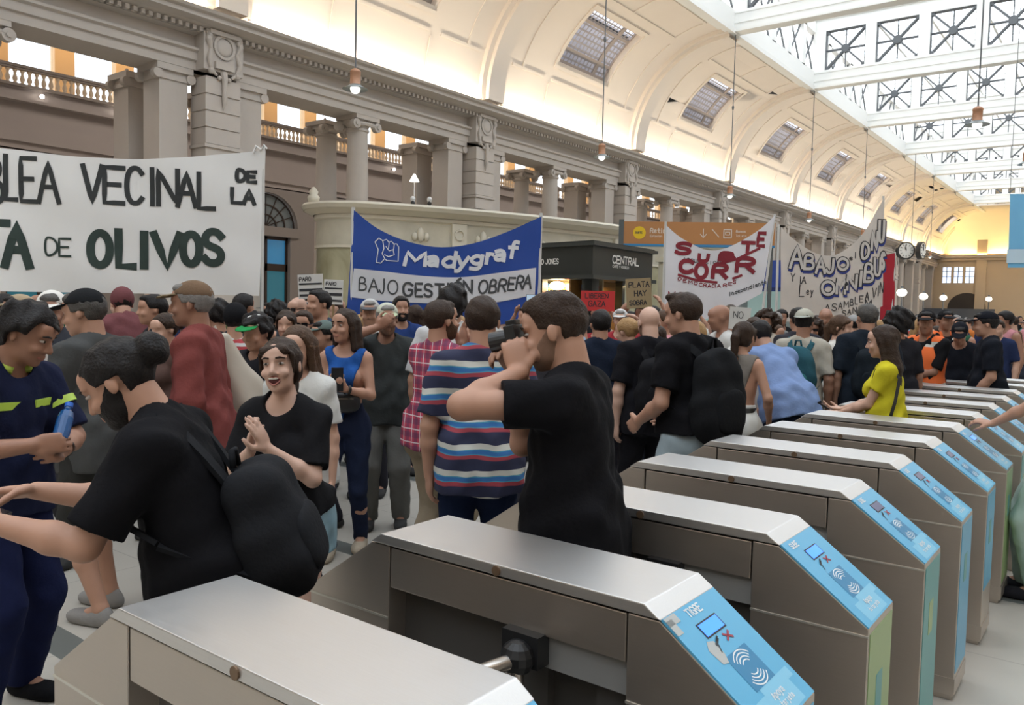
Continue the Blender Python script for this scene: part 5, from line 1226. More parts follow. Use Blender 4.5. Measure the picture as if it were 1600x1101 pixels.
V14 = person((-3.456, 4.784), 130.8, 1.62, 'm', .012, 'm', dict(R=(.0, .22, 1.70), Re=(.7, .2, -.5), Rh=((0, .1, 1), (0, 1, 0), 1), Rc=.7), dict(c=(.05, .05, .06), sl=.85), dict(c=(.03, .03, .04)), ('short', 'br'), None, None, 'person behind the photographing man holding up a phone')
V15 = person((-3.223, 5.338), 131.1, 1.66, 'm', .012, 'm', dict(), dict(c=(.012, .018, .035), sl=1.2, e=.03), dict(c=(.02, .02, .03)), ('short', 'k'), None, None, 'man in dark navy jacket seen between the photographer and blond woman', fat=1.15)
V16 = person((-4.817, 7.895), 293.4, 1.62, 'f', .0145, 'l', dict(R=(.17, .10, 1.76), L=(-.17, .10, 1.76), Re=(.9, .1, -.5), Le=(-.9, .1, -.5)), dict(c=(.40, .05, .06), sl=.6), dict(c=(.03, .03, .04)), ('short', 'k'), None, None, 'protester holding up the small red placard')
V17 = person((-4.609, 8.557), 278.3, 1.72, 'm', .0145, 'm', dict(R=(.05, .16, 1.82), L=(-.28, .10, 1.74), Re=(.9, .1, -.5), Le=(-.9, .1, -.5)), dict(c=(.38, .05, .05), sl=.85), dict(c=(.03, .03, .04)), ('short', 'k'), None, None, 'protester in red T-shirt holding up the cardboard placard')
V18 = person((-4.311, 7.527), 294.8, 1.66, 'm', .0145, 'l', dict(L=(-.22, .10, 1.62), Le=(-.9, .1, -.5)), dict(c=(.36, .04, .05), sl=.85), dict(c=(.03, .03, .04)), ('short', 'g'), ('cap', (.6, .6, .6), (.6, .6, .6)), None, 'man in red T-shirt and white cap with a raised fist by the kiosk')
V19 = person((-3.096, 8.451), 285.1, 1.66, 'm', .0135, 'm', dict(head=(0, -4, 0)), dict(c=(.50, .45, .38), sl=1.2, e=.034), dict(c=(.03, .03, .04)), ('afro', 'b'), None, ('full', 'b'), 'long curly-haired bearded man in cream shawl under the red and white banner')
V20 = person((-2.627, 8.055), 128.1, 1.72, 'm', .0135, 'm', dict(), dict(c=(.04, .04, .05), sl=.85), dict(c=(.03, .03, .04)), ('short', 'k'), None, None, 'black-haired man just beyond the back-to-front beige cap')
V21 = person((-2.695, 8.757), 282.1, 1.60, 'f', .0135, 't', dict(), dict(c=(.05, .04, .04), sl=.85), dict(c=(.03, .03, .04)), ('longcurly', 'b'), None, None, 'curly-haired person in dark sunglasses right of the teal rucksack', glasses='dark')
V22 = person((-1.719, 8.055), 121.7, 1.70, 'f', .0125, 't', dict(head=(-20, 8, 0)), dict(c=(.02, .02, .025), sl=.85), dict(c=(.03, .03, .04)), ('afro', 'k'), None, None, 'person with large dark curly hair and black top right of the woman in yellow')
V23 = person((-6.678, 3.463), 162.6, 1.76, 'm', .0125, 'm', dict(lean=8, head=(0, 20, 0)), dict(c=(.16, .06, .065), sl=1.2, e=.04, neck=.03), dict(c=(.03, .03, .04)), ('short', 'k'), ('beanie', (.16, .06, .065), (.16, .06, .065)), None, 'person in maroon hooded sweater bowing under the long white banner', fat=1.15)
V24 = person((-6.002, 3.348), 250.8, 1.70, 'm', .012, 'm', dict(), dict(c=(.03, .03, .035), sl=.85), dict(c=(.03, .03, .04)), ('short', 'k'), None, None, 'black-haired man in profile under the long white banner, facing left')
V25 = person((-6.28, 2.509), 258.2, 1.67, 'm', .012, 't', dict(), dict(c=(.10, .05, .05), sl=.85), dict(c=(.03, .03, .04)), ('short', 'k'), ('cap', (.38, .30, .20), (.38, .30, .20)), None, 'man in beige cap near the left edge, facing left')
V26 = person((-7.369, 5.073), 315.5, 1.68, 'm', .0135, 'm', dict(L=(-.16, .18, 1.52), Le=(-.8, .1, -.7)), dict(c=(.05, .06, .05), sl=.85), dict(c=(.03, .03, .04)), ('short', 'br'), None, ('full', 'b'), 'bearded man lifting a forearm at the lower right corner of the long white banner')
V27 = person((-5.886, 3.814), 167.1, 1.66, 'm', .0125, 'm', dict(), dict(c=(.03, .03, .04), sl=.85), dict(c=(.03, .03, .04)), ('curly', 'k'), None, None, 'dark curly-haired person right of the brown cap, seen from behind')
V28 = person((-7.261, 5.407), 153.3, 1.64, 'm', .0135, 'm', dict(), dict(c=(.02, .02, .02), sl=.85), dict(c=(.03, .03, .04)), ('afro', 'k'), None, None, 'person with rounded black hair between the long white banner and striped placard')
V29 = person((-3.208, 2.522), 291.8, 1.555, 'f', .0105, 'l', dict(head=(10, 6, 0)), dict(c=(.60, .60, .58), sl=.7, e=.022), dict(c=(.02, .02, .03)), ('long', 'br'), None, None, 'person in white T-shirt mostly hidden right behind the clapping woman')
V30 = person((-5.882, 6.079), 144.1, 1.66, 'f', .0145, 'm', dict(), dict(c=(.05, .03, .03), sl=.85), dict(c=(.03, .03, .04)), ('long', 'b'), None, None, 'long dark-haired woman seen from behind under the middle of the blue banner')

# ------------------------------------------------------------------ the far crowd: a few bodies, each standing many times
rnd = random.Random(11)
protos = []
PH = [('m', 'short', 'k', 'black-haired'), ('m', 'short', 'b', 'brown-haired'), ('f', 'long', 'b', 'long-haired'), ('m', 'curly', 'k', 'curly-haired'), ('f', 'bun', 'br', 'bun-haired'), ('m', 'cap', 'k', 'capped'), ('f', 'long', 'bl', 'blond long-haired'), ('m', 'bald', 'g', 'bald'), ('f', 'pony', 'b', 'ponytailed'), ('m', 'short', 'g', 'grey-haired')]
for i, (sx, hs, hc_, w_) in enumerate(PH):
    ps = [dict(), dict(head=(15, 5, 0)), dict(R=(.1, .25, 1.2), Re=(.6, -.3, -1)), dict(head=(-20, 0, 0)), dict(L=(-.1, .2, 1.5), Le=(-.6, .2, -1)), dict(head=(5, -5, 0)), dict(lean=5), dict(head=(-10, 8, 0)), dict(R=(.18, .12, 1.75), Re=(.9, .1, -.4)), dict(head=(25, 0, 0))][i]
    q = person((-11.5-.9*i, 34), 0, 1.68 if sx == 'm' else 1.60, sx, .021, 'mlpt'[i % 4], ps, dict(c=(.2, .2, .2), sl=.85 if i % 3 else 0), dict(c=(.03, .035, .05)), ('short' if hs == 'cap' else hs, hc_), ('cap', (.3, .3, .3), (.1, .1, .1)) if hs == 'cap' else None, None, '')
    protos.append(q['root'])
COLS = [('black', (.015, .015, .018)), ('white', (.6, .6, .58)), ('grey', (.2, .2, .2)), ('navy', (.02, .03, .08)), ('red', (.38, .05, .05)), ('maroon', (.15, .03, .04)), ('olive', (.10, .11, .05)), ('beige', (.42, .36, .27)), ('pale blue', (.25, .35, .5)), ('dark green', (.03, .10, .06)), ('brown', (.14, .08, .05)), ('teal', (.04, .2, .2)), ('pink', (.55, .25, .28)), ('orange', (.5, .16, .04))]
taken = [(-2.03, 1.25), (-3.53, 1.34), (-2.55, 1.95), (-4.09, 2.54), (-4.11, 3.6), (-4.41, 4.25), (-3.22, 3.52), (-2.45, 2.98), (-1.4, 2.16), (-2.05, 4.41), (-2.73, 5.21), (-3.24, 5.83), (-2.26, 5.7), (-2.14, 6.29), (-2.33, 7.28), (-2.2, 7.88), (-1.33, 5.95), (-1.85, 7.48), (-1.66, 8.98), (-1.85, 11.04), (-1.48, 9.74), (-1.12, 9.0), (-0.31, 5.73), (-5.26, 2.28), (-4.24, 2.05), (-5.27, 3.03), (-4.34, 3.1), (-5.17, 3.48), (-5.12, 3.9), (-5.26, 4.17), (-6.25, 4.92), (-5.7, 4.71), (-4.72, 3.94), (-5.21, 4.83), (-5.64, 5.63), (-3.72, 4.21), (-3.46, 4.78), (-3.22, 5.34), (-4.82, 7.9), (-4.61, 8.56), (-4.31, 7.53), (-3.1, 8.45), (-2.63, 8.06), (-2.7, 8.76), (-1.72, 8.06), (-6.68, 3.46), (-6.0, 3.35), (-6.28, 2.51), (-7.37, 5.07), (-5.89, 3.81), (-7.26, 5.41), (-3.21, 2.52), (-5.88, 6.08)]
used_lab = set()
def crowd(x, y, zone, face, hs):
    if any((x-a)**2+(y-b_)**2 < .30 for a, b_ in taken): return False
    for _ in range(60):
        i = rnd.randrange(len(PH)); cn, cv = rnd.choice(COLS[:4] if rnd.random() < .45 else COLS); lab = '%s %s in a %s top %s' % (PH[i][3], 'woman' if PH[i][0] == 'f' else 'man', cn, zone)
        if lab not in used_lab: break
    else: return False
    used_lab.add(lab); taken.append((x, y))
    src = protos[i]
    if src.get('label'): o = copy_tree(src, (x, y, 0))
    else: o = src; o.location = (x, y, 0)
    o.rotation_euler = (0, 0, face); o.scale = (hs, hs, hs); tag(o, lab, 'person', 'distant crowd')
    for ch in o.children:
        if ch.name.startswith('shirt'):
            ch.material_slots[0].link = 'OBJECT'; ch.material_slots[0].material = cloth(cv)
    return True
ZN = ['left of the blue banner', 'near the black kiosk', 'near the black kiosk, far back', 'towards the far end wall', 'towards the far end wall, far back', 'under the banner with black outlined letters', 'under the banner with black outlined letters, far back', 'under the blue banner', 'under the long white banner', 'under the red and white banner', 'under the red and white banner, far back']
for (x, y, zi) in [(-7.08, 3.99, 8), (-7.66, 2.95, 8), (-6.34, 4.35, 8), (-8.02, 3.64, 8), (-8.47, 3.2, 8), (-6.91, 2.63, 8), (-7.42, 3.52, 8), (-6.84, 4.63, 8), (-8.29, 5.44, 8), (-9.23, 5.1, 8), (-10.65, 6.38, 8), (-12.83, 5.06, 8), (-10.21, 4.11, 8), (-11.54, 5.88, 8), (-10.52, 7.0, 8), (-9.32, 5.7, 8), (-9.47, 4.36, 8), (-9.64, 6.45, 8), (-10.67, 4.47, 8), (-13.28, 5.97, 8), (-11.83, 4.9, 8), (-10.16, 5.96, 8), (-10.1, 8.14, 0), (-8.06, 5.97, 0), (-8.78, 6.97, 0), (-8.21, 6.73, 0), (-7.47, 6.4, 0), (-6.89, 5.99, 0), (-10.87, 7.9, 0), (-9.29, 8.05, 0), (-8.66, 6.37, 0), (-5.77, 6.64, 7), (-5.66, 7.8, 7), (-6.38, 7.29, 7), (-5.21, 7.13, 7), (-6.66, 6.71, 7), (-6.34, 5.75, 7), (-8.95, 8.95, 7), (-9.67, 8.56, 7), (-8.26, 11.16, 7), (-8.38, 10.24, 7), (-9.1, 10.67, 7), (-7.77, 9.98, 7), (-9.29, 9.47, 7), (-6.78, 9.43, 7), (-4.12, 6.46, 1), (-5.75, 8.7, 1), (-4.85, 9.28, 1), (-5.83, 9.54, 1), (-5.18, 8.5, 1), (-3.71, 7.35, 1), (-3.48, 6.78, 1), (-5.64, 10.08, 1), (-4.25, 8.1, 1), (-4.59, 6.89, 1), (-6.17, 9.08, 1), (-5.06, 9.9, 1), (-4.18, 9.95, 9), (-4.46, 10.86, 9), (-3.68, 8.93, 9), (-2.83, 6.23, 9), (-3.02, 7.17, 9), (-3.64, 10.22, 9), (-3.37, 9.57, 9), (-3.93, 11.14, 9), (-5.03, 10.52, 9), (-4.26, 9.07, 9), (-3.4, 7.96, 9), (-2.58, 6.76, 9), (-3.44, 13.11, 5), (-4.27, 12.3, 5), (-2.85, 10.86, 5), (-2.46, 10.09, 5), (-3.54, 11.73, 5), (-2.8, 9.52, 5), (-2.97, 12.58, 5), (-3.06, 10.08, 5), (-2.81, 11.42, 5), (-3.6, 12.55, 5), (-2.86, 13.26, 5), (-3.44, 10.84, 5), (-2.6, 12.0, 5), (-2.8, 17.87, 4), (-1.9, 14.62, 3), (-1.48, 13.52, 3), (-3.29, 16.95, 4), (-2.5, 14.48, 3), (-2.05, 16.0, 3), (-1.73, 16.92, 4), (-2.19, 12.58, 3), (-2.52, 16.5, 4), (-2.1, 18.45, 4), (-2.06, 13.54, 3), (-2.25, 11.54, 3), (-2.0, 17.7, 4), (-2.56, 13.9, 3), (-1.46, 12.59, 3), (-2.72, 17.14, 4), (-6.62, 36.46, 4), (-6.97, 37.99, 4), (-4.84, 36.48, 4), (-3.48, 31.38, 4), (-5.23, 40.77, 4), (-3.53, 36.32, 4), (-6.16, 29.68, 4), (-3.78, 38.27, 4), (-2.54, 21.68, 4), (-6.34, 32.42, 4), (-3.34, 18.12, 4), (-4.64, 44.45, 4), (-2.35, 25.79, 4), (-1.9, 20.89, 4), (-3.24, 28.19, 4), (-6.56, 44.66, 4), (-3.49, 29.71, 4), (-2.83, 19.68, 4), (-1.78, 20.26, 4), (-5.08, 23.68, 4), (-4.78, 38.91, 4), (-5.03, 25.23, 4), (-6.33, 43.21, 4), (-4.04, 21.82, 4), (-3.8, 22.38, 4), (-4.15, 44.75, 4), (-7.33, 34.65, 4), (-3.5, 20.96, 4), (-2.81, 26.59, 4), (-2.54, 23.17, 4), (-3.06, 35.16, 4), (-4.44, 41.07, 4), (-4.31, 37.36, 4), (-7.87, 40.39, 4), (-7.07, 14.01, 2), (-5.91, 16.94, 6), (-7.76, 16.57, 10), (-5.47, 13.8, 10), (-6.08, 14.6, 10), (-5.03, 14.2, 10), (-7.71, 15.86, 10), (-6.6, 12.92, 2)]:
    zone = ZN[zi]
    crowd(x, y, zone, rnd.uniform(-3.1, 3.1) if rnd.random() < .4 else math.radians(rnd.gauss(180, 35)), rnd.uniform(.95, 1.04))
for q in protos:
    if not q.get('label'):
        for ch in list(q.children): bpy.data.objects.remove(ch)
        bpy.data.objects.remove(q)
# ------------------------------------------------------------------ things people hold
def held(name, mb, m, lab, cat, parts=(), bevel=0):
    """root mesh with child parts; all in world metres"""
    o = mb.build(name, m, bevel=bevel); tag(o, lab, cat)
    for pn, pm_, pmat in parts: pm_.build(pn, pmat, o)
    return o
# camera at the photographer's eye
R0 = I_['Rh']; ey = I_['hc']+R0@V3(-.012, .115, .012)
bd = in_frame(I_, MB().box((-.058, 0, -.038), (.058, .035, .038)).box((-.025, .0, .036), (.025, .035, .055)), ey, R0)
ln_ = in_frame(I_, MB().tube([(0, .035, -.004), (0, .055, -.004), (0, .100, -.004)], [.032, .034, .035], 20), ey, R0)
gl_ = in_frame(I_, MB().tube([(0, .1002, -.004), (0, .102, -.004)], .030, 20), ey, R0)
held('camera', bd, mat('camera_black', (.010, .010, .011), .5), 'black camera with lens held to the eye of the man in black', 'camera', [('lens', ln_, mat('lens_black', (.012, .012, .014), .35)), ('glass', gl_, mat('lens_glass', (.02, .02, .03), .05))], bevel=.004)
def phone_at(inf, pt, Rl, lab, lit=False):
    b_ = in_frame(inf, MB().box((-.037, -.005, -.075), (.037, .005, .075)), pt, Rl); s_ = in_frame(inf, MB().box((-.034, -.0062, -.071), (.034, -.0052, .071)), pt, Rl); c_ = in_frame(inf, MB().box((.010, .0052, .045), (.030, .0065, .068)), pt, Rl)
    held('phone', b_, mat('phone_black', (.012, .012, .014), .3), lab, 'phone', [('screen', s_, mat('phone_screen', (.25, .35, .45), .1, emit=((.5, .65, .8), .5)) if lit else mat('phone_dark', (.02, .02, .025), .08)), ('camera_bump', c_, mat('lens_black', (.012, .012, .014), .35))])
mid = lambda inf: (inf['wR']+inf['wL'])/2
phone_at(E2, mid(E2)+V3(0, .045, .07), rotz(15), 'black phone held at chest by the woman in blue')
phone_at(Q_, mid(Q_)+V3(.0, .09, .02), rotx(-60), 'phone held out by the woman in yellow')
phone_at(V14, V14['wR']+V3(0, .03, .11), rotx(0)@rotz(0), 'phone held up above the heads behind the photographer', True)
phone_at(A, (A['wR']+A['wL'])/2+V3(-.02, .10, .0), rotx(-70), 'dark phone in the hands of the bending man with a hair bun')
# water bottle in the arms of the man in navy
pt = B_['wR']*.4+B_['wL']*.6+V3(-.02, .035, .09)
Rb = rotx(20)@roty(-35); BOT = mat('bottle_blue', (.02, .16, .5), .12, trans=.55)
held('water_bottle', in_frame(B_, MB().lathe([(.024, -.07), (.029, -.06), (.029, .03), (.024, .055), (.012, .07), (.012, .08)], n=16), pt, Rb), BOT, 'blue plastic water bottle in the arms of the man in navy', 'bottle', [('cap', in_frame(B_, MB().lathe([(.015, .08), (.015, .098)], n=14), pt, Rb), mat('cap_blue', (.01, .12, .55), .4))])
# wristbands and watch
for inf, e_, w_, nm, mm in ((I_, 'eR', 'wR', 'wristband', 'strap_black'), (E2, 'eL', 'wL', 'wristband', 'strap_black'), (B_, 'eL', 'wL', 'wristband', 'strap_black')):
    d_ = unit(inf[w_]-inf[e_]); ring(inf, inf[w_]-d_*.02, d_, .034, .022, mat(mm, (.01, .01, .01), .5), nm)
# black waist bag of the woman in blue
T = Field(E2['wst']+V3(-.2, -.02, -.12), E2['wst']+V3(.2, .3, .14), .010); T.add(ell(E2['wst']+V3(.0, .150, .035), (.13, .055, .075), None, 2.8), 0)
wb = empty('waist_bag', (E2['pos'][0], E2['pos'][1], 0), math.radians(E2['rz']), label='black waist bag worn in front by the woman in the royal blue top', cat='bag'); T.build('pouch', mat('bag_black', (.014, .014, .016), .4), wb, E2['s'])
MB().tube([tuple((E2['wst']+V3(x, .205-abs(x)*.12, .065))*E2['s']) for x in np.linspace(-.09, .09, 7)], .003, 6).build('zip', mat('zip', (.3, .25, .2), .4, .6), wb)
# canvas tote behind the man in maroon
tb = empty('tote_bag', (-4.259, 2.853)+(0,), math.radians(146.1-90), label='cream canvas tote bag hanging behind the man in maroon shirt', cat='bag')
T = Field(V3(-.25, -.15, .7), V3(.25, .15, 1.6), .012); T.add(rcone((-.05, 0, 1.42), (.06, 0, 1.06), .045, .13), .02); T.add(ell((.05, 0, 1.08), (.14, .07, .13), None, 2.6), .06)
T.warp(lambda X, Y, Z: .004*np.sin(X*40+Z*25)); T.build('sack', mat('canvas', (.48, .43, .36), .9, noise=.08), tb)
MB().tube([(-.07, .0, 1.40), (-.10, .02, 1.50), (-.12, .02, 1.45)], .012, 8).build('handle', mat('canvas', (.48, .43, .36), .9), tb)
# small maroon bag at the hip of the clapping woman
T = Field(C_['Hc']+V3(-.3, -.1, -.1), C_['Hc']+V3(.3, .32, .35), .010); T.add(ell(C_['wst']+V3(.02, .155, -.03), (.10, .035, .065), rotx(0)@roty(35), 2.8), 0)
sb = empty('shoulder_bag', (C_['pos'][0], C_['pos'][1], 0), math.radians(C_['rz']), label='small maroon shoulder bag in front of the clapping woman', cat='bag'); T.build('pouch', cloth((.10, .02, .03)), sb, C_['s'])
patch(dict(root=sb, s=C_['s']), 'strap', [C_['ch']+V3(*q) for q in ((.10, .06, .17), (.07, .125, .10), (.05, .16, -.02), (.03, .17, -.12))], .016, cloth((.10, .02, .03)), (0, 1, 0))
# ------------------------------------------------------------------ banners: cloth hung between poles, letters painted on
def cloth_frame(O, ang, amp=.02, seed=0):
    """P(u, v, off): u metres along the banner, v height, off out of the cloth towards the hall"""
    dx, dy = math.cos(ang), math.sin(ang); nx, ny = dy, -dx
    def P(u, v, off=0):
        w_ = amp*(math.sin(u*5.3+seed+v*1.1)+.6*math.sin(u*11.7+v*2.3+seed*2)+.35*math.sin(v*9+u*4))+off
        return (O[0]+dx*u+nx*w_, O[1]+dy*u+ny*w_, v)
    return P
def interp(pts, t):
    t = t*(len(pts)-1); i = min(int(t), len(pts)-2); f = t-i; return (pts[i][0]*(1-f)+pts[i+1][0]*f, pts[i][1]*(1-f)+pts[i+1][1]*f)
def smoothpts(pts, n=24):
    out = []; k = len(pts)
    for i in range(n+1):
        t = i/n*(k-1); j = min(int(t), k-2); f = t-j; p0, p1, p2, p3 = (np.array(pts[min(max(q, 0), k-1)], float) for q in (j-1, j, j+1, j+2))
        out.append(.5*((2*p1)+(-p0+p2)*f+(2*p0-5*p1+4*p2-p3)*f*f+(-p0+3*p1-3*p2+p3)*f**3))
    return out
def sheet(name, P, top, bot, m, parent=None, nu=60, nv=20, off=0.):
    T_, B2 = smoothpts(top), smoothpts(bot)
    def fn(u, v):
        a, b_ = interp(T_, u), interp(B2, u); return P(b_[0]*(1-v)+a[0]*v, b_[1]*(1-v)+a[1]*v, off)
    return MB().grid(fn, nu, nv).build(name, m, parent, smooth=True)
def glyphs(m, rows, P, wd, off=.006, mi=0, slant=0., ddx=0., ddy=0., wf=1.):
    for ch, u0, u1, v0, v1 in rows:
        for st in GL.get(ch, []):
            pts = [(u0+(u1-u0)*x+slant*(v1-v0)*y+ddx, v0+(v1-v0)*y+ddy) for x, y in st]
            ribbon(m, pts, wd*wf, P, mi, off=off)
def pole(name_parent, a, b_, r=.018, c=None, nm='pole'):
    return MB().tube([a, b_], r, 10).build(nm, c or mat('pole_white', (.62, .62, .60), .5), name_parent)
PAINT = mat('paint_dark', (.028, .032, .033), .7, noise=.3, nscale=10); PAINTG = mat('paint_green_black', (.025, .045, .038), .7, noise=.3, nscale=10)
# 1: long white banner at the left
P = cloth_frame((-8.917, 3.383), 0.8563, .016, 1)
b1 = empty('banner', (0, 0, 0), label='long white banner at the left reading ASAMBLEA VECINAL and OLIVOS in dark paint', cat='banner')
sheet('cloth', P, [(-1.782, 3.037), (-0.884, 3.068), (0.0, 3.092), (0.573, 3.051), (1.164, 3.054), (1.772, 3.109), (2.494, 3.223)], [(-1.814, 1.678), (-0.908, 1.69), (-0.016, 1.694), (1.159, 1.704), (2.437, 1.71)], mat('cotton_white', (.80, .80, .79), .9, noise=.04, nscale=3), b1)
m = MB(); glyphs(m, [('A', -1.067, -0.883, 2.506, 2.943), ('S', -0.84, -0.698, 2.516, 2.955), ('A', -0.665, -0.488, 2.525, 2.966), ('M', -0.444, -0.232, 2.536, 2.98), ('B', -0.176, 0.022, 2.548, 2.995), ('L', 0.045, 0.137, 2.6, 3.023), ('E', 0.177, 0.309, 2.588, 3.007), ('A', 0.337, 0.529, 2.585, 2.974)], P, .046)
glyphs(m, [('V', 0.746, 0.923, 2.604, 2.965), ('E', 0.947, 1.12, 2.607, 2.958), ('C', 1.15, 1.289, 2.616, 2.968), ('I', 1.355, 1.422, 2.611, 2.965), ('N', 1.447, 1.636, 2.612, 2.96), ('A', 1.636, 1.809, 2.607, 2.944), ('L', 1.841, 1.997, 2.591, 2.942)], P, .049)
glyphs(m, [('D', 2.21, 2.292, 2.888, 3.006), ('E', 2.317, 2.394, 2.887, 2.992), ('L', 2.166, 2.255, 2.663, 2.807), ('A', 2.28, 2.382, 2.662, 2.807)], P, .042)
m.build('lettering', PAINT, b1)
m = MB(); glyphs(m, [('T', -0.172, 0.055, 1.944, 2.363), ('A', 0.032, 0.245, 1.95, 2.359)], P, .080); glyphs(m, [('D', 0.391, 0.507, 2.062, 2.239), ('E', 0.525, 0.63, 2.059, 2.231)], P, .022)
glyphs(m, [('O', 0.813, 0.991, 1.981, 2.301), ('L', 1.075, 1.22, 1.976, 2.324), ('I', 1.275, 1.348, 1.981, 2.311), ('V', 1.403, 1.655, 1.981, 2.313), ('O', 1.686, 1.847, 2.022, 2.323), ('S', 1.897, 2.067, 2.035, 2.357)], P, .080); m.build('lettering', PAINTG, b1)
pole(b1, P([(2.458, 2.787)][0][0], 0, -.03), P([(2.471, 2.787)][0][0], [(2.468, 3.261)][0][1], -.03), .016)
m = MB(); q = [(2.449, 3.22), (2.398, 3.256), (2.373, 3.19)]
m.tube([P(a, c, .01) for a, c in q], .012, 6); m.tube([P(q[0][0], q[0][1], .0), P(q[0][0]+.03, q[0][1]+.05, .02), P(q[0][0]+.06, q[0][1]+.01, .02)], .010, 6); m.build('knot', mat('cotton_white', (.6, .6, .59), .9), b1)

# 2: blue banner
P = cloth_frame((-7.596, 6.76), 0.8248, .012, 3); BLUEC = mat('banner_blue', (.014, .065, .33), .45, noise=.05, nscale=3)
b2 = empty('banner', (0, 0, 0), label='blue banner on white poles reading Madygraf BAJO GESTIÓN OBRERA', cat='banner')
sheet('cloth', P, [(-0.0, 2.778), (0.285, 2.566), (0.674, 2.417), (1.068, 2.368), (1.464, 2.429), (1.904, 2.596), (2.317, 2.796)], [(-0.077, 1.446), (0.533, 1.395), (1.085, 1.373), (1.727, 1.416), (2.307, 1.508)], BLUEC, b2)
sheet('white_panel', P, [(0.008, 2.077), (0.369, 2.049), (0.837, 2.008), (1.312, 2.005), (1.794, 2.075), (2.266, 2.153)], [(-0.027, 1.727), (0.374, 1.69), (1.0, 1.673), (1.64, 1.687), (2.258, 1.814)], mat('panel_white', (.68, .69, .73), .6), b2, off=.006)
m = MB(); glyphs(m, [('M', 0.616, 0.866, 2.138, 2.295), ('a', 0.89, 1.032, 2.137, 2.302), ('d', 1.072, 1.238, 2.127, 2.308), ('y', 1.246, 1.398, 2.132, 2.314), ('g', 1.421, 1.574, 2.162, 2.336), ('r', 1.606, 1.702, 2.189, 2.365), ('a', 1.718, 1.864, 2.226, 2.409), ('f', 1.895, 2.017, 2.271, 2.47)], P, .048, .009, slant=.14); m.build('lettering', mat('letter_white', (.72, .74, .78), .5), b2)
m = MB()
for ln in [[(0.275, 2.155), (0.296, 2.311), (0.256, 2.403), (0.302, 2.451), (0.349, 2.421), (0.365, 2.329), (0.343, 2.266), (0.375, 2.205), (0.329, 2.149), (0.275, 2.155)], [(0.349, 2.421), (0.395, 2.439), (0.426, 2.401), (0.419, 2.331)], [(0.418, 2.408), (0.457, 2.417), (0.488, 2.38), (0.481, 2.317)], [(0.48, 2.387), (0.519, 2.389), (0.543, 2.35), (0.538, 2.179), (0.398, 2.182), (0.375, 2.205)], [(0.388, 2.353), (0.427, 2.3), (0.474, 2.317), (0.49, 2.255), (0.421, 2.23), (0.374, 2.251)]]: ribbon(m, ln, .011, P, off=.008)
m.build('fist_emblem', mat('letter_white', (.72, .74, .78), .5), b2)
m = MB(); glyphs(m, [('B', 0.072, 0.156, 1.816, 1.971), ('A', 0.187, 0.303, 1.796, 1.96), ('J', 0.318, 0.38, 1.783, 1.955), ('O', 0.419, 0.536, 1.778, 1.943)], P, .017, .012)
glyphs(m, [('G', 0.606, 0.715, 1.76, 1.916), ('E', 0.755, 0.833, 1.755, 1.912), ('S', 0.865, 0.959, 1.757, 1.907), ('T', 0.999, 1.102, 1.761, 1.911), ('I', 1.141, 1.173, 1.772, 1.922), ('Ó', 1.213, 1.341, 1.782, 1.941), ('N', 1.348, 1.452, 1.801, 1.968)], P, .030, .012)
glyphs(m, [('O', 1.533, 1.638, 1.813, 1.973), ('B', 1.67, 1.751, 1.825, 1.984), ('R', 1.783, 1.872, 1.844, 1.995), ('E', 1.904, 1.978, 1.862, 2.015), ('R', 2.01, 2.092, 1.881, 2.042), ('A', 2.1, 2.199, 1.892, 2.061)], P, .026, .012, slant=.12); m.build('lettering', mat('letter_dark', (.06, .065, .07), .6), b2)
for x0, x1 in (([(-0.047, 2.222)][0][0], [(-0.008, 2.793)][0]), ([(2.304, 2.298)][0][0], [(2.316, 2.82)][0])):
    pole(b2, P(x0, 0, -.03), P(x1[0], x1[1]+.02, -.03), .022)

# 3: white and maroon banner
P = cloth_frame((-5.426, 10.683), 0.8359, .012, 5); MAR = mat('paint_maroon', (.24, .02, .035), .7)
b3 = empty('banner', (0, 0, 0), label='white banner with maroon curved lettering SUBTE CORR beside the orange sign', cat='banner')
sheet('cloth', P, [(0.01, 2.862), (0.249, 2.689), (0.596, 2.546), (0.843, 2.545), (1.137, 2.667), (1.48, 2.884), (1.694, 3.078)], [(0.018, 1.509), (0.487, 1.518), (0.831, 1.58), (1.224, 1.775), (1.52, 1.932)], mat('cotton_cool', (.76, .76, .80), .85), b3)
m = MB(); glyphs(m, [('S', 0.169, 0.383, 2.471, 2.617), ('U', 0.524, 0.662, 2.371, 2.463), ('B', 0.839, 1.058, 2.401, 2.502), ('T', 1.173, 1.354, 2.522, 2.662), ('E', 1.42, 1.521, 2.623, 2.809)], P, .055, slant=.1)
glyphs(m, [('C', 0.237, 0.422, 2.207, 2.371), ('O', 0.474, 0.651, 2.131, 2.333), ('R', 0.75, 0.948, 2.147, 2.333), ('R', 1.105, 1.365, 2.242, 2.438)], P, .064, slant=.05)
glyphs(m, [('M', 0.075, 0.172, 1.824, 1.916), ('O', 0.213, 0.31, 1.79, 1.901)], P, .04)
for ln in [[(0.219, 2.166), (0.466, 2.1), (0.812, 2.072)], [(1.059, 2.135), (1.187, 2.185)], [(0.822, 2.341), (1.097, 2.415), (1.452, 2.585)]]: ribbon(m, ln, .035, P, off=.006)
glyphs(m, [('D', 0.212, 0.261, 2.085, 2.13), ('E', 0.291, 0.34, 2.059, 2.105), ('M', 0.37, 0.428, 2.042, 2.089), ('O', 0.459, 0.508, 2.026, 2.073), ('C', 0.538, 0.587, 2.01, 2.056), ('R', 0.607, 0.656, 2.002, 2.049), ('A', 0.676, 0.726, 1.996, 2.042), ('C', 0.746, 0.775, 1.997, 2.043), ('I', 0.785, 0.805, 1.998, 2.044), ('A', 0.825, 0.875, 2.0, 2.046)], P, .012)
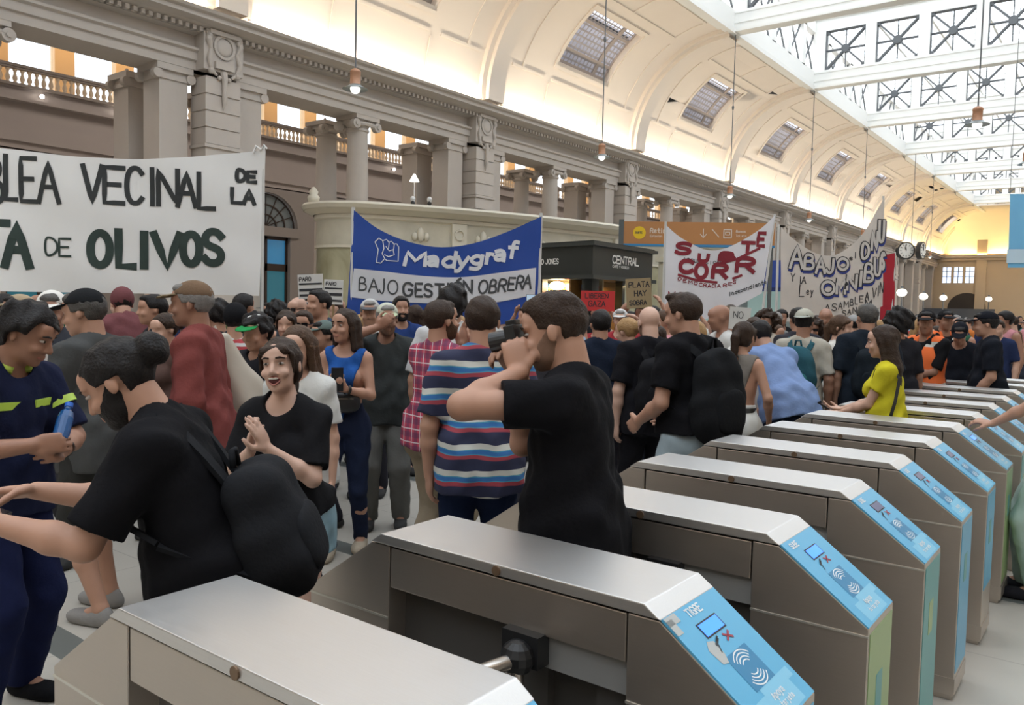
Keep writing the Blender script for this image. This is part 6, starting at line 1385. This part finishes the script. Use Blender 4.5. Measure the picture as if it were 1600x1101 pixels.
glyphs(m, [('R', 0.914, 0.964, 2.01, 2.057), ('E', 0.993, 1.043, 2.032, 2.078), ('S', 1.062, 1.102, 2.061, 2.108)], P, .012); m.build('lettering', MAR, b3)
m = MB(); glyphs(m, [('A', 0.28, 0.319, 2.37, 2.416), ('G', 0.339, 0.378, 2.362, 2.408), ('R', 0.397, 0.437, 2.354, 2.4), ('U', 0.457, 0.496, 2.349, 2.394), ('P', 0.516, 0.555, 2.343, 2.389), ('A', 0.575, 0.614, 2.338, 2.385), ('C', 0.634, 0.673, 2.335, 2.382), ('I', 0.693, 0.733, 2.333, 2.38), ('O', 0.753, 0.792, 2.333, 2.379), ('N', 0.812, 0.852, 2.333, 2.379)], P, .010)
glyphs(m, [('i', 0.999, 1.035, 1.882, 1.938), ('n', 1.044, 1.08, 1.898, 1.954), ('d', 1.09, 1.126, 1.913, 1.969), ('e', 1.135, 1.171, 1.929, 1.985), ('p', 1.181, 1.217, 1.945, 2.001), ('e', 1.226, 1.262, 1.961, 2.016), ('n', 1.272, 1.308, 1.977, 2.032), ('d', 1.318, 1.354, 1.992, 2.048), ('i', 1.363, 1.4, 2.008, 2.064), ('e', 1.409, 1.446, 2.024, 2.079), ('n', 1.455, 1.491, 2.038, 2.095), ('t', 1.501, 1.537, 2.054, 2.111), ('e', 1.547, 1.583, 2.071, 2.127)], P, .011); m.build('lettering', mat('letter_dark', (.06, .065, .07), .6), b3)
pole(b3, P([(0.016, 2.425)][0][0], 0, -.03), P([(0.009, 2.899)][0][0], [(0.008, 2.917)][0][1], -.03), .018)
a_, c_ = [(1.525, 1.349), (1.704, 3.097)]; pole(b3, P(a_[0], a_[1]-.1, -.03), P(c_[0], c_[1], -.03), .018)

# 4: cream banner with outlined letters
P = cloth_frame((-4.504, 12.78), 0.8375, .014, 8)
b4 = empty('banner', (0, 0, 0), label='cream banner with black outlined letters ABAJO el DNU and OMNIBUS', cat='banner')
sheet('cloth', P, [(0.011, 2.996), (0.283, 2.767), (0.622, 2.598), (0.956, 2.589), (1.283, 2.783), (1.547, 3.138), (1.755, 3.512)], [(0.066, 1.516), (0.562, 1.515), (1.063, 1.545), (1.454, 1.644), (1.835, 1.796)], mat('cotton_cream', (.66, .61, .56), .9, noise=.04), b4)
rows = [('A', 0.192, 0.39, 2.366, 2.706), ('B', 0.423, 0.578, 2.353, 2.573), ('A', 0.625, 0.78, 2.298, 2.54), ('J', 0.802, 0.936, 2.303, 2.515), ('O', 1.001, 1.191, 2.36, 2.533)]+[('D', 1.419, 1.533, 2.545, 2.789), ('N', 1.582, 1.673, 2.693, 2.978), ('U', 1.701, 1.78, 2.82, 3.155)]
rows2 = [('O', 0.741, 0.953, 1.958, 2.16), ('M', 0.997, 1.154, 1.984, 2.207), ('N', 1.196, 1.354, 2.05, 2.274), ('I', 1.407, 1.441, 2.115, 2.339), ('B', 1.483, 1.62, 2.18, 2.466), ('U', 1.649, 1.751, 2.287, 2.552), ('S', 1.769, 1.815, 2.391, 2.647)]
SB = mat('shade_blue', (.03, .05, .25), .7); BK = mat('marker_black', (.03, .03, .035), .7); CR = mat('fill_cream', (.60, .57, .54), .8)
for nm, mm, wd, of, dx, dy in (('letter_shadow', SB, .075, .006, .012, -.035), ('letter_outline', BK, .076, .009, 0, 0), ('letter_fill', CR, .044, .012, 0, 0)):
    m = MB(); glyphs(m, rows, P, wd, of, ddx=dx, ddy=dy); glyphs(m, rows2, P, wd, of, ddx=dx, ddy=dy); m.build(nm, mm, b4)
m = MB()
for w_ in ([('e', 1.217, 1.274, 2.517, 2.588), ('l', 1.306, 1.328, 2.55, 2.642)], [('Y', 0.213, 0.278, 2.154, 2.274), ('L', 0.368, 0.39, 2.117, 2.228), ('A', 0.39, 0.456, 2.119, 2.229), ('L', 0.366, 0.443, 1.916, 2.098), ('e', 0.475, 0.519, 1.949, 2.05), ('y', 0.542, 0.586, 1.941, 2.052)], [('A', 0.809, 0.899, 1.693, 1.805), ('S', 0.932, 1.01, 1.706, 1.818), ('A', 1.043, 1.11, 1.728, 1.841), ('M', 1.142, 1.233, 1.762, 1.864), ('B', 1.265, 1.321, 1.794, 1.897), ('L', 1.354, 1.4, 1.817, 1.929), ('E', 1.432, 1.489, 1.849, 1.952), ('A', 1.521, 1.578, 1.882, 2.016)], [('S', 1.115, 1.183, 1.628, 1.71), ('A', 1.216, 1.283, 1.651, 1.732), ('N', 1.316, 1.384, 1.673, 1.765), ('M', 1.527, 1.63, 1.77, 1.893)], [('V', 1.634, 1.702, 1.916, 2.08), ('I', 1.734, 1.746, 1.959, 2.123), ('N', 1.767, 1.824, 2.002, 2.186)]): glyphs(m, w_, P, .014)
m.build('lettering', BK, b4)
pole(b4, P([(0.01, 2.537)][0][0], 0, -.03), P([(-0.011, 3.015)][0][0], [(-0.012, 3.034)][0][1], -.03), .02)
pole(b4, P([(1.815, 2.597)][0][0], 0, -.03), P([(1.765, 3.533)][0][0], [(1.764, 3.553)][0][1], -.03), .018)

# red banner strip behind, seen at the right of the cream banner
P = cloth_frame((-3.999, 16.545), 0.8995, .015, 2)
o = sheet('red_banner', P, [(0.001, 2.737), (0.407, 2.836)], [(0.066, 1.551), (0.481, 1.521)], mat('cloth_red', (.38, .015, .03), .8), nu=20); tag(o, 'upright red cloth banner behind the right edge of the cream banner', 'banner')
pole(o, P([(0.425, 2.776)][0][0], 0, -.02), P([(0.425, 2.776)][0][0], [(0.42, 2.849)][0][1], -.02), .02)
P = cloth_frame((-4.535, 13.658), 0.8407, .015, 4)
o = sheet('red_banner', P, [(-0.003, 1.598), (0.698, 1.612), (1.569, 2.105)], [(0.008, 1.364), (0.717, 1.225), (1.615, 1.238)], mat('cloth_red_dark', (.26, .012, .02), .8), nu=20); tag(o, 'low dark red cloth banner seen beneath the cream banner', 'banner')
# hanging light blue banner at the right edge
P = cloth_frame((-3.942, 35.079), 0.8967, .01, 1)
u = [(-0.003, 6.171), (0.095, 3.489), (2.278, 3.561), (2.077, 6.285)]
o = sheet('hanging_banner', P, [u[0], u[3]], [u[1], u[2]], mat('banner_light_blue', (.16, .45, .72), .6), nu=16); tag(o, 'large light blue banner hanging from the roof at the right edge', 'banner')
sheet('lower_band', P, [(a, c*.25+d*.75) for (a, c), (b_, d) in ((u[0], u[1]), (u[3], u[2]))], [(a, c*.06+d*.94) for (a, c), (b_, d) in ((u[0], u[1]), (u[3], u[2]))], mat('banner_pale', (.50, .66, .78), .6), o, nu=8, off=.03)
for uu in (u[0][0], u[3][0]): MB().tube([P(uu, u[0][1], 0), P(uu, 12.85, 0)], .01, 6).build('cable', IRON, o)

# ------------------------------------------------------------------ orange direction sign
P = cloth_frame((-10.184, 17.822), 0.5423, 0, 0)
u = [(0.0, 3.745), (3.633, 3.878), (3.655, 3.324), (0.016, 3.211)]
u0, u1, zt, zb = u[0][0], u[1][0], (u[0][1]+u[1][1])/2, (u[2][1]+u[3][1])/2
sg = empty('direction_sign', (0, 0, 0), label='long orange direction sign reading Retiro with yellow disc and white symbols', cat='sign')
def slab(a, b_, z0, z1, o0, o1): 
    m = MB(); v_ = [P(x, z, o_) for o_ in (o0, o1) for x, z in ((a, z0), (b_, z0), (b_, z1), (a, z1))]
    return m.add(v_, [(0, 1, 2, 3), (4, 5, 6, 7), (0, 1, 5, 4), (1, 2, 6, 5), (2, 3, 7, 6), (3, 0, 4, 7)])
slab(u0, u1, zb, zt, -.16, 0).build('panel', mat('sign_orange', (.42, .19, .065), .5), sg); slab(u0, u1, zb-.055, zb, -.16, .01).build('blue_strip', mat('sign_blue', (.03, .20, .42), .5), sg)
slab(u0-.12, u0, zb-.1, zt+.05, -.2, .02).build('end_post', mat('sign_post', (.09, .10, .10), .5), sg)
slab(u0-.10, u0-.02, 0, zb-.1, -.14, -.06).build('stand', mat('sign_post', (.09, .10, .10), .5), sg); slab(u1-.10, u1-.02, 0, zb-.05, -.14, -.06).build('stand', mat('sign_post', (.09, .10, .10), .5), sg)
c = [(0.382, 3.53)][0]; zc = (zt+zb)/2
m = MB(); m.add([P(c[0]+.155*math.cos(2*PI*i/28), zc+.155*math.sin(2*PI*i/28), .006) for i in range(28)], [tuple(range(28))]); m.build('yellow_disc', mat('sign_yellow', (.75, .50, .01), .5), sg)
SW = mat('sign_white', (.68, .60, .52), .5)
m = MB(); write(m, 'SUBTE', c[0]-.10, zc-.02, .045, P, .010, off=.009); m.build('disc_text', mat('letter_dark', (.06, .065, .07), .6), sg)
m = MB(); write(m, 'Retiro', [(0.646, 3.533)][0][0], zc, .11, P, .022, off=.008); write(m, 'Estacion', [(0.646, 3.533)][0][0], zc-.10, .05, P, .009, off=.008)
x = [(1.928, 3.549), (2.219, 3.553), (2.509, 3.556), (2.707, 3.559)]
ribbon(m, [(x[0][0], zc+.11), (x[0][0], zc-.10)], .02, P, off=.008); ribbon(m, [(x[0][0]-.07, zc-.02), (x[0][0], zc-.10), (x[0][0]+.07, zc-.02)], .02, P, off=.008)
ribbon(m, [(x[1][0]-.08, zc+.10), (x[1][0]+.08, zc-.08)], .022, P, off=.008)
ribbon(m, [(x[2][0]-.09, zc-.10), (x[2][0]-.09, zc+.10), (x[2][0]+.09, zc+.10), (x[2][0]+.09, zc-.10), (x[2][0]-.09, zc-.10)], .024, P, off=.008); ribbon(m, [(x[2][0]-.05, zc+.04), (x[2][0]+.05, zc+.04), (x[2][0]+.05, zc-.03), (x[2][0]-.05, zc-.03), (x[2][0]-.05, zc+.04)], .018, P, off=.008)
write(m, 'Banos', x[3][0], zc+.03, .06, P, .011, off=.008); write(m, 'Toilets', x[3][0], zc-.07, .05, P, .008, off=.008)
m.build('symbols', SW, sg)

# ------------------------------------------------------------------ pale marble booth with rounded corner
MARB = bpy.data.materials.new('booth_marble'); MARB.use_nodes = True; nt = MARB.node_tree; b = nt.nodes['Principled BSDF']; b.inputs['Roughness'].default_value = .35
tc = nt.nodes.new('ShaderNodeTexCoord'); n = nt.nodes.new('ShaderNodeTexNoise'); n.inputs['Scale'].default_value = .9; n.inputs['Detail'].default_value = 7; n.inputs['Distortion'].default_value = 1.2; nt.links.new(tc.outputs['Object'], n.inputs[0])
r = nt.nodes.new('ShaderNodeValToRGB'); e = r.color_ramp.elements; e[0].position = .3; e[0].color = (.25, .235, .135, 1); e[1].position = .72; e[1].color = (.46, .44, .31, 1); nt.links.new(n.outputs[0], r.inputs[0]); nt.links.new(r.outputs[0], b.inputs['Base Color'])
MTRIM = mat('booth_trim', (.60, .56, .46), .5, noise=.06, nscale=3)
plan = smoothpts([(-16.9, 17.6), (-17.75, 16.2), (-17.75, 14.75), (-16.9, 13.85), (-15.9, 14.0), (-15.0, 15.2), (-14.1, 17.1), (-13.4, 19.2), (-12.9, 21.6), (-12.6, 24.5), (-12.6, 28.0), (-13.2, 30.5), (-16.8, 31.0)], 72)
cen = np.array([-16.4, 22.0])
def offp(i, o_):
    a, c = plan[max(i-1, 0)], plan[min(i+1, len(plan)-1)]; d = unit(c-a); nrm = np.array([d[1], -d[0]]) ; p_ = plan[i]
    if (p_-cen)@nrm < 0: nrm = -nrm
    return p_+nrm*o_
booth = empty('ticket_booth', (0, 0, 0), label='pale green marble booth with rounded corner and moulded cream cornice', cat='booth')
def course(z0, z1, o0, o1, m, nm):
    q = MB(); N = len(plan)
    for i in range(N):
        a, c = offp(i, o0), offp(i, o1); q.v += [(a[0], a[1], z0), (c[0], c[1], z1)]
    for i in range(N-1): q.f.append((2*i, 2*i+2, 2*i+3, 2*i+1)); q.m.append(0)
    return q
course(0, 3.45, 0, 0, 0, '').build('wall', MARB, booth, smooth=True)
q = MB()
for z0, z1, o0, o1 in ((3.05, 3.05, 0, .05), (3.05, 3.12, .05, .05), (3.12, 3.12, .05, 0), (3.75, 3.80, 0, .07), (3.80, 3.90, .07, .07), (3.90, 4.02, .10, .32), (4.02, 4.12, .34, .40), (4.12, 4.18, .40, .36), (4.18, 4.22, .36, -.3), (0, .25, .06, .06), (.25, .3, .06, 0)):
    c = course(z0, z1, o0, o1, 0, ''); q.add(c.v, c.f)
q.build('cornice', MTRIM, booth)
course(3.12, 3.78, .012, .012, 0, '').build('frieze', mat('booth_frieze', (.50, .47, .38), .5, noise=.25, nscale=2.2), booth, smooth=True)
q = MB(); q.add([(p_[0], p_[1], 4.2) for p_ in plan], [tuple(range(len(plan)))]); q.build('roof', MTRIM, booth)
for j, i in enumerate((26, 31, 36, 41, 46)):      # carved panels of the frieze
    a = offp(i, .03); d = unit(plan[i+1]-plan[i-1])
    q = MB().ball((a[0], a[1], 3.45), (.10, .10, .20), 10); q.ball((a[0]+d[0]*.16, a[1]+d[1]*.16, 3.4), (.08, .08, .12), 8); q.ball((a[0]-d[0]*.16, a[1]-d[1]*.16, 3.4), (.08, .08, .12), 8)
    q.build('carving', MTRIM, booth, smooth=True)
for i in (34, 49):
    a = offp(i, .06); d = unit(plan[i+1]-plan[i-1]); q = MB().bar((a[0], a[1], 3.12), (a[0], a[1], 3.78), .42, .10, upv=(d[1], -d[0], 0))
    for k in range(14):
        t0, t1 = 2*PI*k/14, 2*PI*(k+1)/14; q.bar((a[0]+d[0]*.13*math.cos(t0)+d[1]*.06, a[1]+d[1]*.13*math.cos(t0)-d[0]*.06, 3.5+.13*math.sin(t0)), (a[0]+d[0]*.13*math.cos(t1)+d[1]*.06, a[1]+d[1]*.13*math.cos(t1)-d[0]*.06, 3.5+.13*math.sin(t1)), .04, .05)
    q.build('console', MTRIM, booth)
for i, (p_, lab) in enumerate((((-15.222, 15.568, 4.25), 'left white security camera on the booth cornice'), ((-14.915, 15.875, 4.25), 'right white security camera on the booth cornice'))):
    o = MB().tube([(0, 0, 0), (0, 0, .22)], .05, 12).ball((0, 0, .22), .07, 12).build('security_camera', mat('plastic_white', (.7, .7, .7), .4), smooth=True, auto=40); o.location = (p_[0]-.05, p_[1]+.05, 4.20); tag(o, lab, 'camera')
    MB().ball((.06, -.06, .10), .06, 12).build('lens_dome', BLACKP, o, smooth=True)
o = MB().lathe([(.10, 0), (.14, .06), (.16, .16), (.10, .22), (.12, .3), (.06, .38), (.02, .42)], n=16).build('finial', MTRIM, smooth=True); p_ = (-16.911, 13.67, 4.2); o.location = (p_[0]-.10, p_[1]+.1, 4.19); tag(o, 'pale carved knob on the left corner of the booth cornice', 'ornament')
sp = (-15.274, 15.687, 4.6)
o = MB().lathe([(.06, 0), (.05, .03), (.015, .05), (.012, .8), (.02, .82)], n=10).build('spotlight_stand', mat('plastic_white', (.7, .7, .7), .4)); o.location = (sp[0]-.8, sp[1]+.8, 4.20); tag(o, 'white shaded uplight on a stand above the booth', 'lamp')
MB().lathe([(.02, .82), (.14, .84), (.03, 1.04), (.02, 1.05)], n=14).build('shade', mat('shade_glow', (.9, .88, .8), .5, emit=((1, .93, .8), 2.)), o, smooth=True)

# ------------------------------------------------------------------ black kiosk
KB = mat('kiosk_black', (.020, .024, .022), .45); KB2 = mat('kiosk_trim', (.035, .04, .037), .4)
kp = [(-10.157, 14.2, 2.95), (-8.622, 13.897, 2.95), (-8.748, 16.644, 2.93)]
kp = [V3(*q)[:2] for q in kp]
ki = empty('kiosk', (0, 0, 0), label='black kiosk with CENTRAL sign and lit shelves in front of the marble booth', cat='kiosk')
a, b_, c = kp; a = b_+(a-b_)*1.9; back = c+(a-b_)*1.0
poly = [a, b_, c, back]; cc = sum(poly)/4
def ring_(z0, z1, ofs, nm, m):
    pts = [p_+unit(p_-cc)*ofs for p_ in poly]; return MB().prism([tuple(p_) for p_ in pts], 2, z0, z1).build(nm, m, ki)
ring_(2.30, 2.90, 0, 'fascia', KB); ring_(2.90, 2.97, .12, 'roof_edge', KB2); ring_(2.24, 2.32, .10, 'lower_moulding', KB2); ring_(2.97, 3.0, .04, 'roof', KB)
for k_, (p_, q_) in enumerate(((b_, a), (b_, c))):
    d = unit(q_-p_); L = np.linalg.norm(q_-p_)
    for t0, t1 in ((0, .28), (L*.48, L*.52), (L-.2, L)):
        if t1-t0 > .25 or k_ == 1 or t0 > 0:
            s0, s1 = p_+d*t0, p_+d*t1; nin = unit(cc-(p_+q_)/2); MB().prism([tuple(s0), tuple(s1), tuple(s1+nin*.2), tuple(s0+nin*.2)], 2, 0, 2.26).build('post', KB, ki)
    nin = unit(cc-(p_+q_)/2); MB().prism([tuple(p_), tuple(q_), tuple(q_+nin*.45), tuple(p_+nin*.45)], 2, 0, 1.05).build('counter', KB2, ki)
# goods wall and warm light inside
nin = unit(cc-(a+b_)/2); s0, s1 = a+nin*.9, b_+nin*.9+unit(a-b_)*.3
rk = random.Random(3)
MB().prism([tuple(s0), tuple(s1), tuple(s1+nin*.05), tuple(s0+nin*.05)], 2, 1.05, 2.26).build('shelf_back', mat('shelf_back_cream', (.55, .48, .30), .6), ki)
for z in (1.35, 1.65, 1.95): MB().prism([tuple(s0-nin*.22), tuple(s1-nin*.22), tuple(s1), tuple(s0)], 2, z, z+.025).build('shelf', mat('shelf_wood', (.2, .11, .05), .5), ki)
GC = [(.55, .35, .03), (.05, .30, .08), (.5, .06, .04), (.6, .58, .5), (.05, .12, .35), (.35, .18, .05)]
d = unit(s1-s0); L = np.linalg.norm(s1-s0)
n = 0
for z in (1.375, 1.675, 1.975):
    t = max(L-1.9, .05)
    while t < L-.1:
        w_, h_ = rk.uniform(.07, .14), rk.uniform(.12, .22); x0 = s0+d*t-nin*.16; x1 = x0+d*w_
        ci = rk.randrange(6); o = MB().prism([tuple(x0), tuple(x1), tuple(x1+nin*.1), tuple(x0+nin*.1)], 2, z, z+h_).build('snack_pack', mat('pack_%d' % ci, GC[ci], .4)); tag(o, '%s snack pack on the %s lit shelf of the kiosk' % (['yellow', 'green', 'red', 'white', 'blue', 'brown'][ci], 'lowest' if z < 1.5 else 'middle' if z < 1.8 else 'top'), 'snack pack', 'snack packs on the kiosk shelves'); t += w_+.03; n += 1
lp = (a+b_)/2+nin*.5; l_ = light('kiosk_lamp', (lp[0], lp[1], 2.2), (1.2, .3), 220, (1, .80, .42)); 
o = MB().ball((0, 0, 0), (.16, .16, .09), 12).build('ceiling_light', mat('kiosk_glow', (1, .85, .5), .4, emit=((1, .82, .5), 30)), ki); gp = b_+(a-b_)*.42+nin*.35; o.location = (gp[0], gp[1], 2.12)
gp = c+(b_-c)*.35+unit(cc-c)*.3; l2 = light('kiosk_lamp', (gp[0], gp[1], 2.15), (.6, .3), 25, (1, .72, .35))
nin2 = unit(cc-(b_+c)/2); s0, s1 = b_+nin2*.8+unit(c-b_)*.3, c+nin2*.8
MB().prism([tuple(s0), tuple(s1), tuple(s1+nin2*.05), tuple(s0+nin2*.05)], 2, 1.05, 2.26).build('side_board', mat('ochre_board', (.26, .13, .03), .6), ki)
def wallP(p0, p1):
    d = unit(p1-p0); nout = -unit(cc-(p0+p1)/2); nout = unit(nout-d*(nout@d))
    return lambda u, v, off: (p0[0]+d[0]*u+nout[0]*off, p0[1]+d[1]*u+nout[1]*off, v)
m = MB(); PW = wallP(b_, c); Lc = np.linalg.norm(c-b_); write(m, 'CENTRAL', Lc*.30, 2.60, .15, PW, .034, off=.008, asp=.95, gap=.25); write(m, 'CAFE Y KIOSCO', Lc*.30, 2.51, .045, PW, .012, off=.008, gap=.3, asp=1.1)
PW = wallP(a, b_); La = np.linalg.norm(b_-a); write(m, 'AND JONES', La-1.62, 2.56, .10, PW, .022, off=.008, gap=.28); m.build('lettering', mat('kiosk_letter', (.75, .75, .72), .5), ki)
# cream marble pier right of the kiosk
pp_ = (-8.908, 17.267, 2.9)
o = MB().box((-.28, -.28, 0), (.28, .28, 2.8)).box((-.34, -.34, 2.8), (.34, .34, 2.92)).box((-.06, -.29, .2), (.06, -.27, 2.7)).build('marble_pier', mat('pale_marble', (.56, .53, .42), .4, noise=.1, nscale=2)); o.location = (kp[2][0]-.2, kp[2][1]+1.5, 0); tag(o, 'pale marble pier just right of the black kiosk', 'pier')

# blue shop front between the two right banners
q = (-8.094, 21.597, 3.05); q2 = (-7.59, 21.739, 3.05)
bs = empty('shop_front', (-8.9, 22.6, 0), label='blue shop front with lit window between the two right banners', cat='shop')
MB().box((-1.6, 0, 2.25), (2.2, 1.2, 3.1)).build('blue_fascia', mat('shop_blue', (.02, .06, .30), .5), bs); MB().box((-1.62, -.02, 2.28), (2.22, 0, 2.34)).build('fascia_band', mat('shop_blue_dark', (.01, .03, .14), .5), bs)
MB().box((-1.6, .7, 0), (2.2, 1.2, 2.25)).build('window_wall', mat('shop_glass', (.14, .20, .20), .2, emit=((.5, .7, .65), .35)), bs)
for x in (-1.6, -.3, 1.0, 2.1): MB().box((x, 0, 0), (x+.1, .7, 2.25)).build('mullion', mat('shop_frame', (.4, .4, .4), .5), bs)

# placards
def placard(o_, ang, w_, h_, m, lab, rows, tilt=0, stick=True, strip=()):
    r_ = empty('placard', o_, ang, label=lab, cat='placard'); r_.rotation_euler = (0, tilt, ang)
    MB().box((-w_/2, -.004, -h_/2), (w_/2, .004, h_/2)).build('board', m, r_)
    Pp = lambda u, v, off: (u, -.006-off, v)
    q = MB()
    for txt, u, v, h, wd in rows: write(q, txt, u, v, h, Pp, wd, off=0, gap=.3)
    if rows: q.build('lettering', BK, r_)
    for z0, z1 in strip: MB().box((-w_/2+.01, -.0065, z0), (w_/2-.01, -.005, z1)).build('printed_band', BK, r_)
    if stick: MB().tube([(0, .02, -h_/2-.95), (0, .02, h_/2-.05)], .012, 8).build('stick', mat('stick_wood', (.3, .2, .1), .6), r_)
    return r_
ang_ = math.radians(37.3)
placard((-4.723, 7.739, 1.739), ang_, .37, .22, mat('card_red', (.55, .035, .035), .7), 'small red cardboard placard reading GAZA held up before the kiosk', [('LIBEREN', -.14, .03, .05, .008), ('GAZA', -.10, -.06, .06, .010)], stick=False)
placard((-4.539, 8.327, 1.84), ang_, .29, .34, mat('cardboard', (.32, .25, .14), .85, noise=.08), 'brown cardboard placard reading PLATA HAY held up beside the kiosk', [('PLATA', -.11, .07, .06, .010), ('HAY', -.05, -.03, .06, .010), ('SOBRA', -.11, -.13, .05, .010)], -.08, stick=False)
hw = to_world(V8, V8['wL']); placard((float(hw[0]), float(hw[1]), 1.80), ang_, .23, .22, mat('paper', (.62, .62, .60), .8), 'left white placard with black printed bands above the bald man', [('PARO', -.10, .05, .035, .007)], -.06, strip=((.015, .03), (-.045, -.02), (-.09, -.07)))
placard((-6.724, 5.714, 1.767), ang_, .20, .26, mat('paper', (.62, .62, .60), .8), 'right white placard with black printed bands at the left pole of the blue banner', [('PARO', -.08, .07, .035, .007)], .02, strip=((.03, .045), (-.04, -.01), (-.10, -.08)))
placard((-2.855, 7.137, 1.597), ang_, .19, .20, mat('paper', (.62, .62, .60), .8), 'white paper sheet held up under the red and white banner', [('NO', -.06, 0, .06, .006)], .05, stick=False)
placard((-3.022, 7.262, 1.605), ang_, .07, .20, mat('card_brown', (.28, .22, .16), .8), 'narrow brown card beside the white paper sheet', [], 0, stick=False)

# ------------------------------------------------------------------ hanging double-faced clock
ck = empty('station_clock', (-12.83, 62.72, 6.17), math.radians(20), label='round station clocks back to back hanging in the far left of the hall', cat='clock')
MB().tube([(0, 0, 0), (0, 0, 6.70)], .02, 6).build('cable', IRON, ck)
for k, (x, an) in enumerate(((-.38, 18), (.62, 62))):
    Rr = Matrix.Rotation(math.radians(an), 4, 'Z'); tr = Matrix.Translation((x, 0, 0))
    d_ = MB().tube([(0, -.15, 0), (0, .15, 0)], .62, 32).xf(tr @ Rr).build('case', mat('clock_case', (.03, .03, .03), .4), ck, smooth=True, auto=40)
    MB().tube([(0, -.165, 0), (0, -.152, 0)], .52, 32).xf(tr @ Rr).build('face', mat('clock_face', (.75, .73, .68), .5), d_, smooth=True, auto=40)
    q = MB()
    for i in range(12): t = PI*i/6; q.bar((.34*math.sin(t), -.17, .34*math.cos(t)), (.48*math.sin(t), -.17, .48*math.cos(t)), .02, .07, upv=(0, 1, 0))
    q.xf(tr @ Rr).build('numerals', BK, d_)
    MB().bar((0, -.18, 0), (-.07, -.18, .40), .02, .06, upv=(0, 1, 0)).xf(tr @ Rr).build('minute_hand', BK, d_); MB().bar((0, -.18, 0), (-.12, -.18, .22), .02, .07, upv=(0, 1, 0)).xf(tr @ Rr).build('hour_hand', BK, d_)

# wall lamps at the far end of the colonnade
for i, (x, y, z) in enumerate([(-11.511, 54.273, 3.026), (-12.532, 66.086, 3.054), (-13.645, 80.358, 3.259), (-12.353, 97.724, 3.521)]):
    o = MB().ball((0, 0, 0), (.30, .30, .24), 12).build('globe_lamp', mat('far_glow', (1, .9, .75), .4, emit=((1, .93, .8), 6)), smooth=True); o.location = (x, y, z); tag(o, ['leftmost', 'second', 'third', 'rightmost'][i]+' of the four glowing lamps low at the far end of the hall', 'lamp', 'lamps at the far end')
    MB().tube([(0, 0, .2), (0, 0, .4)], .08, 8).tube([(0, 0, -z), (0, 0, -.2)], .05, 8).build('post', IRON, o)
